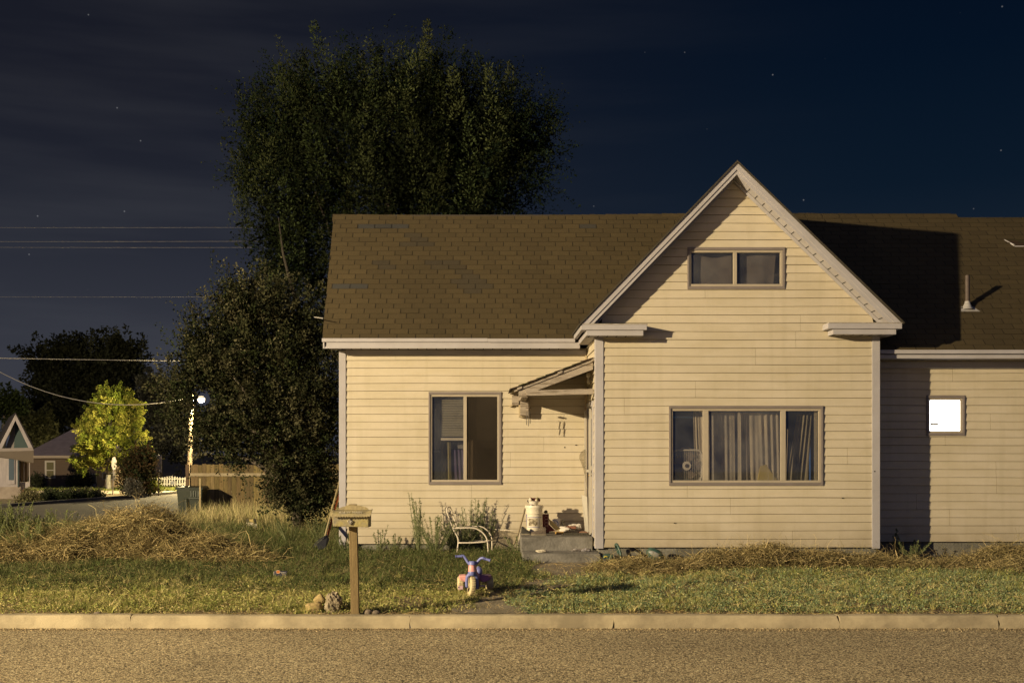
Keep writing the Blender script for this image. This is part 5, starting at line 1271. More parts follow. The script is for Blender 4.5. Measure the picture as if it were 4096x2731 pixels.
g_ = MB(); g_.prism([Y8(180, 690, 16.9), Y8(180, 560, 16.9), Y8(230, 470, 16.9), Y8(400, 440, 16.9), Y8(545, 475, 16.9), Y8(470, 580, 16.9), Y8(330, 690, 16.9)], (0, .12, 0)); g_.build('debris_guard', GRN, tr, bevel=.02)
MB().tube(arc([Y8(250, 545, 16.893), Y8(275, 518, 16.893), Y8(310, 510, 16.893), Y8(350, 530, 16.893)]), .0075, 8).build('yellow_stripe', mat('yellow_paint', (.55, .45, .05), .5), tr, smooth=True)
MB().tube([Y8(250, 660, 16.88), Y8(310, 640, 16.88)], [.05, .04], 14).build('guard_hub', mat('navy_plastic', (.03, .035, .07), .5), tr, smooth='auto')
# ------------------------------------------------------------------ things on the porch
SZ = PORCHZ
def S(u, v, D):   # zoom (2040,1950) scale 4.752
    return Vector(P((2040+u/4.752)/1.74149, (1950+v/4.752)/1.74149, D))
BD = 18.2
c0 = S(460, 770, BD); bxx = c0.x
bk = thing('plastic_bucket', (bxx, BD, SZ), 'white plastic bucket with blue lines and a worn label on the top step', 'bucket')
BW = mat('bucket_plastic', (.66, .60, .48), .4, (.5, .44, .33), 6, .6)
r = .137; hgt = S(0, 370, BD).z-SZ
MB().lathe([(0, 0), (r*.86, 0), (r*.88, .01), (r*.965, hgt*.76), (r*1.04, hgt*.77), (r*1.04, hgt*.785), (r*.98, hgt*.79), (r*.985, hgt*.90), (r*1.03, hgt*.905), (r*1.03, hgt*.92), (r*.99, hgt*.93), (r*1.0, hgt)], (bxx, BD, SZ), 36).build('bucket_body', BW, bk, smooth='auto')
MB().lathe([(r*1.0, 0), (r*1.09, -.012), (r*1.10, .02), (r*1.06, .034), (r*.95, .03), (0, .028)], (bxx, BD, SZ+hgt), 36).build('lid', BW, bk, smooth='auto')
def curved(b, u0, u1, v0, v1, rr=1.0, n=10):
    for i in range(n):
        a = u0+(u1-u0)*i/n; c = u0+(u1-u0)*(i+1)/n
        def pt(u, v):
            x = S(u, 0, BD).x-bxx; z = S(0, v, BD).z; R_ = r*(.88+.085*(z-SZ)/(hgt*.76))*rr+.0015; x = max(-R_*.97, min(R_*.97, x)); return (bxx+x, BD-math.sqrt(R_*R_-x*x), z)
        b.quad(pt(a, v1), pt(c, v1), pt(c, v0), pt(a, v0))
b = MB(); curved(b, 332, 606, 550, 559); curved(b, 330, 560, 733, 741); curved(b, 308, 320, 500, 730, n=2); b.build('blue_lines', mat('blue_print', (.08, .08, .28), .5), bk)
b = MB(); curved(b, 350, 515, 575, 715); b.build('worn_label', mat('worn_print', (.50, .43, .30), .6, (.13, .10, .06), 22, .95, lo=.42, hi=.55), bk)
MB().tube([(bxx-r*1.04, BD, SZ+hgt*.85), (bxx-r*1.0, BD-.06, SZ+hgt*.6), (bxx-r*.6, BD-r*.9, SZ+hgt*.48)], .003, 5).build('handle', WM, bk)
# bowl of wrappers on top
bo = thing('paper_bowl', (bxx-.01, BD, SZ+hgt+.032), 'white bowl of crumpled rubbish on the bucket lid', 'bowl')
MB().lathe([(0, 0), (.06, 0), (.088, .07), (.085, .07), (.058, .006), (0, .006)], (bxx-.008, BD-.02, SZ+hgt+.033), 20).build('bowl', mat('bowl_white', (.62, .57, .48), .5), bo, smooth='auto')
MB().prism([S(368, 322, BD-.11), S(380, 312, BD-.11), S(388, 318, BD-.11), S(398, 305, BD-.11), S(408, 318, BD-.11), S(420, 312, BD-.11), S(425, 325, BD-.11)], (0, .015, 0)).build('blue_print', _m['blue_print'], bo)
def crumple(c, rr, seed, m, name, parent=None, jit=.22):
    b = MB(); b.blob(tuple(c), rr, 9, 12, jit, seed); return b.build(name, m, parent)
RED = mat('dark_red_wrapper', (.13, .025, .02), .5, (.05, .015, .01), 20, .8)
for i, (u, v, rr, m) in enumerate([(385, 235, .03, WM), (410, 215, .028, RED), (470, 225, .032, RED), (520, 215, .025, _m['ochre_cloth']), (545, 235, .028, RED), (350, 250, .022, _m['dark_steel']), (500, 240, .02, WM)]):
    crumple(S(u, v, BD-.02+.02*(i % 3)), (rr, rr, rr), i, m, 'wrapper', bo)
# shoes
def shoe(u0, u1, vb, D, seed, label, col, flip):
    p0, p1 = S(u0, vb, D), S(u1, vb, D); L_ = p1.x-p0.x; x0 = p0.x; s = 1
    rt = thing('shoe', ((p0.x+p1.x)/2, D, SZ), label, 'shoe', 'pair of worn shoes on the top step')
    def X(t): return x0+L_*(t if flip else 1-t)       # t 0 heel -> 1 toe
    prof = [(0.0, .045, .105), (.12, .05, .115), (.3, .05, .10), (.45, .052, .075), (.6, .055, .058), (.8, .055, .045), (.95, .045, .035), (1.0, .02, .022)]
    b = MB(); rings = []
    for t, w, h in prof:
        rings.append([Vector((X(t), D+w*.9*math.cos(a), SZ+.018+h*max(0, math.sin(a))**.8)) for a in [PI*k/10 for k in range(11)]])
    loft(b, rings, None); b.build('upper', mat('shoe_'+str(seed), col, .8, tuple(q*.4 for q in col), 30, .8), rt, smooth='auto')
    b = MB(); rings = []
    for t, w, h in prof: rings.append([Vector((X(t*1.01-.005), D+(w+.004)*k, z)) for k, z in ((-.9, SZ+.001), (.9, SZ+.001), (.9, SZ+.02), (-.9, SZ+.02))])
    loft(b, rings); b.build('sole', mat('shoe_sole', (.20, .17, .12), .7), rt)
    b = MB()
    for k in range(4): t = .32+.09*k; b.tube([(X(t), D-.03, SZ+.095-.035*(k/3)), (X(t+.02), D, SZ+.112-.04*(k/3)), (X(t), D+.03, SZ+.095-.035*(k/3))], .004, 5)
    b.build('laces', mat('laces', (.3, .26, .2), .8), rt)
shoe(215, 400, 870, 17.98, 1, 'dark worn shoe at the left corner of the top step', (.055, .05, .04), True)
shoe(405, 680, 868, 17.86, 2, 'worn shoe with a grey toe in front of the bucket', (.13, .10, .075), False)
# red soda carton
ct = MB(); x0, x1 = S(618, 0, 18.35).x, S(738, 0, 18.35).x; zt_ = S(0, 500, 18.35).z
cx_ = thing('drink_carton', ((x0+x1)/2, 18.4, SZ), 'dark red drinks carton standing right of the bucket', 'carton')
MB().hexa([(x0, 18.32, SZ), (x1, 18.32, SZ), (x1+.01, 18.44, SZ), (x0, 18.44, SZ), (x0, 18.33, zt_), (x1, 18.33, zt_), (x1, 18.45, zt_), (x0, 18.45, zt_)]).build('carton', RED, cx_, bevel=.003)
b = MB()
for v in (568, 628, 690, 750): b.tube([Vector((x0+.062+.029*math.cos(t), 18.318, S(0, v, 18.32).z+.029*math.sin(t))) for t in [2*PI*k/14 for k in range(15)]], .0022, 4)
b.build('can_print', mat('print_pink', (.42, .28, .26), .6), cx_)
crumple(S(680, 460, 18.38), (.035, .03, .024), 4, BROWNW, 'crumpled_top', cx_)
cb_ = thing('cardboard_sheet', tuple(S(800, 830, 18.4)), 'tan cardboard panel with a dark red flap leaning beside the carton', 'cardboard')
MB().prism([S(738, 585, 18.45), S(870, 690, 18.40), S(960, 790, 18.35), S(880, 822, 18.3), S(752, 690, 18.38)], (0, .006, 0)).build('panel', mat('tan_card', (.36, .29, .14), .8), cb_)
MB().prism([S(730, 680, 18.36), S(870, 822, 18.28), S(690, 838, 18.28)], (0, .006, 0)).build('flap', RED, cb_)
# carrier bag with blue arc logo
bg = thing('carrier_bag', tuple(S(900, 780, 18.5)), 'white carrier bag with a blue arc logo', 'bag')
PL = mat('white_plastic_film', (.62, .58, .52), .4, (.45, .41, .35), 9, .7)
b = MB(); b.prism([S(805, 600, 18.5), S(850, 585, 18.52), S(955, 588, 18.52), S(958, 780, 18.46), S(925, 785, 18.44), S(870, 720, 18.46), S(820, 650, 18.48)], (0, .03, 0)); b.build('bag', PL, bg, bevel=.006)
pts_o = [S(805, 625, 18.45), S(830, 612, 18.45), S(870, 618, 18.45), S(905, 650, 18.45), S(918, 680, 18.45), S(900, 712, 18.44)]
MB().tube(arc(pts_o), .0065, 6).build('blue_logo', mat('logo_blue', (.07, .13, .42), .5), bg)
textobj('AZ', 'blue_letters', bg, tuple(S(866, 655, 18.448)), Matrix.Rotation(math.radians(90), 3, 'X') @ Matrix.Rotation(-.6, 3, 'Z'), .055, _m['logo_blue'], .001)
bottle = MB().lathe([(0, 0), (.03, 0), (.034, .02), (.034, .12), (.014, .16), (.014, .185), (0, .185)], S(985, 700, 18.52)-Vector((0, 0, .10)), 14, axis=(.1, 0, 1)).build('bottle', glassmat('clear_plastic', tint=(.75, .75, .65), haze=.25, hazecol=(.4, .38, .28), refl=.12), smooth='auto')
tag(bottle, 'empty clear plastic bottle behind the carrier bag', 'bottle')
# tan dish, crumpled plastic, brown box, mat
ds = MB().lathe([(0, 0), (.066, 0), (.076, .035), (.073, .035), (.062, .006), (0, .006)], (S(938, 0, 18.12).x, 18.12, SZ+.001), 22).build('pet_dish', mat('ochre_dish', (.36, .22, .07), .5), smooth='auto'); tag(ds, 'small ochre dish on the top step', 'dish')
bb = MB().hexa([S(1075, 780, 18.38), S(1255, 780, 18.34), S(1255, 778, 18.5), S(1075, 778, 18.5), S(1075, 728, 18.38), S(1255, 728, 18.34), S(1255, 722, 18.5), S(1075, 722, 18.5)]).build('small_box', mat('brown_red_card', (.15, .06, .035), .7), bevel=.003); tag(bb, 'small reddish brown box among crumpled bags', 'box')
for i, (u, v, a, b2, lab) in enumerate([(1050, 780, .085, .045, 'crumpled white bag next to the ochre dish'), (1300, 745, .055, .045, 'crumpled white bag at the right end of the small brown box'), (1200, 712, .09, .02, 'flattened white bag lying on top of the small brown box'), (1180, 800, .06, .018, 'thin strip of white plastic lying behind the door mat')]):
    c = S(u, v, 18.3 if i == 0 else 18.42)
    if i in (0, 3): c.z = max(c.z, SZ+b2*.9)
    o = crumple(c, (a, .05, b2), 30+i, PL, 'crumpled_bag', jit=.25); tag(o, lab, 'bag', 'crumpled bags on the top step')
o = crumple((S(1400, 0, 18.4).x, 18.4, SZ+.012), (.10, .05, .014), 40, mat('mixed_litter', (.45, .3, .2), .7, (.2, .08, .05), 30, .9), 'litter'); tag(o, 'flat colourful litter behind the right end of the door mat', 'litter')
mt = thing('door_mat', (1.35, 17.95, SZ), 'dark ribbed door mat on the top step', 'mat')
x0m, x1m = S(985, 0, 17.85).x, S(1495, 0, 17.85).x
MB().hexa([(x0m-.02, 17.72, SZ+.001), (x1m, 17.74, SZ+.001), (x1m+.02, 18.12, SZ+.001), (x0m+.06, 18.12, SZ+.001), (x0m-.02, 17.72, SZ+.011), (x1m, 17.74, SZ+.011), (x1m+.02, 18.12, SZ+.011), (x0m+.06, 18.12, SZ+.011)]).build('rubber_mat', mat('mat_rubber', (.06, .055, .045), .8), mt)
b = MB()
for i in range(16): x = x0m+(x1m-x0m)*(i+.5)/16; b.beam((x-.01, 17.74, SZ+.014), (x+.03, 18.1, SZ+.014), .008, .007)
b.build('ribs', mat('mat_ribs', (.13, .12, .09), .8), mt)
gl_ = crumple((S(605, 0, 17.15).x, 17.13, .428), (.095, .04, .022), 51, mat('work_glove', (.55, .49, .38), .85, (.35, .3, .22), 14, .6), 'glove', jit=.2); tag(gl_, 'pale work glove lying on the lower step', 'glove')
nw = MB(); nw.blob((S(1290, 0, 17.2).x, 17.25, .43), (.11, .05, .022), 8, 14, .25, 52); nw.blob((S(1430, 0, 17.2).x, 17.22, .435), (.10, .04, .026), 8, 14, .2, 53); nw = nw.build('plastic_wrapper', mat('grey_wrapper', (.16, .14, .12), .4, (.35, .33, .36), 25, .8, lo=.5, hi=.6)); tag(nw, 'dull crumpled wrapper at the right of the lower step', 'wrapper')
# wind chime
wx, wz = PXX(1213.7, 18.25), PZ(936, 18.25)
wch = thing('wind_chime', (wx, 18.25, PZ(910, 18.25)), 'wind chime with wooden disc and metal tubes under the porch roof', 'wind chime')
CHM = mat('chime_wood', (.10, .07, .05), .7); CHT = mat('chime_metal', (.12, .10, .08), .5)
MB().lathe([(0, -.007), (.045, -.007), (.047, 0), (.045, .007), (0, .007)], (wx, 18.25, wz), 18).build('disc', CHM, wch, smooth='auto')
MB().tube([(wx, 18.25, PZ(909, 18.25)), (wx-.03, 18.25, wz)], .0015, 4).tube([(wx, 18.25, PZ(909, 18.25)), (wx+.03, 18.25, wz)], .0015, 4).tube([(wx, 18.25, wz), (wx, 18.25, wz-.28)], .001, 4).build('string', CHM, wch)
for dx, dy, l0, l1 in ((-.028, .01, .06, .28), (.026, .0, .06, .26), (.0, -.028, .07, .30)):
    MB().tube([(wx+dx, 18.25+dy, wz-l0), (wx+dx*1.05, 18.25+dy, wz-l1)], .0065, 8).build('tube', CHT, wch, smooth='auto')
# box fan in the bay window
fnx0, fnx1, fnz0, fnz1 = PXX(1541, 17.4), PXX(1612, 17.4), PZ(1107, 17.4), PZ(1031, 17.4)
fn = thing('box_fan', ((fnx0+fnx1)/2, 17.42, fnz0), 'grey box fan standing inside the left pane of the bay window', 'fan')
FM = mat('fan_enamel', (.42, .37, .30), .5, (.34, .3, .25), 8, .5)
cxf, czf = (fnx0+fnx1)/2, (fnz0+fnz1)/2; hw, hh = (fnx1-fnx0)/2-.015, (fnz1-fnz0)/2-.015
rr_ = [Vector((cxf+hw*math.copysign(abs(math.cos(t))**.28, math.cos(t)), 17.32, czf+hh*math.copysign(abs(math.sin(t))**.28, math.sin(t)))) for t in [2*PI*k/48 for k in range(49)]]
MB().tube(rr_, .014, 8).tube([v+Vector((0, .1, 0)) for v in rr_], .014, 8).build('case', FM, fn, smooth=True)
b = MB()
for i in range(14): x = cxf-hw+2*hw*(i+.5)/14; b.beam((x, 17.315, czf-hh), (x, 17.315, czf+hh), .003, .003)
for i in range(30): z = czf-hh+2*hh*(i+.5)/30; b.beam((cxf-hw, 17.317, z), (cxf+hw, 17.317, z), .002, .002)
b.build('grille', FM, fn)
MB().lathe([(0, -.012), (.035, -.012), (.036, -.006), (.068, -.006), (.07, .01), (0, .01)], (cxf-.012, 17.305, czf), 24, axis=(0, 1, 0)).build('hub', FM, fn, smooth='auto')
MB().lathe([(0, -.003), (.03, -.003), (.03, .003), (0, .003)], (cxf-.012, 17.292, czf), 20, axis=(0, 1, 0)).build('hub_centre', mat('fan_dark', (.07, .06, .06), .6), fn, smooth='auto')
b = MB()
for k in range(5):
    t = 2*PI*k/5; b.prism([Vector((cxf+.06*math.cos(t+d)*s, 17.36, czf+.06*math.sin(t+d)*s)) for d, s in ((-.3, 1), (.3, 1), (.5, 3.4), (0., 3.7), (-.35, 3.3))], (0, .01, 0))
b.build('blades', mat('blade_brown', (.12, .09, .08), .6), fn)
MB().tube(arc([Vector((cxf-.08, 17.42, fnz1-.002)), Vector((cxf-.06, 17.42, fnz1+.02)), Vector((cxf, 17.42, fnz1+.028)), Vector((cxf+.06, 17.42, fnz1+.02)), Vector((cxf+.08, 17.42, fnz1-.002))]), .006, 6).build('handle', FM, fn, smooth=True)
lmp = MB().hexa([Q(1738, 1108, 17.33), Q(1790, 1108, 17.33), Q(1790, 1108, 17.36), Q(1738, 1108, 17.36), Q(1746, 1070, 17.33), Q(1760, 1066, 17.33), Q(1760, 1066, 17.36), Q(1746, 1070, 17.36)]).build('paper_bag', mat('yellow_paper', (.30, .23, .07), .8), bevel=.01); tag(lmp, 'yellow paper bag on the sill inside the middle pane of the bay window', 'bag')

# ------------------------------------------------------------------ litter in the yard
def gzf(x, y): return float(gz(x, y))
D0 = 15.2; x0, x1 = PXX(629.5, D0), PXX(659, D0); zb_, zt_ = gzf((x0+x1)/2, D0)-.01, PZ(1310.5, D0)
bxo = thing('printed_box', ((x0+x1)/2, D0, zb_), 'small dark blue printed box with an orange oval lying in the grass', 'box')
MB().hexa([(x0, D0, zb_), (x1-.01, D0+.01, zb_), (x1-.01, D0+.07, zb_), (x0, D0+.06, zb_), (x0+.004, D0, zt_), (x1, D0+.01, zt_-.008), (x1, D0+.07, zt_-.008), (x0+.004, D0+.06, zt_)]).build('box', mat('navy_card', (.035, .035, .06), .5), bxo, bevel=.004)
MB().lathe([(0, 0), (.024, 0), (.024, .003), (0, .003)], (x0+.055, D0-.002, zt_-.012), 20, axis=(0, 1, 0)).build('orange_oval', mat('orange_print', (.42, .14, .03), .5), bxo)
MB().tube([Vector((x0+.055+.030*math.cos(t), D0-.002, zt_-.012+.020*math.sin(t))) for t in [2*PI*k/20 for k in range(21)]], .002, 4).build('oval_rim', PL, bxo)
textobj('BOBO', 'white_letters', bxo, ((x0+x1)/2+.035, D0+.002, zt_-.024), Matrix.Rotation(math.radians(90), 3, 'X'), .022, PL, .001, 1.1)
MB().box(x0-.006, x0-.001, D0, D0+.05, zb_, zt_-.01).build('white_edge', PL, bxo)
D1 = 25.0
def R2(u, v, D): return Vector(P((940+u/16.8)/1.74149, (2040+v/16.8)/1.74149, D))
cbx = thing('open_carton', tuple(R2(1100, 1150, D1)), 'open white carton with dark and tan flaps in the grass by the fence', 'carton')
MB().hexa([R2(780, 1200, D1), R2(1240, 1200, D1), R2(1240, 1150, D1+.25), R2(780, 1150, D1+.25), R2(770, 850, D1), R2(1230, 850, D1), R2(1240, 800, D1+.25), R2(770, 800, D1+.25)]).build('box', mat('white_card', (.62, .54, .42), .8), cbx, bevel=.004)
for nm, m, pts in (('dark_flap', BROWNW, [(745, 575), (925, 580), (930, 745), (750, 740)]), ('tan_flap', mat('tan_flap', (.40, .31, .12), .8), [(935, 600), (1220, 600), (1250, 810), (960, 760)]), ('black_flap', DARK, [(1235, 560), (1390, 560), (1445, 900), (1255, 930)]), ('pale_flap', PL, [(1260, 930), (1430, 900), (1500, 1150), (1260, 1200)])):
    MB().prism([R2(u, v, D1-.01) for u, v in pts], (0, .02, 0)).build(nm, m, cbx)
pc = MB().prism([R2(400, 1200, 24.5), R2(640, 1210, 24.5), R2(635, 1060, 24.5), R2(420, 1075, 24.5)], (0, .02, 0)).build('card_scrap', PL); tag(pc, 'pale scrap of card in the grass left of the open carton', 'card')

# ------------------------------------------------------------------ plank fence, bin, stake
FD = 35.2
fnc = thing('plank_fence', (PXX(620, FD), FD, -.03), 'weathered plank fence behind the shrub tree with a pale top rail', 'fence')
b = MB(); R = random.Random(8); x = PXX(436, FD)
while x < PXX(800, FD)+1.5:
    w = R.uniform(.125, .145); q = R.uniform(.65, 1.2); t = PZ(1066, FD)+R.uniform(-.02, .02)
    b.hexa([(x, FD+R.uniform(0, .01), -.05), (x+w-.004, FD, -.05), (x+w-.004, FD+.02, -.05), (x, FD+.02, -.05), (x, FD+R.uniform(0, .01), t), (x+w-.004, FD, t), (x+w-.004, FD+.02, t), (x, FD+.02, t)], (q, q*R.uniform(.95, 1.05), q*R.uniform(.85, 1.05))); x += w
b.build('planks', mat('fence_plank', (.20, .145, .065), .85, (.10, .072, .033), 5, .8, .3, 40, stretch=(4, 4, .6), attr=True), fnc)
MB().box(PXX(434, FD), PXX(800, FD)+1.5, FD-.045, FD-.002, PZ(1093, FD), PZ(1086, FD)).build('rail', mat('pale_rail', (.36, .30, .19), .8, (.22, .17, .1), 4, .7), fnc)
for xp in (428, 613, 742): MB().box(PXX(xp, FD), PXX(xp, FD)+.10, FD-.10, FD-.048, -.05, PZ(1068, FD)+.03).build('post', mat('dark_post', (.13, .085, .05), .9, (.07, .05, .03), 5, .7), fnc)
BND = 34.0
def B2(x, y, d=0): return Vector((PXX(x, BND), BND+d, PZ(y, BND)))
bn = thing('wheelie_bin', (PXX(435, BND), BND+.3, -.03), 'dark green wheeled rubbish bin standing before the plank fence', 'bin')
BG = mat('bin_green', (.034, .040, .026), .5, (.025, .03, .02), 4, .6)
zb_ = -.02
MB().hexa([(PXX(410, BND), BND+.1, zb_), (PXX(461, BND), BND+.1, zb_), (PXX(461, BND), BND+.55, zb_), (PXX(410, BND), BND+.55, zb_), (PXX(405, BND), BND, PZ(1124, BND)), (PXX(465, BND), BND, PZ(1124, BND)), (PXX(465, BND), BND+.7, PZ(1124, BND)), (PXX(405, BND), BND+.7, PZ(1124, BND))]).build('bin_body', BG, bn, bevel=.03)
MB().hexa([(PXX(402.5, BND), BND-.05, PZ(1124, BND)), (PXX(468, BND), BND-.05, PZ(1124, BND)), (PXX(468, BND), BND+.75, PZ(1124, BND)), (PXX(402.5, BND), BND+.75, PZ(1124, BND)), (PXX(404, BND), BND-.02, PZ(1118, BND)), (PXX(466, BND), BND-.02, PZ(1119, BND)), (PXX(464, BND), BND+.7, PZ(1116.5, BND)), (PXX(407, BND), BND+.7, PZ(1116.5, BND))]).build('lid', BG, bn, bevel=.015)
MB().lathe([(.085, 0), (.09, .5), (.07, .52), (0, .52)], B2(427, 1184, .06), 16).build('front_rib', BG, bn, smooth='auto')
MB().box(PXX(433, BND), PXX(460, BND), BND-.03, BND+.02, PZ(1146, BND), PZ(1141, BND)).build('grab_bar', BG, bn, bevel=.008)
b = MB()
for i in range(4): b.box(PXX(438+i*5.5, BND), PXX(440+i*5.5, BND), BND-.012, BND+.02, PZ(1140, BND), PZ(1127, BND))
b.build('front_ridges', mat('bin_pale_ridge', (.10, .11, .09), .5), bn)
MB().lathe([(0, -.03), (.12, -.03), (.12, .03), (0, .03)], (PXX(452, BND), BND+.07, .09), 18, axis=(1, 0, 0)).build('wheel', DARK, bn, smooth='auto')
stk = MB().box(PXX(457.5, 32), PXX(461, 32), 32, 32.035, -.03, PZ(1098, 32)).build('wooden_stake', mat('stake_wood', (.42, .34, .19), .8, (.28, .21, .1), 8, .7)); tag(stk, 'thin pale wooden stake in front of the green bin', 'stake')

# ------------------------------------------------------------------ trees
def tree(name, base, label, group, cat, crown_parts, limbs, bark, leafm):
    rt = thing(name, base, label, cat, group)
    b = MB()
    for pts, rs in limbs: b.tube(pts, rs, 8)
    b.build('trunk', bark, rt, smooth=True)
    npmesh('crown', *merge(crown_parts), leafm, rt)
    return rt
BARK = mat('grey_bark', (.13, .11, .085), .95, (.07, .055, .04), 4, .8, .6, 18, stretch=(3, 3, .6))
LF = leafmat('leaf', trans=.15)
TD = 31.0; k_ = F/TD
def E(x, y, rx, ry, rd=None, D=TD):  # ellipsoid from display px
    kk = F/D; return (PXX(x, D), D, PZ(y, D), rx/kk, (rd or rx)/kk*.85, ry/kk)
big = [E(880, 350, 230, 180), E(715, 350, 130, 170), E(685, 480, 105, 180), E(1040, 350, 170, 160), E(1110, 420, 110, 110), E(960, 460, 190, 120), E(705, 240, 70, 60), E(640, 560, 55, 140), E(720, 640, 80, 120), E(1130, 270, 80, 70), E(985, 230, 130, 70), E(830, 230, 110, 60), E(595, 390, 50, 100), E(1190, 330, 60, 80), E(620, 290, 60, 70)]
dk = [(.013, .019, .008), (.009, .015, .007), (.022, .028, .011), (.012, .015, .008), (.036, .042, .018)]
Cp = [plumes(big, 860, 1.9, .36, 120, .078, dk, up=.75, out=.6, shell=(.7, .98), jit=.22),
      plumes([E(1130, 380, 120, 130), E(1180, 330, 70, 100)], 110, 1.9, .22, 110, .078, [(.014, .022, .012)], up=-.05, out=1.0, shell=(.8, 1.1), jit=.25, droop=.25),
      crown(big, 2800, .8, 12, .13, [(.010, .013, .007)], up=.3, out=.2, shell=.15, jit=.8, aspect=.6, spread=.6)]  # inner leaves coloured darker to deepen the shade inside the crown
tops = [(655, 190), (700, 160), (775, 160), (800, 158), (865, 125), (925, 165), (985, 95), (1000, 150), (1060, 140), (1110, 160), (1165, 195), (1205, 235), (1245, 290), (600, 240), (572, 320), (552, 400), (575, 480)]
ap = np.array([[PXX(x, TD), TD-rng.uniform(-1, 1), PZ(y+45, TD)] for x, y in tops])
Cp.append(plumes(big, len(ap), 1.9, .34, 420, .075, dk, up=1.0, out=.25, jit=.12, ax=ap))
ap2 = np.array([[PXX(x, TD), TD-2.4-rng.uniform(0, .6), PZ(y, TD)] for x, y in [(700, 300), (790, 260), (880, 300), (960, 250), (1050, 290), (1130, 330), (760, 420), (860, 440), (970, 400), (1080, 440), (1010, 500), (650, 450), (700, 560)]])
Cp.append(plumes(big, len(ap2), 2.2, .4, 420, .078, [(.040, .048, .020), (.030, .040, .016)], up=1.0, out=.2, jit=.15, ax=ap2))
for x, y, l in [(680, 150, .9), (795, 125, 1.0), (868, 112, 1.2), (925, 130, .9), (988, 105, 1.4), (1055, 130, 1.1), (1105, 150, 1.0), (1165, 180, 1.0), (640, 180, .7), (750, 160, .8), (1210, 200, 1.0), (1250, 265, .9), (1275, 290, .8), (1262, 380, .8), (1240, 420, .9), (570, 300, .7), (560, 370, .7), (580, 230, .6), (550, 400, .6), (1010, 120, .9), (830, 140, .8), (1250, 330, 1.0), (1225, 240, 1.)]:
    n = 34; c = np.array([PXX(x, TD), TD, PZ(y, TD)]); o_ = c-np.array([PXX(915, TD), TD, PZ(400, TD)]); dr = o_/np.linalg.norm(o_)*.6+np.array([0, 0, .7 if y < 230 else .1])
    p = c-dr*l*.6*rng.uniform(0, 2.2, (n, 1))+rng.normal(0, .13, (n, 3)); d = unit(dr+rng.normal(0, .35, (n, 3)))
    t = np.tile(np.linspace(0, 1, 12), (n, 1)); Pp = p[:, None]+d[:, None]*(t*rng.uniform(.4, .9, (n, 1)))[..., None]+rng.normal(0, .03, (n, 12, 3))
    Cp.append(leaves(Pp.reshape(-1, 3), np.repeat(d, 12, 0)*.5+rng.normal(size=(n*12, 3))*.7, rng.uniform(.05, .10, n*12), .42, pick(dk, n*12)))
tx, tz0 = PXX(880, TD), 0
limbs = [([(tx, TD, -.1), (tx+.1, TD, 3), (tx, TD, 6), (tx+.2, TD, 9), (tx, TD, 11.5)], [.4, .32, .22, .12, .03])]
for (a, b_, c_) in [(-2.3, 0, 7.5), (-3.0, .3, 5.5), (2.2, .4, 8.2), (1.4, -.8, 10.2), (-1.3, -.6, 10.6), (3.2, .5, 9.3), (-1.8, -.9, 9.)]:
    limbs.append(([(tx, TD+.6, 3.4), (tx+a*.5, TD+.6+b_*.5, (3.4+c_)/2+.3), (tx+a, TD+.4+b_, c_)], [.15, .08, .02]))
limbs.append(([Q(690, 720, TD-1.2), Q(665, 640, TD-1.5), Q(650, 580, TD-1.6), Q(640, 500, TD-1.5)], [.06, .045, .035, .015]))
tree('deciduous_tree', (tx, TD, 0), 'tall dark leafy tree towering behind the house roof', None, 'tree', Cp, limbs, mat('dark_bark', (.045, .038, .028), .95, (.025, .02, .015), 4, .8, .6, 18), LF)
# shrub tree between house and fence
SD = 23.5
sh = [E(600, 830, 110, 150, D=SD), E(520, 800, 80, 110, D=SD), E(480, 870, 85, 90, D=SD), E(600, 720, 80, 80, D=SD), E(690, 900, 90, 150, D=SD), E(590, 980, 120, 85, D=SD), E(500, 980, 70, 70, D=SD), E(720, 760, 60, 100, D=SD), E(700, 1090, 58, 95, D=SD), E(740, 1000, 40, 130, D=SD), E(660, 1110, 50, 60, D=SD), E(710, 1150, 50, 45, D=SD), E(545, 700, 40, 50, D=SD), E(440, 800, 30, 60, D=SD), E(420, 880, 35, 60, D=SD), E(735, 1120, 28, 50, D=SD)]
shc = [(.045, .046, .022), (.034, .038, .019), (.060, .058, .030), (.030, .038, .016), (.085, .080, .045)]
def kp(P_):
    dx = CX+P_[:, 0]/P_[:, 1]*F; dy = CY-(P_[:, 2]-CZ)/P_[:, 1]*F; u = rng.uniform(0, 1, len(P_))
    return ~(((dx-468)**2+(dy-916)**2 < 17**2) | ((np.abs(dx-439) < 7) & (dy > 900) & (dy < 1060) & (u < .5)) | (((dx-468)**2+(dy-916)**2 < 34**2) & (u < .5)) | ((dx < 432) & (u < .45)))
Cp = [plumes(sh+[E(690, 1130, 45, 60, D=SD), E(655, 1040, 60, 60, D=SD), E(400, 900, 45, 70, D=SD), E(430, 990, 50, 50, D=SD)], 980, .95, .18, 95, .058, shc, up=.45, out=.7, shell=(.6, 1.0), jit=.5, aspect=.6, keep=kp),
      crown(sh, 1500, .45, 14, .056, shc, up=.35, out=.6, shell=.6, jit=.55, aspect=.6, spread=.6, keep=kp),
      crown(sh+[E(690, 1120, 50, 70, D=SD)], 2600, .4, 10, .085, [(.012, .014, .008)], up=.2, out=.2, shell=.1, jit=.8, aspect=.6, spread=.6, keep=kp)]  # dark inner fill: shade within the foliage put into the leaf colour
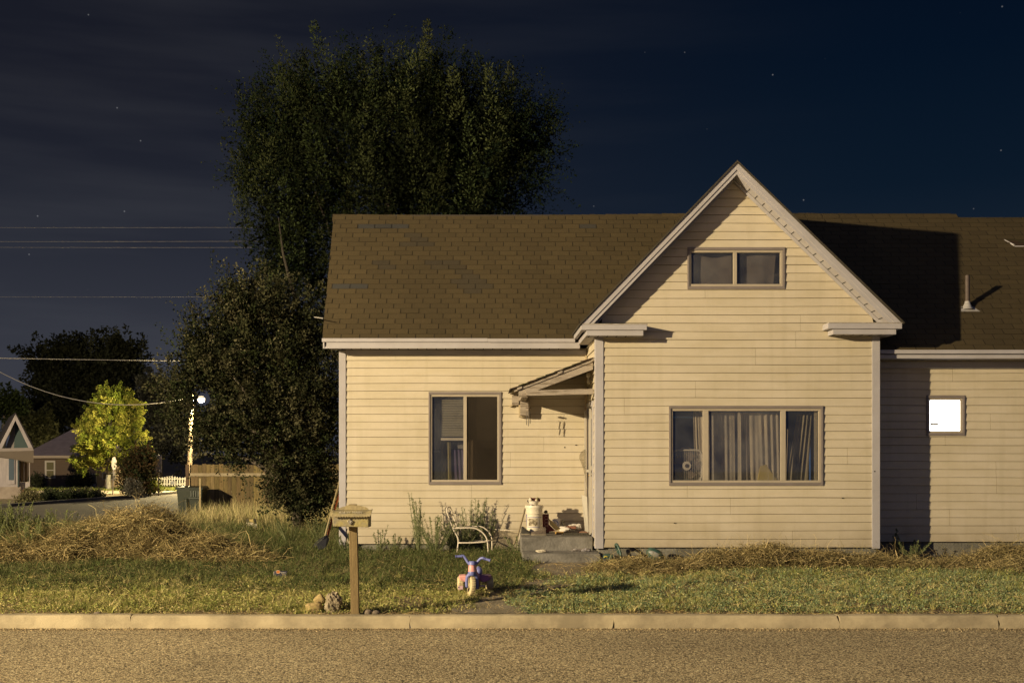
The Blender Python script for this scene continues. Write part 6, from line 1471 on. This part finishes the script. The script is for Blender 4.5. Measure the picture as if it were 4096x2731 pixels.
for x, y, l in [(485, 620, .5), (500, 610, .6), (530, 640, .5), (590, 625, .4), (455, 690, .5), (430, 720, .5), (425, 770, .4), (395, 820, .5), (375, 880, .5), (385, 960, .4), (620, 610, .4), (560, 650, .4), (365, 900, .3), (430, 1050, .3), (560, 1110, .4), (600, 1130, .3)]:
    n = 8; c = np.array([PXX(x, SD), SD, PZ(y, SD)]); o_ = c-np.array([PXX(600, SD), SD, PZ(880, SD)]); dr = o_/np.linalg.norm(o_)
    p = c-dr*l*rng.uniform(0, 1.3, (n, 1))+rng.normal(0, .08, (n, 3)); d = unit(dr+np.array([0, 0, .4])+rng.normal(0, .4, (n, 3)))
    t = np.tile(np.linspace(0, 1, 12), (n, 1)); Pp = p[:, None]+d[:, None]*(t*rng.uniform(.25, .55, (n, 1)))[..., None]+rng.normal(0, .025, (n, 12, 3))
    Cp.append(leaves(Pp.reshape(-1, 3), np.repeat(d, 12, 0)*.4+rng.normal(size=(n*12, 3))*.7, rng.uniform(.04, .08, n*12), .6, pick(shc, n*12)))
sx = PXX(690, SD)
limbs = [([(sx, SD, .1), (sx-.1, SD, .9), (sx-.3, SD, 1.7), (sx-.5, SD, 3.2), (sx-.6, SD, 4.8)], [.13, .11, .09, .06, .02])]
for a, b_, c_ in [(-1.9, -.3, 2.7), (-2.2, .2, 1.9), (-1.4, -.4, 3.6), (.3, -.2, 3.2), (.5, .3, 2.2), (-.9, -.7, 2.4)]:
    limbs.append(([(sx-.15, SD, 1.2), (sx+a*.5, SD+b_*.5, (1.2+c_)/2+.25), (sx+a, SD+b_, c_)], [.07, .045, .015]))
tree('shrub_tree', (sx, SD, .15), 'spreading leafy shrub tree between the house and the plank fence', None, 'tree', Cp, limbs, BARK, LF)

# background trees
def btree(x, y0, ybase, D, ells, label, cols, nsp, slen, ls, tr=.25, trunk=True, name='deciduous_tree', lf=LF, up=.2, clump=0, cs=.8, group='trees on the far side of the street', shell=.55):
    z0 = -.03
    Cq = [plumes([E(*e, D=D) for e in ells], nsp//9, slen*1.8, slen*.45, 90, ls*.8, cols, up=up, out=.7, shell=(.5, 1.), jit=.5, aspect=.6)]
    X = PXX(x, D)
    lm = [([(X, D, z0), (X, D, PZ(y0, D)*.5), (X+.1, D, PZ(y0, D)*.85)], [tr, tr*.7, .04])]
    for e in ells[:5]:
        ex, ey, ez = E(*e, D=D)[:3]; lm.append(([(X, D, max(.8, ez*.4)), ((X+ex)/2, D, ez*.75), (ex, ey, ez)], [tr*.4, tr*.3, .03]))
    return tree(name, (X, D, z0), label, group, 'tree', Cq, lm, BARK, lf)
bk_ = [(.020, .022, .014), (.028, .030, .018)]
btree(200, 800, 1130, 88, [(150, 860, 75, 75), (250, 850, 75, 65), (110, 830, 50, 45), (200, 820, 90, 40), (120, 930, 60, 70), (300, 830, 40, 45), (210, 940, 100, 70), (300, 900, 45, 50)], 'huge black-looking tree behind the yellow lit tree', bk_, 4200, 1.4, .34, .6)
btree(365, 880, 1120, 82, [(370, 960, 50, 80), (350, 900, 30, 40), (400, 1010, 40, 60)], 'dusky tree between the yellow tree and the street lamp', [(.05, .05, .04), (.035, .035, .028)], 1500, 1.2, .28, .3)
btree(45, 950, 1130, 84, [(70, 985, 45, 50), (40, 960, 35, 30), (95, 1020, 35, 45)], 'olive tree behind the white cottage roof', [(.12, .12, .05), (.09, .09, .04)], 900, 1.0, .28, .25)
btree(8, 900, 1130, 78, [(8, 925, 22, 24), (30, 935, 14, 20)], 'dark palm-like treetop above the white cottage', [(.03, .04, .015)], 300, 1.0, .3, .2)
# yellow-lit maple
YD = 60.5
yel = [(.27, .30, .050), (.20, .25, .04), (.34, .33, .07)]
yt = btree(249, 900, 1122, YD, [(262, 918, 46, 34), (298, 955, 34, 42), (240, 965, 50, 50), (302, 1010, 36, 36), (215, 1015, 42, 38), (265, 1025, 52, 38), (200, 990, 20, 26), (240, 1055, 40, 22), (190, 1062, 26, 18)], 'round maple tree lit bright yellow-green by the street lamp', yel, 5200, .42, .115, .12, clump=130, cs=.5, name='maple_tree', group=None)
cuff = MB().lathe([(.15, -.02), (.14, .3), (.13, .75), (.10, .78)], (PXX(249, YD), YD, -.03), 14).build('white_trunk_base', mat('limewash', (.7, .66, .55), .8), yt, smooth='auto')
# rose shrub at the street corner
def shrub(name, x, ybase, D, ells, cols, nsp, sl, ls, label, cat='shrub', group=None, up=.4, z0=-.03):
    rt = thing(name, (PXX(x, D), D, z0), label, cat, group)
    b = MB(); X = PXX(x, D)
    for i in range(6): a = i*1.05; b.tube([(X+.05*math.cos(a), D, z0), (X+.25*math.cos(a), D+.1*math.sin(a), z0+.25), (X+.4*math.cos(a), D+.3*math.sin(a), z0+.5)], [.03, .02, .01], 5)
    b.build('stem', BARK, rt)
    npmesh('foliage', *crown([E(*e, D=D) for e in ells], nsp, sl, 10, ls, cols, up=up, out=.6, shell=.3, jit=.7, aspect=.6, spread=.6), LF, rt)
    return rt
shrub('rose_bush', 322, 1138, 50, [(322, 1070, 28, 32), (315, 1105, 32, 34), (335, 1045, 15, 14), (300, 1080, 15, 18)], [(.035, .045, .02), (.05, .045, .02), (.09, .06, .03)], 1000, .5, .12, 'tall dark rose bush beside the far kerb')
shrub('shrub', 313, 1140, 48, [(300, 1125, 9, 14), (312, 1128, 8, 12)], [(.16, .15, .12), (.12, .11, .08)], 160, .35, .08, 'small grey wispy bush in front of the rose bush', group='low bushes in the corner garden', up=1.)
shrub('shrub', 345, 1125, 52, [(350, 1118, 12, 12), (358, 1124, 10, 6)], [(.16, .19, .04), (.2, .21, .04)], 160, .3, .08, 'yellow-green low bush right of the rose bush', group='low bushes in the corner garden')
gb = 'low bushes in the corner garden'
for x, w, h, D, lab, cols in [(66, 16, 14, 44, 'pale spiky bush at the corner of the white cottage', [(.16, .15, .07), (.20, .18, .09)]), (112, 15, 10, 46, 'dark leafy bush right of the pale spiky bush', [(.05, .06, .03)]), (140, 18, 9, 46, 'low spreading bush left of the middle of the corner garden', [(.06, .075, .035)]), (165, 16, 8, 47, 'low dark bush in the middle of the corner garden', [(.05, .06, .03)]), (190, 14, 8, 47.5, 'low bush at the right end of the garden row', [(.06, .07, .03)]), (215, 20, 4, 48.5, 'flat ground-hugging bush nearest the street sign', [(.09, .095, .05)])]:
    y = 1040+1.95*F/D
    shrub('shrub', x, y, D, [(x, y-h*.55, w, h)], cols, 200, .3, .09, lab, group=gb)
for x, w, h, lab in [(86, 12, 13, 'potted-looking bush under the window of the brown house'), (175, 14, 16, 'dark bush against the pale wall of the brown house'), (195, 11, 16, 'rounded bush beside the maple trunk')]:
    D = 62.5; y = 1040+1.95*F/D; shrub('shrub', x, y, D, [(x, y-h*.7, w, h)], [(.05, .055, .03)], 160, .4, .12, lab, group='bushes in front of the brown house')
# grass verge under maple
parts = []
X = rng.uniform(-27, -9, 9000); Y = rng.uniform(57.9, 63.5, 9000)
parts.append(blades(X, Y, X*0-.03, rng.uniform(.05, .12, 9000), np.full(9000, .03), np.full(9000, .5), pick([(.20, .24, .06), (.26, .27, .08)], 9000)))
tag(npmesh('grass', *merge(parts), GR), 'mown verge beneath the maple tree', kind='stuff')

# ------------------------------------------------------------------ background buildings
def BP(x, y, D): return Vector(P(x, y, D))
HD = 48.0
cot = thing('white_cottage', (PXX(20, HD), HD, -.03), 'white painted cottage with a steep gable at the left edge', 'house')
CW = mat('old_white_paint', (.46, .41, .40), .7, (.30, .27, .27), 2.5, .8, .3, 20, stretch=(3, 3, .6))
CR = mat('dark_roofing', (.035, .03, .03), .9)
TEAL = mat('teal_shade_paint', (.06, .09, .09), .7)
x0, x1 = PXX(-75, HD), PXX(66, HD); xm = PXX(42, HD); zt_ = PZ(1033, HD)
b = MB(); b.box(x0, xm, HD, HD+7, -.03, zt_); b.build('wall', CW, cot)
MB().box(x0-.05, xm+.06, HD-.05, HD-.002, -.03, PZ(1122, HD)).box(x0-.05, xm+.06, HD-.03, HD-.002, PZ(1122, HD)+.002, PZ(1119, HD)+.03).build('plinth', mat('plinth_paint', (.42, .35, .28), .8, (.25, .2, .16), 3, .8), cot)
# porch at right with screened opening
b = MB(); b.box(xm+.002, x1, HD+.35, HD+4, -.03, PZ(1108, HD)); b.build('porch_wall', CW, cot)
MB().box(xm+.1, x1-.08, HD+.9, HD+4, PZ(1108, HD), zt_-.1).build('porch_interior', mat('porch_dark', (.08, .055, .035), .9), cot)
b = MB()
for xx in (43.5, 53, 64.5): b.box(PXX(xx, HD), PXX(xx+1.6, HD), HD+.36, HD+.46, PZ(1108, HD), zt_-.05)
b.box(xm, x1+.02, HD+.3, HD+.5, PZ(1052, HD), zt_-.02); b.build('porch_post', CW, cot)
# gable front
ax, az = PXX(22, HD-.5), PZ(950, HD-.5); ex, ez = PXX(60, HD-.5), PZ(1030, HD-.5); wx_ = 2*ax-ex
MB().prism([(wx_+.3, HD-.0, zt_), (ex-.25, HD-.0, zt_), (ax, HD-.0, az-.35)], (0, .05, 0)).build('gable_wall', mat('fish_scale_shingle', (.30, .27, .25), .8, (.2, .18, .17), 20, .8), cot)
MB().prism([(ex-.1, HD-.05, ez-.02), (ax, HD-.05, az-.3), (ax, HD-.05, az-.75), (ex-.75, HD-.05, ez-.02)], (0, .04, 0)).build('rake_panel', TEAL, cot)
b = MB()
for s, e in ((1, ex), (-1, wx_)):
    b.prism([(e, HD-.5, ez), (ax, HD-.5, az), (ax, HD-.5, az-.28), (e-s*.16, HD-.5, ez-.02)], (0, .06, 0))
b.build('barge_board', CW, cot, bevel=.01)
b = MB(); b.hexa([(ex, HD-.5, ez), (ax, HD-.5, az), (ax, HD+8, az), (ex, HD+8, ez), (ex+.05, HD-.5, ez+.05), (ax, HD-.5, az+.07), (ax, HD+8, az+.07), (ex+.05, HD+8, ez+.05)]); b.hexa([(wx_, HD-.5, ez), (ax, HD-.5, az), (ax, HD+8, az), (wx_, HD+8, ez), (wx_-.05, HD-.5, ez+.05), (ax, HD-.5, az+.07), (ax, HD+8, az+.07), (wx_-.05, HD+8, ez+.05)]); b.build('roof', CR, cot)
b = MB(); b.hexa([BP(-70, 1038, HD-.7), BP(56, 1034, HD-.7), BP(75, 1063, HD+.1), BP(66, 1055, HD+3), BP(-70, 1031, HD-.6), BP(56, 1027, HD-.6), BP(75, 1058, HD+.1), BP(62, 1030, HD+3)]); b.build('eave', mat('eave_paint', (.34, .29, .25), .8), cot, bevel=.01)
wn = MB().box(PXX(18, HD), PXX(33, HD), HD-.06, HD-.002, PZ(1112, HD), PZ(1036, HD)).build('window', CW, cot, bevel=.01)
MB().box(PXX(20, HD), PXX(31, HD), HD-.075, HD-.062, PZ(1102, HD), PZ(1052, HD)).build('pane', mat('dull_blue_glass', (.10, .13, .16), .2), wn)
MB().tube([(PXX(44-4, HD), HD-.06, PZ(1036, HD)), (PXX(44-4, HD), HD-.06, PZ(1118, HD))], .03, 6).build('drain_pipe', TEAL, cot)
mtb = MB().box(PXX(48, 46.5), PXX(58, 46.5), 46.5, 47, -.03, PZ(1124, 46.5)).build('planter_box', mat('brown_planter', (.16, .08, .05), .8), bevel=.02); tag(mtb, 'brown box beside the white cottage step', 'planter')
cot.rotation_euler = (0, 0, math.radians(25))
# brown house
HB = 64.0
br = thing('brown_house', (PXX(180, HB), HB, -.03), 'low brown house with a hipped roof behind the maple tree', 'house')
xb0, xb1 = PXX(70, HB), PXX(204, HB); xb2 = PXX(312, HB); ze = PZ(1046, HB)
MB().box(xb0, xb1, HB, HB+9, -.03, ze).build('wall', mat('brown_clapboard', (.12, .085, .06), .8, (.09, .065, .045), 2, .6, stretch=(1, 1, 8)), br)
MB().box(xb1+.002, xb2, HB-.6, HB+8, -.03, PZ(1070, HB)).build('wall', mat('peach_clapboard', (.42, .32, .20), .8, (.34, .26, .16), 2, .6, stretch=(1, 1, 8)), br, label='peach-coloured right wing wall of the brown house')
rf = MB(); A_ = (PXX(158, HB), HB+4.5, PZ(985, HB+4.5)); B_ = (PXX(260, HB), HB+4.5, PZ(985, HB+4.5)); c1, c2, c3, c4 = (xb0-.3, HB-.3, ze), (PXX(290, HB), HB-.3, ze), (PXX(290, HB), HB+9.3, ze), (xb0-.3, HB+9.3, ze)
rf._add([c1, c2, c3, c4, A_, B_], [(0, 1, 5, 4), (1, 2, 5), (2, 3, 4, 5), (3, 0, 4), (0, 3, 2, 1)])
rf.build('roof', mat('lilac_grey_roof', (.22, .18, .19), .9, (.15, .12, .13), 3, .8), br)
MB().box(xb0-.32, PXX(290, HB), HB-.36, HB-.3, ze-.14, ze+.01).build('eave_fascia', mat('eave_tan', (.34, .28, .22), .8), br)
w_ = MB().box(PXX(108, HB), PXX(131, HB), HB-.08, HB-.002, PZ(1098, HB), PZ(1057, HB)).build('window', mat('window_white', (.42, .38, .33), .6), br, bevel=.02)
MB().box(PXX(112, HB), PXX(127, HB), HB-.10, HB-.082, PZ(1078, HB), PZ(1061, HB)).box(PXX(112, HB), PXX(127, HB), HB-.10, HB-.082, PZ(1095, HB), PZ(1080, HB)).build('pane', mat('olive_glass', (.11, .10, .05), .15), w_)
w_ = MB().box(PXX(232, HB), PXX(262, HB), HB-.68, HB-.602, PZ(1102, HB), PZ(1084, HB)).build('window', _m['window_white'], br, bevel=.02)
MB().box(PXX(235, HB), PXX(246, HB), HB-.70, HB-.682, PZ(1099, HB), PZ(1087, HB)).box(PXX(248, HB), PXX(259, HB), HB-.70, HB-.682, PZ(1099, HB), PZ(1087, HB)).build('pane', _m['olive_glass'], w_)
w_ = MB().box(PXX(208, HB), PXX(221, HB), HB-.68, HB-.602, -.03, PZ(1086, HB)).build('door', _m['window_white'], br, bevel=.02)
MB().box(PXX(210, HB), PXX(219, HB), HB-.70, HB-.682, .2, PZ(1089, HB)).build('panel', mat('door_teal', (.08, .08, .07), .6), w_)
br.rotation_euler = (0, 0, math.radians(17))
# pale distant house behind
HP = 100
ph = thing('pale_house', (PXX(70, HP), HP, -.03), 'distant pale house glimpsed between the trees', 'house')
MB().box(PXX(40, HP), PXX(120, HP), HP, HP+6, -.03, PZ(1012, HP)).build('wall', mat('pale_yellow_wall', (.40, .36, .2), .8), ph)
b = MB(); b.prism([(PXX(36, HP), HP-.3, PZ(1012, HP)), (PXX(124, HP), HP-.3, PZ(1012, HP)), (PXX(80, HP), HP-.3, PZ(985, HP))], (0, 7, 0)); b.build('roof', mat('tan_roof', (.25, .21, .13), .9), ph)
MB().box(PXX(62, HP), PXX(66, HP), HP-.05, HP-.002, PZ(1035, HP), PZ(1022, HP)).build('window', DARK, ph)
# picket fence
PF = 66.0
pf = thing('picket_fence', (PXX(390, PF), PF, -.03), 'white picket fence with a scalloped top beyond the cross street', 'fence')
b = MB(); xx = PXX(300, PF); i = 0
while xx < PXX(432, PF):
    t = PZ(1092, PF)-.10*math.sin(PI*((i % 16)/16))
    b.prism([(xx, PF, .0), (xx+.085, PF, .0), (xx+.085, PF, t-.05), (xx+.0425, PF, t), (xx, PF, t-.05)], (0, .02, 0)); xx += .15; i += 1
b.build('pickets', mat('picket_white', (.72, .68, .60), .6), pf)
MB().box(PXX(300, PF), PXX(432, PF), PF+.021, PF+.06, .08, .14).box(PXX(300, PF), PXX(432, PF), PF+.021, PF+.06, .38, .44).build('rail', _m['picket_white'], pf)
pfs = MB().box(PXX(392, PF), PXX(401, PF), PF-.03, PF-.003, PZ(1112, PF), PZ(1104, PF)).build('notice', mat('grey_notice', (.3, .3, .32), .6)); tag(pfs, 'small grey notice hung on the picket fence', 'notice')
# signs
sg = thing('stop_sign', (PXX(260, 52.6), 52.6, -.03), 'octagonal road sign seen nearly edge-on from behind', 'sign')
GM = mat('galvanised', (.32, .29, .28), .5, (.22, .2, .19), 6, .6, metal=.3)
MB().tube([(PXX(258.5, 52.6), 52.6, -.03), (PXX(262.5, 52.6), 52.6, PZ(1052, 52.6))], .028, 6).build('post', GM, sg, smooth=True)
c_ = Vector((PXX(262.3, 52.6), 52.55, PZ(1064, 52.6))); e1 = Vector((.05, 1.0, 0)).normalized()
b = MB(); b.prism([c_+e1*.33*math.cos(PI/8+k*PI/4)+Vector((0, 0, .33))*math.sin(PI/8+k*PI/4) for k in range(8)], (.015, -.008, 0)); b.build('sign_plate', GM, sg)
s2 = thing('street_sign', (PXX(363, 50), 50.8, -.03), 'blank back of a rectangular road sign at the kerb', 'sign')
MB().tube([(PXX(364, 50.8), 50.8, -.03), (PXX(364, 50.8), 50.8, PZ(1044, 50.8))], .028, 6).build('post', GM, s2, smooth=True)
MB().box(PXX(354, 50.7), PXX(371, 50.7), 50.72, 50.735, PZ(1085, 50.7), PZ(1045, 50.7)).build('sign_plate', mat('sign_back', (.5, .44, .42), .6), s2, bevel=.003)
# ------------------------------------------------------------------ street lamp
LD_ = 56.5
lp = thing('street_lamp', (PXX(437, LD_), LD_, -.03), 'lit street lamp on a wooden utility pole behind the shrub tree', 'street lamp')
MB().tube([(PXX(434, LD_), LD_, -.03), (PXX(440, LD_), LD_, PZ(905, LD_))], [.14, .10], 12).build('pole', mat('pole_wood', (.10, .08, .055), .9, (.2, .15, .1), 4, .8, .4, 12), lp, smooth='auto')
lz_ = PZ(916, LD_)
MB().tube(arc([Vector((PXX(441, LD_), LD_-.1, PZ(935, LD_))), Vector((PXX(447, LD_), LD_-.25, PZ(920, LD_))), Vector((PXX(457, LD_), LD_-.4, PZ(912, LD_))), Vector((PXX(467, LD_), LD_-.5, PZ(911, LD_)))]), .03, 8).build('arm', GM, lp, smooth=True)
MB().lathe([(0, .09), (.08, .085), (.16, .02), (.17, 0), (.15, 0)], (PXX(468, LD_), LD_-.5, PZ(914, LD_)), 18).build('lamp_shade', GM, lp, smooth='auto')
MB().blob((PXX(468, LD_), LD_-.5, PZ(917.5, LD_)), (.19, .19, .17), 10, 16).build('lamp_bulb', emat('sodium_bulb', (1, .80, .50), 3.2), lp, smooth=True)
# ------------------------------------------------------------------ wires
WR = mat('wire_metal', (.30, .28, .26), .5)
def wire(p0, p1, sag, r, label, group='overhead wires'):
    pts = []
    for i in range(25):
        t = i/24; p = Vector(p0).lerp(Vector(p1), t); p.z -= sag*4*t*(1-t); pts.append(p)
    o = MB().tube(pts, r, 5).build('power_line', WR, smooth=True); tag(o, label, 'power line', group)
WDp = 70
wire(BP(-400, 521.5, WDp), BP(1000, 520.5, WDp), .05, .008, 'topmost overhead wire left of the tall tree')
wire(BP(-400, 554, WDp), BP(1000, 552, WDp), .05, .009, 'second overhead wire, upper of the close pair')
wire(BP(-400, 566.5, WDp), BP(1000, 567, WDp), .05, .008, 'third overhead wire, lower of the close pair')
wire(BP(-400, 680.5, WDp), BP(1000, 680, WDp), .05, .006, 'faint lone overhead wire below the close pair')
wire(BP(-500, 812, 62), BP(700, 832, 62), .05, .020, 'bright straight overhead wire crossing the black tree')
wire(BP(-300, 600, 66), BP(440, 912, 56.4), 3.1, .022, 'sagging wire that reaches the street lamp pole')
# stay wires on the house
o = MB().tube([Q(722, 728, 18.5), Q(742, 731, 18.4)], .008, 5).build('service_cable', WR); tag(o, 'short cable stub at the left eave of the clapboard house', 'cable')

# ------------------------------------------------------------------ lights, world, camera
def lamp(name, kind, loc, energy, col, size=.1, **kw):
    l = bpy.data.lights.new(name, kind); l.energy = energy; l.color = col
    if kind == 'POINT': l.shadow_soft_size = size
    o = bpy.data.objects.new(name, l); COL.objects.link(o); o.location = loc
    return o
lamp('near_street_light', 'POINT', (-27, -2.8, 9.9), 108000, (1.0, .80, .49), .22)
lamp('far_street_light', 'POINT', (PXX(468, LD_), LD_-.55, PZ(926, LD_)), 13000, (1.0, .80, .40), .12)
fill_sun = bpy.data.lights.new('fill_sun', 'SUN'); fill_sun.energy = .12; fill_sun.color = (.86, .80, 1.0); fill_sun.angle = math.radians(1.0)
so = bpy.data.objects.new('fill_sun', fill_sun); COL.objects.link(so)
el, azm = math.radians(38), math.radians(-66)     # dim fill light added from the left, high in front of the house
dirv = Vector((math.sin(azm)*math.cos(el), -math.cos(azm)*math.cos(el), math.sin(el)))
so.rotation_euler = dirv.to_track_quat('Z', 'Y').to_euler(); so.location = dirv*40

w = bpy.data.worlds.new('World'); SC.world = w; w.use_nodes = True
nt = w.node_tree; N = nt.nodes; L = nt.links; bgn = N['Background']; bgn.inputs['Strength'].default_value = 1.0
tc = N.new('ShaderNodeTexCoord'); sp_ = N.new('ShaderNodeSeparateXYZ'); L.new(tc.outputs['Generated'], sp_.inputs[0])
def ramp(stops):
    r = N.new('ShaderNodeValToRGB'); el_ = r.color_ramp.elements
    el_[0].position = stops[0][0]; el_[0].color = (*stops[0][1], 1); el_[1].position = stops[-1][0]; el_[1].color = (*stops[-1][1], 1)
    for p, c in stops[1:-1]: e = el_.new(p); e.color = (*c, 1)
    L.new(sp_.outputs['Z'], r.inputs[0]); return r
r1 = ramp([(0, (.040, .042, .056)), (.10, (.033, .036, .049)), (.20, (.017, .0195, .030)), (.30, (.010, .0115, .0195)), (.40, (.009, .0105, .0175)), (1, (.006, .007, .013))])
r2 = ramp([(0, (.022, .030, .052)), (.12, (.0105, .0185, .032)), (.22, (.0035, .0098, .0215)), (.32, (.0016, .0062, .0165)), (.42, (.0012, .0042, .0125)), (1, (.001, .003, .010))])
mrx = N.new('ShaderNodeMapRange'); mrx.inputs['From Min'].default_value = -.32; mrx.inputs['From Max'].default_value = .36; mrx.interpolation_type = 'SMOOTHSTEP'; L.new(sp_.outputs['X'], mrx.inputs['Value'])
mxx = N.new('ShaderNodeMixRGB'); L.new(mrx.outputs[0], mxx.inputs[0]); L.new(r1.outputs[0], mxx.inputs[1]); L.new(r2.outputs[0], mxx.inputs[2])
# thin streaks of cloud
mp = N.new('ShaderNodeMapping'); mp.inputs['Scale'].default_value = (1.3, 1.3, 11); mp.inputs['Rotation'].default_value = (0, .10, 0); L.new(tc.outputs['Generated'], mp.inputs[0])
cn = N.new('ShaderNodeTexNoise'); cn.inputs['Scale'].default_value = 2.6; cn.inputs['Detail'].default_value = 4; L.new(mp.outputs[0], cn.inputs['Vector'])
cm = N.new('ShaderNodeMapRange'); cm.inputs['From Min'].default_value = .42; cm.inputs['From Max'].default_value = .75; cm.inputs['To Min'].default_value = 0; cm.inputs['To Max'].default_value = .011; L.new(cn.outputs['Fac'], cm.inputs['Value'])
iv = N.new('ShaderNodeMath'); iv.operation = 'SUBTRACT'; iv.inputs[0].default_value = 1.0; iv.use_clamp = True; L.new(mrx.outputs[0], iv.inputs[1])
cm2 = N.new('ShaderNodeMath'); cm2.operation = 'MULTIPLY'; L.new(cm.outputs[0], cm2.inputs[0]); L.new(iv.outputs[0], cm2.inputs[1])
cc = N.new('ShaderNodeMixRGB'); cc.blend_type = 'ADD'; cc.inputs[0].default_value = 1; L.new(mxx.outputs[0], cc.inputs[1]); L.new(cm2.outputs[0], cc.inputs[2])
# blue ambient fill added to the half of the sky behind the viewer
gy = N.new('ShaderNodeMapRange'); gy.inputs['From Min'].default_value = .1; gy.inputs['From Max'].default_value = -.9; gy.interpolation_type = 'SMOOTHSTEP'; L.new(sp_.outputs['Y'], gy.inputs['Value'])
gm = N.new('ShaderNodeMixRGB'); gm.blend_type = 'ADD'; gm.inputs[2].default_value = (.040, .058, .135, 1); L.new(gy.outputs[0], gm.inputs[0]); L.new(cc.outputs[0], gm.inputs[1])
# stars
vs = N.new('ShaderNodeTexVoronoi'); vs.inputs['Scale'].default_value = 48; L.new(tc.outputs['Generated'], vs.inputs['Vector'])
sm = N.new('ShaderNodeMapRange'); sm.inputs['From Min'].default_value = .0; sm.inputs['From Max'].default_value = .040; sm.inputs['To Min'].default_value = .16; sm.inputs['To Max'].default_value = 0; L.new(vs.outputs['Distance'], sm.inputs['Value'])
sa_ = N.new('ShaderNodeMixRGB'); sa_.blend_type = 'ADD'; sa_.inputs[0].default_value = 1; L.new(gm.outputs[0], sa_.inputs[1]); L.new(sm.outputs[0], sa_.inputs[2])
L.new(sa_.outputs[0], bgn.inputs['Color'])

cam = bpy.data.cameras.new('camera'); co = bpy.data.objects.new('camera', cam); COL.objects.link(co)
co.location = (0, 0, CZ); co.rotation_euler = (math.radians(90), 0, 0)
cam.sensor_width = 36; cam.lens = 36*F/2352; cam.shift_x = (1176-CX)/2352; cam.shift_y = (CY-784)/2352; cam.clip_end = 3000; cam.clip_start = .1
SC.camera = co
SC.view_settings.view_transform = 'Standard'; SC.view_settings.look = 'None'; SC.view_settings.exposure = 0; SC.view_settings.gamma = 1
SC.cycles.max_bounces = 6; SC.cycles.transparent_max_bounces = 8
try: SC.cycles.use_denoising = True
except Exception: pass
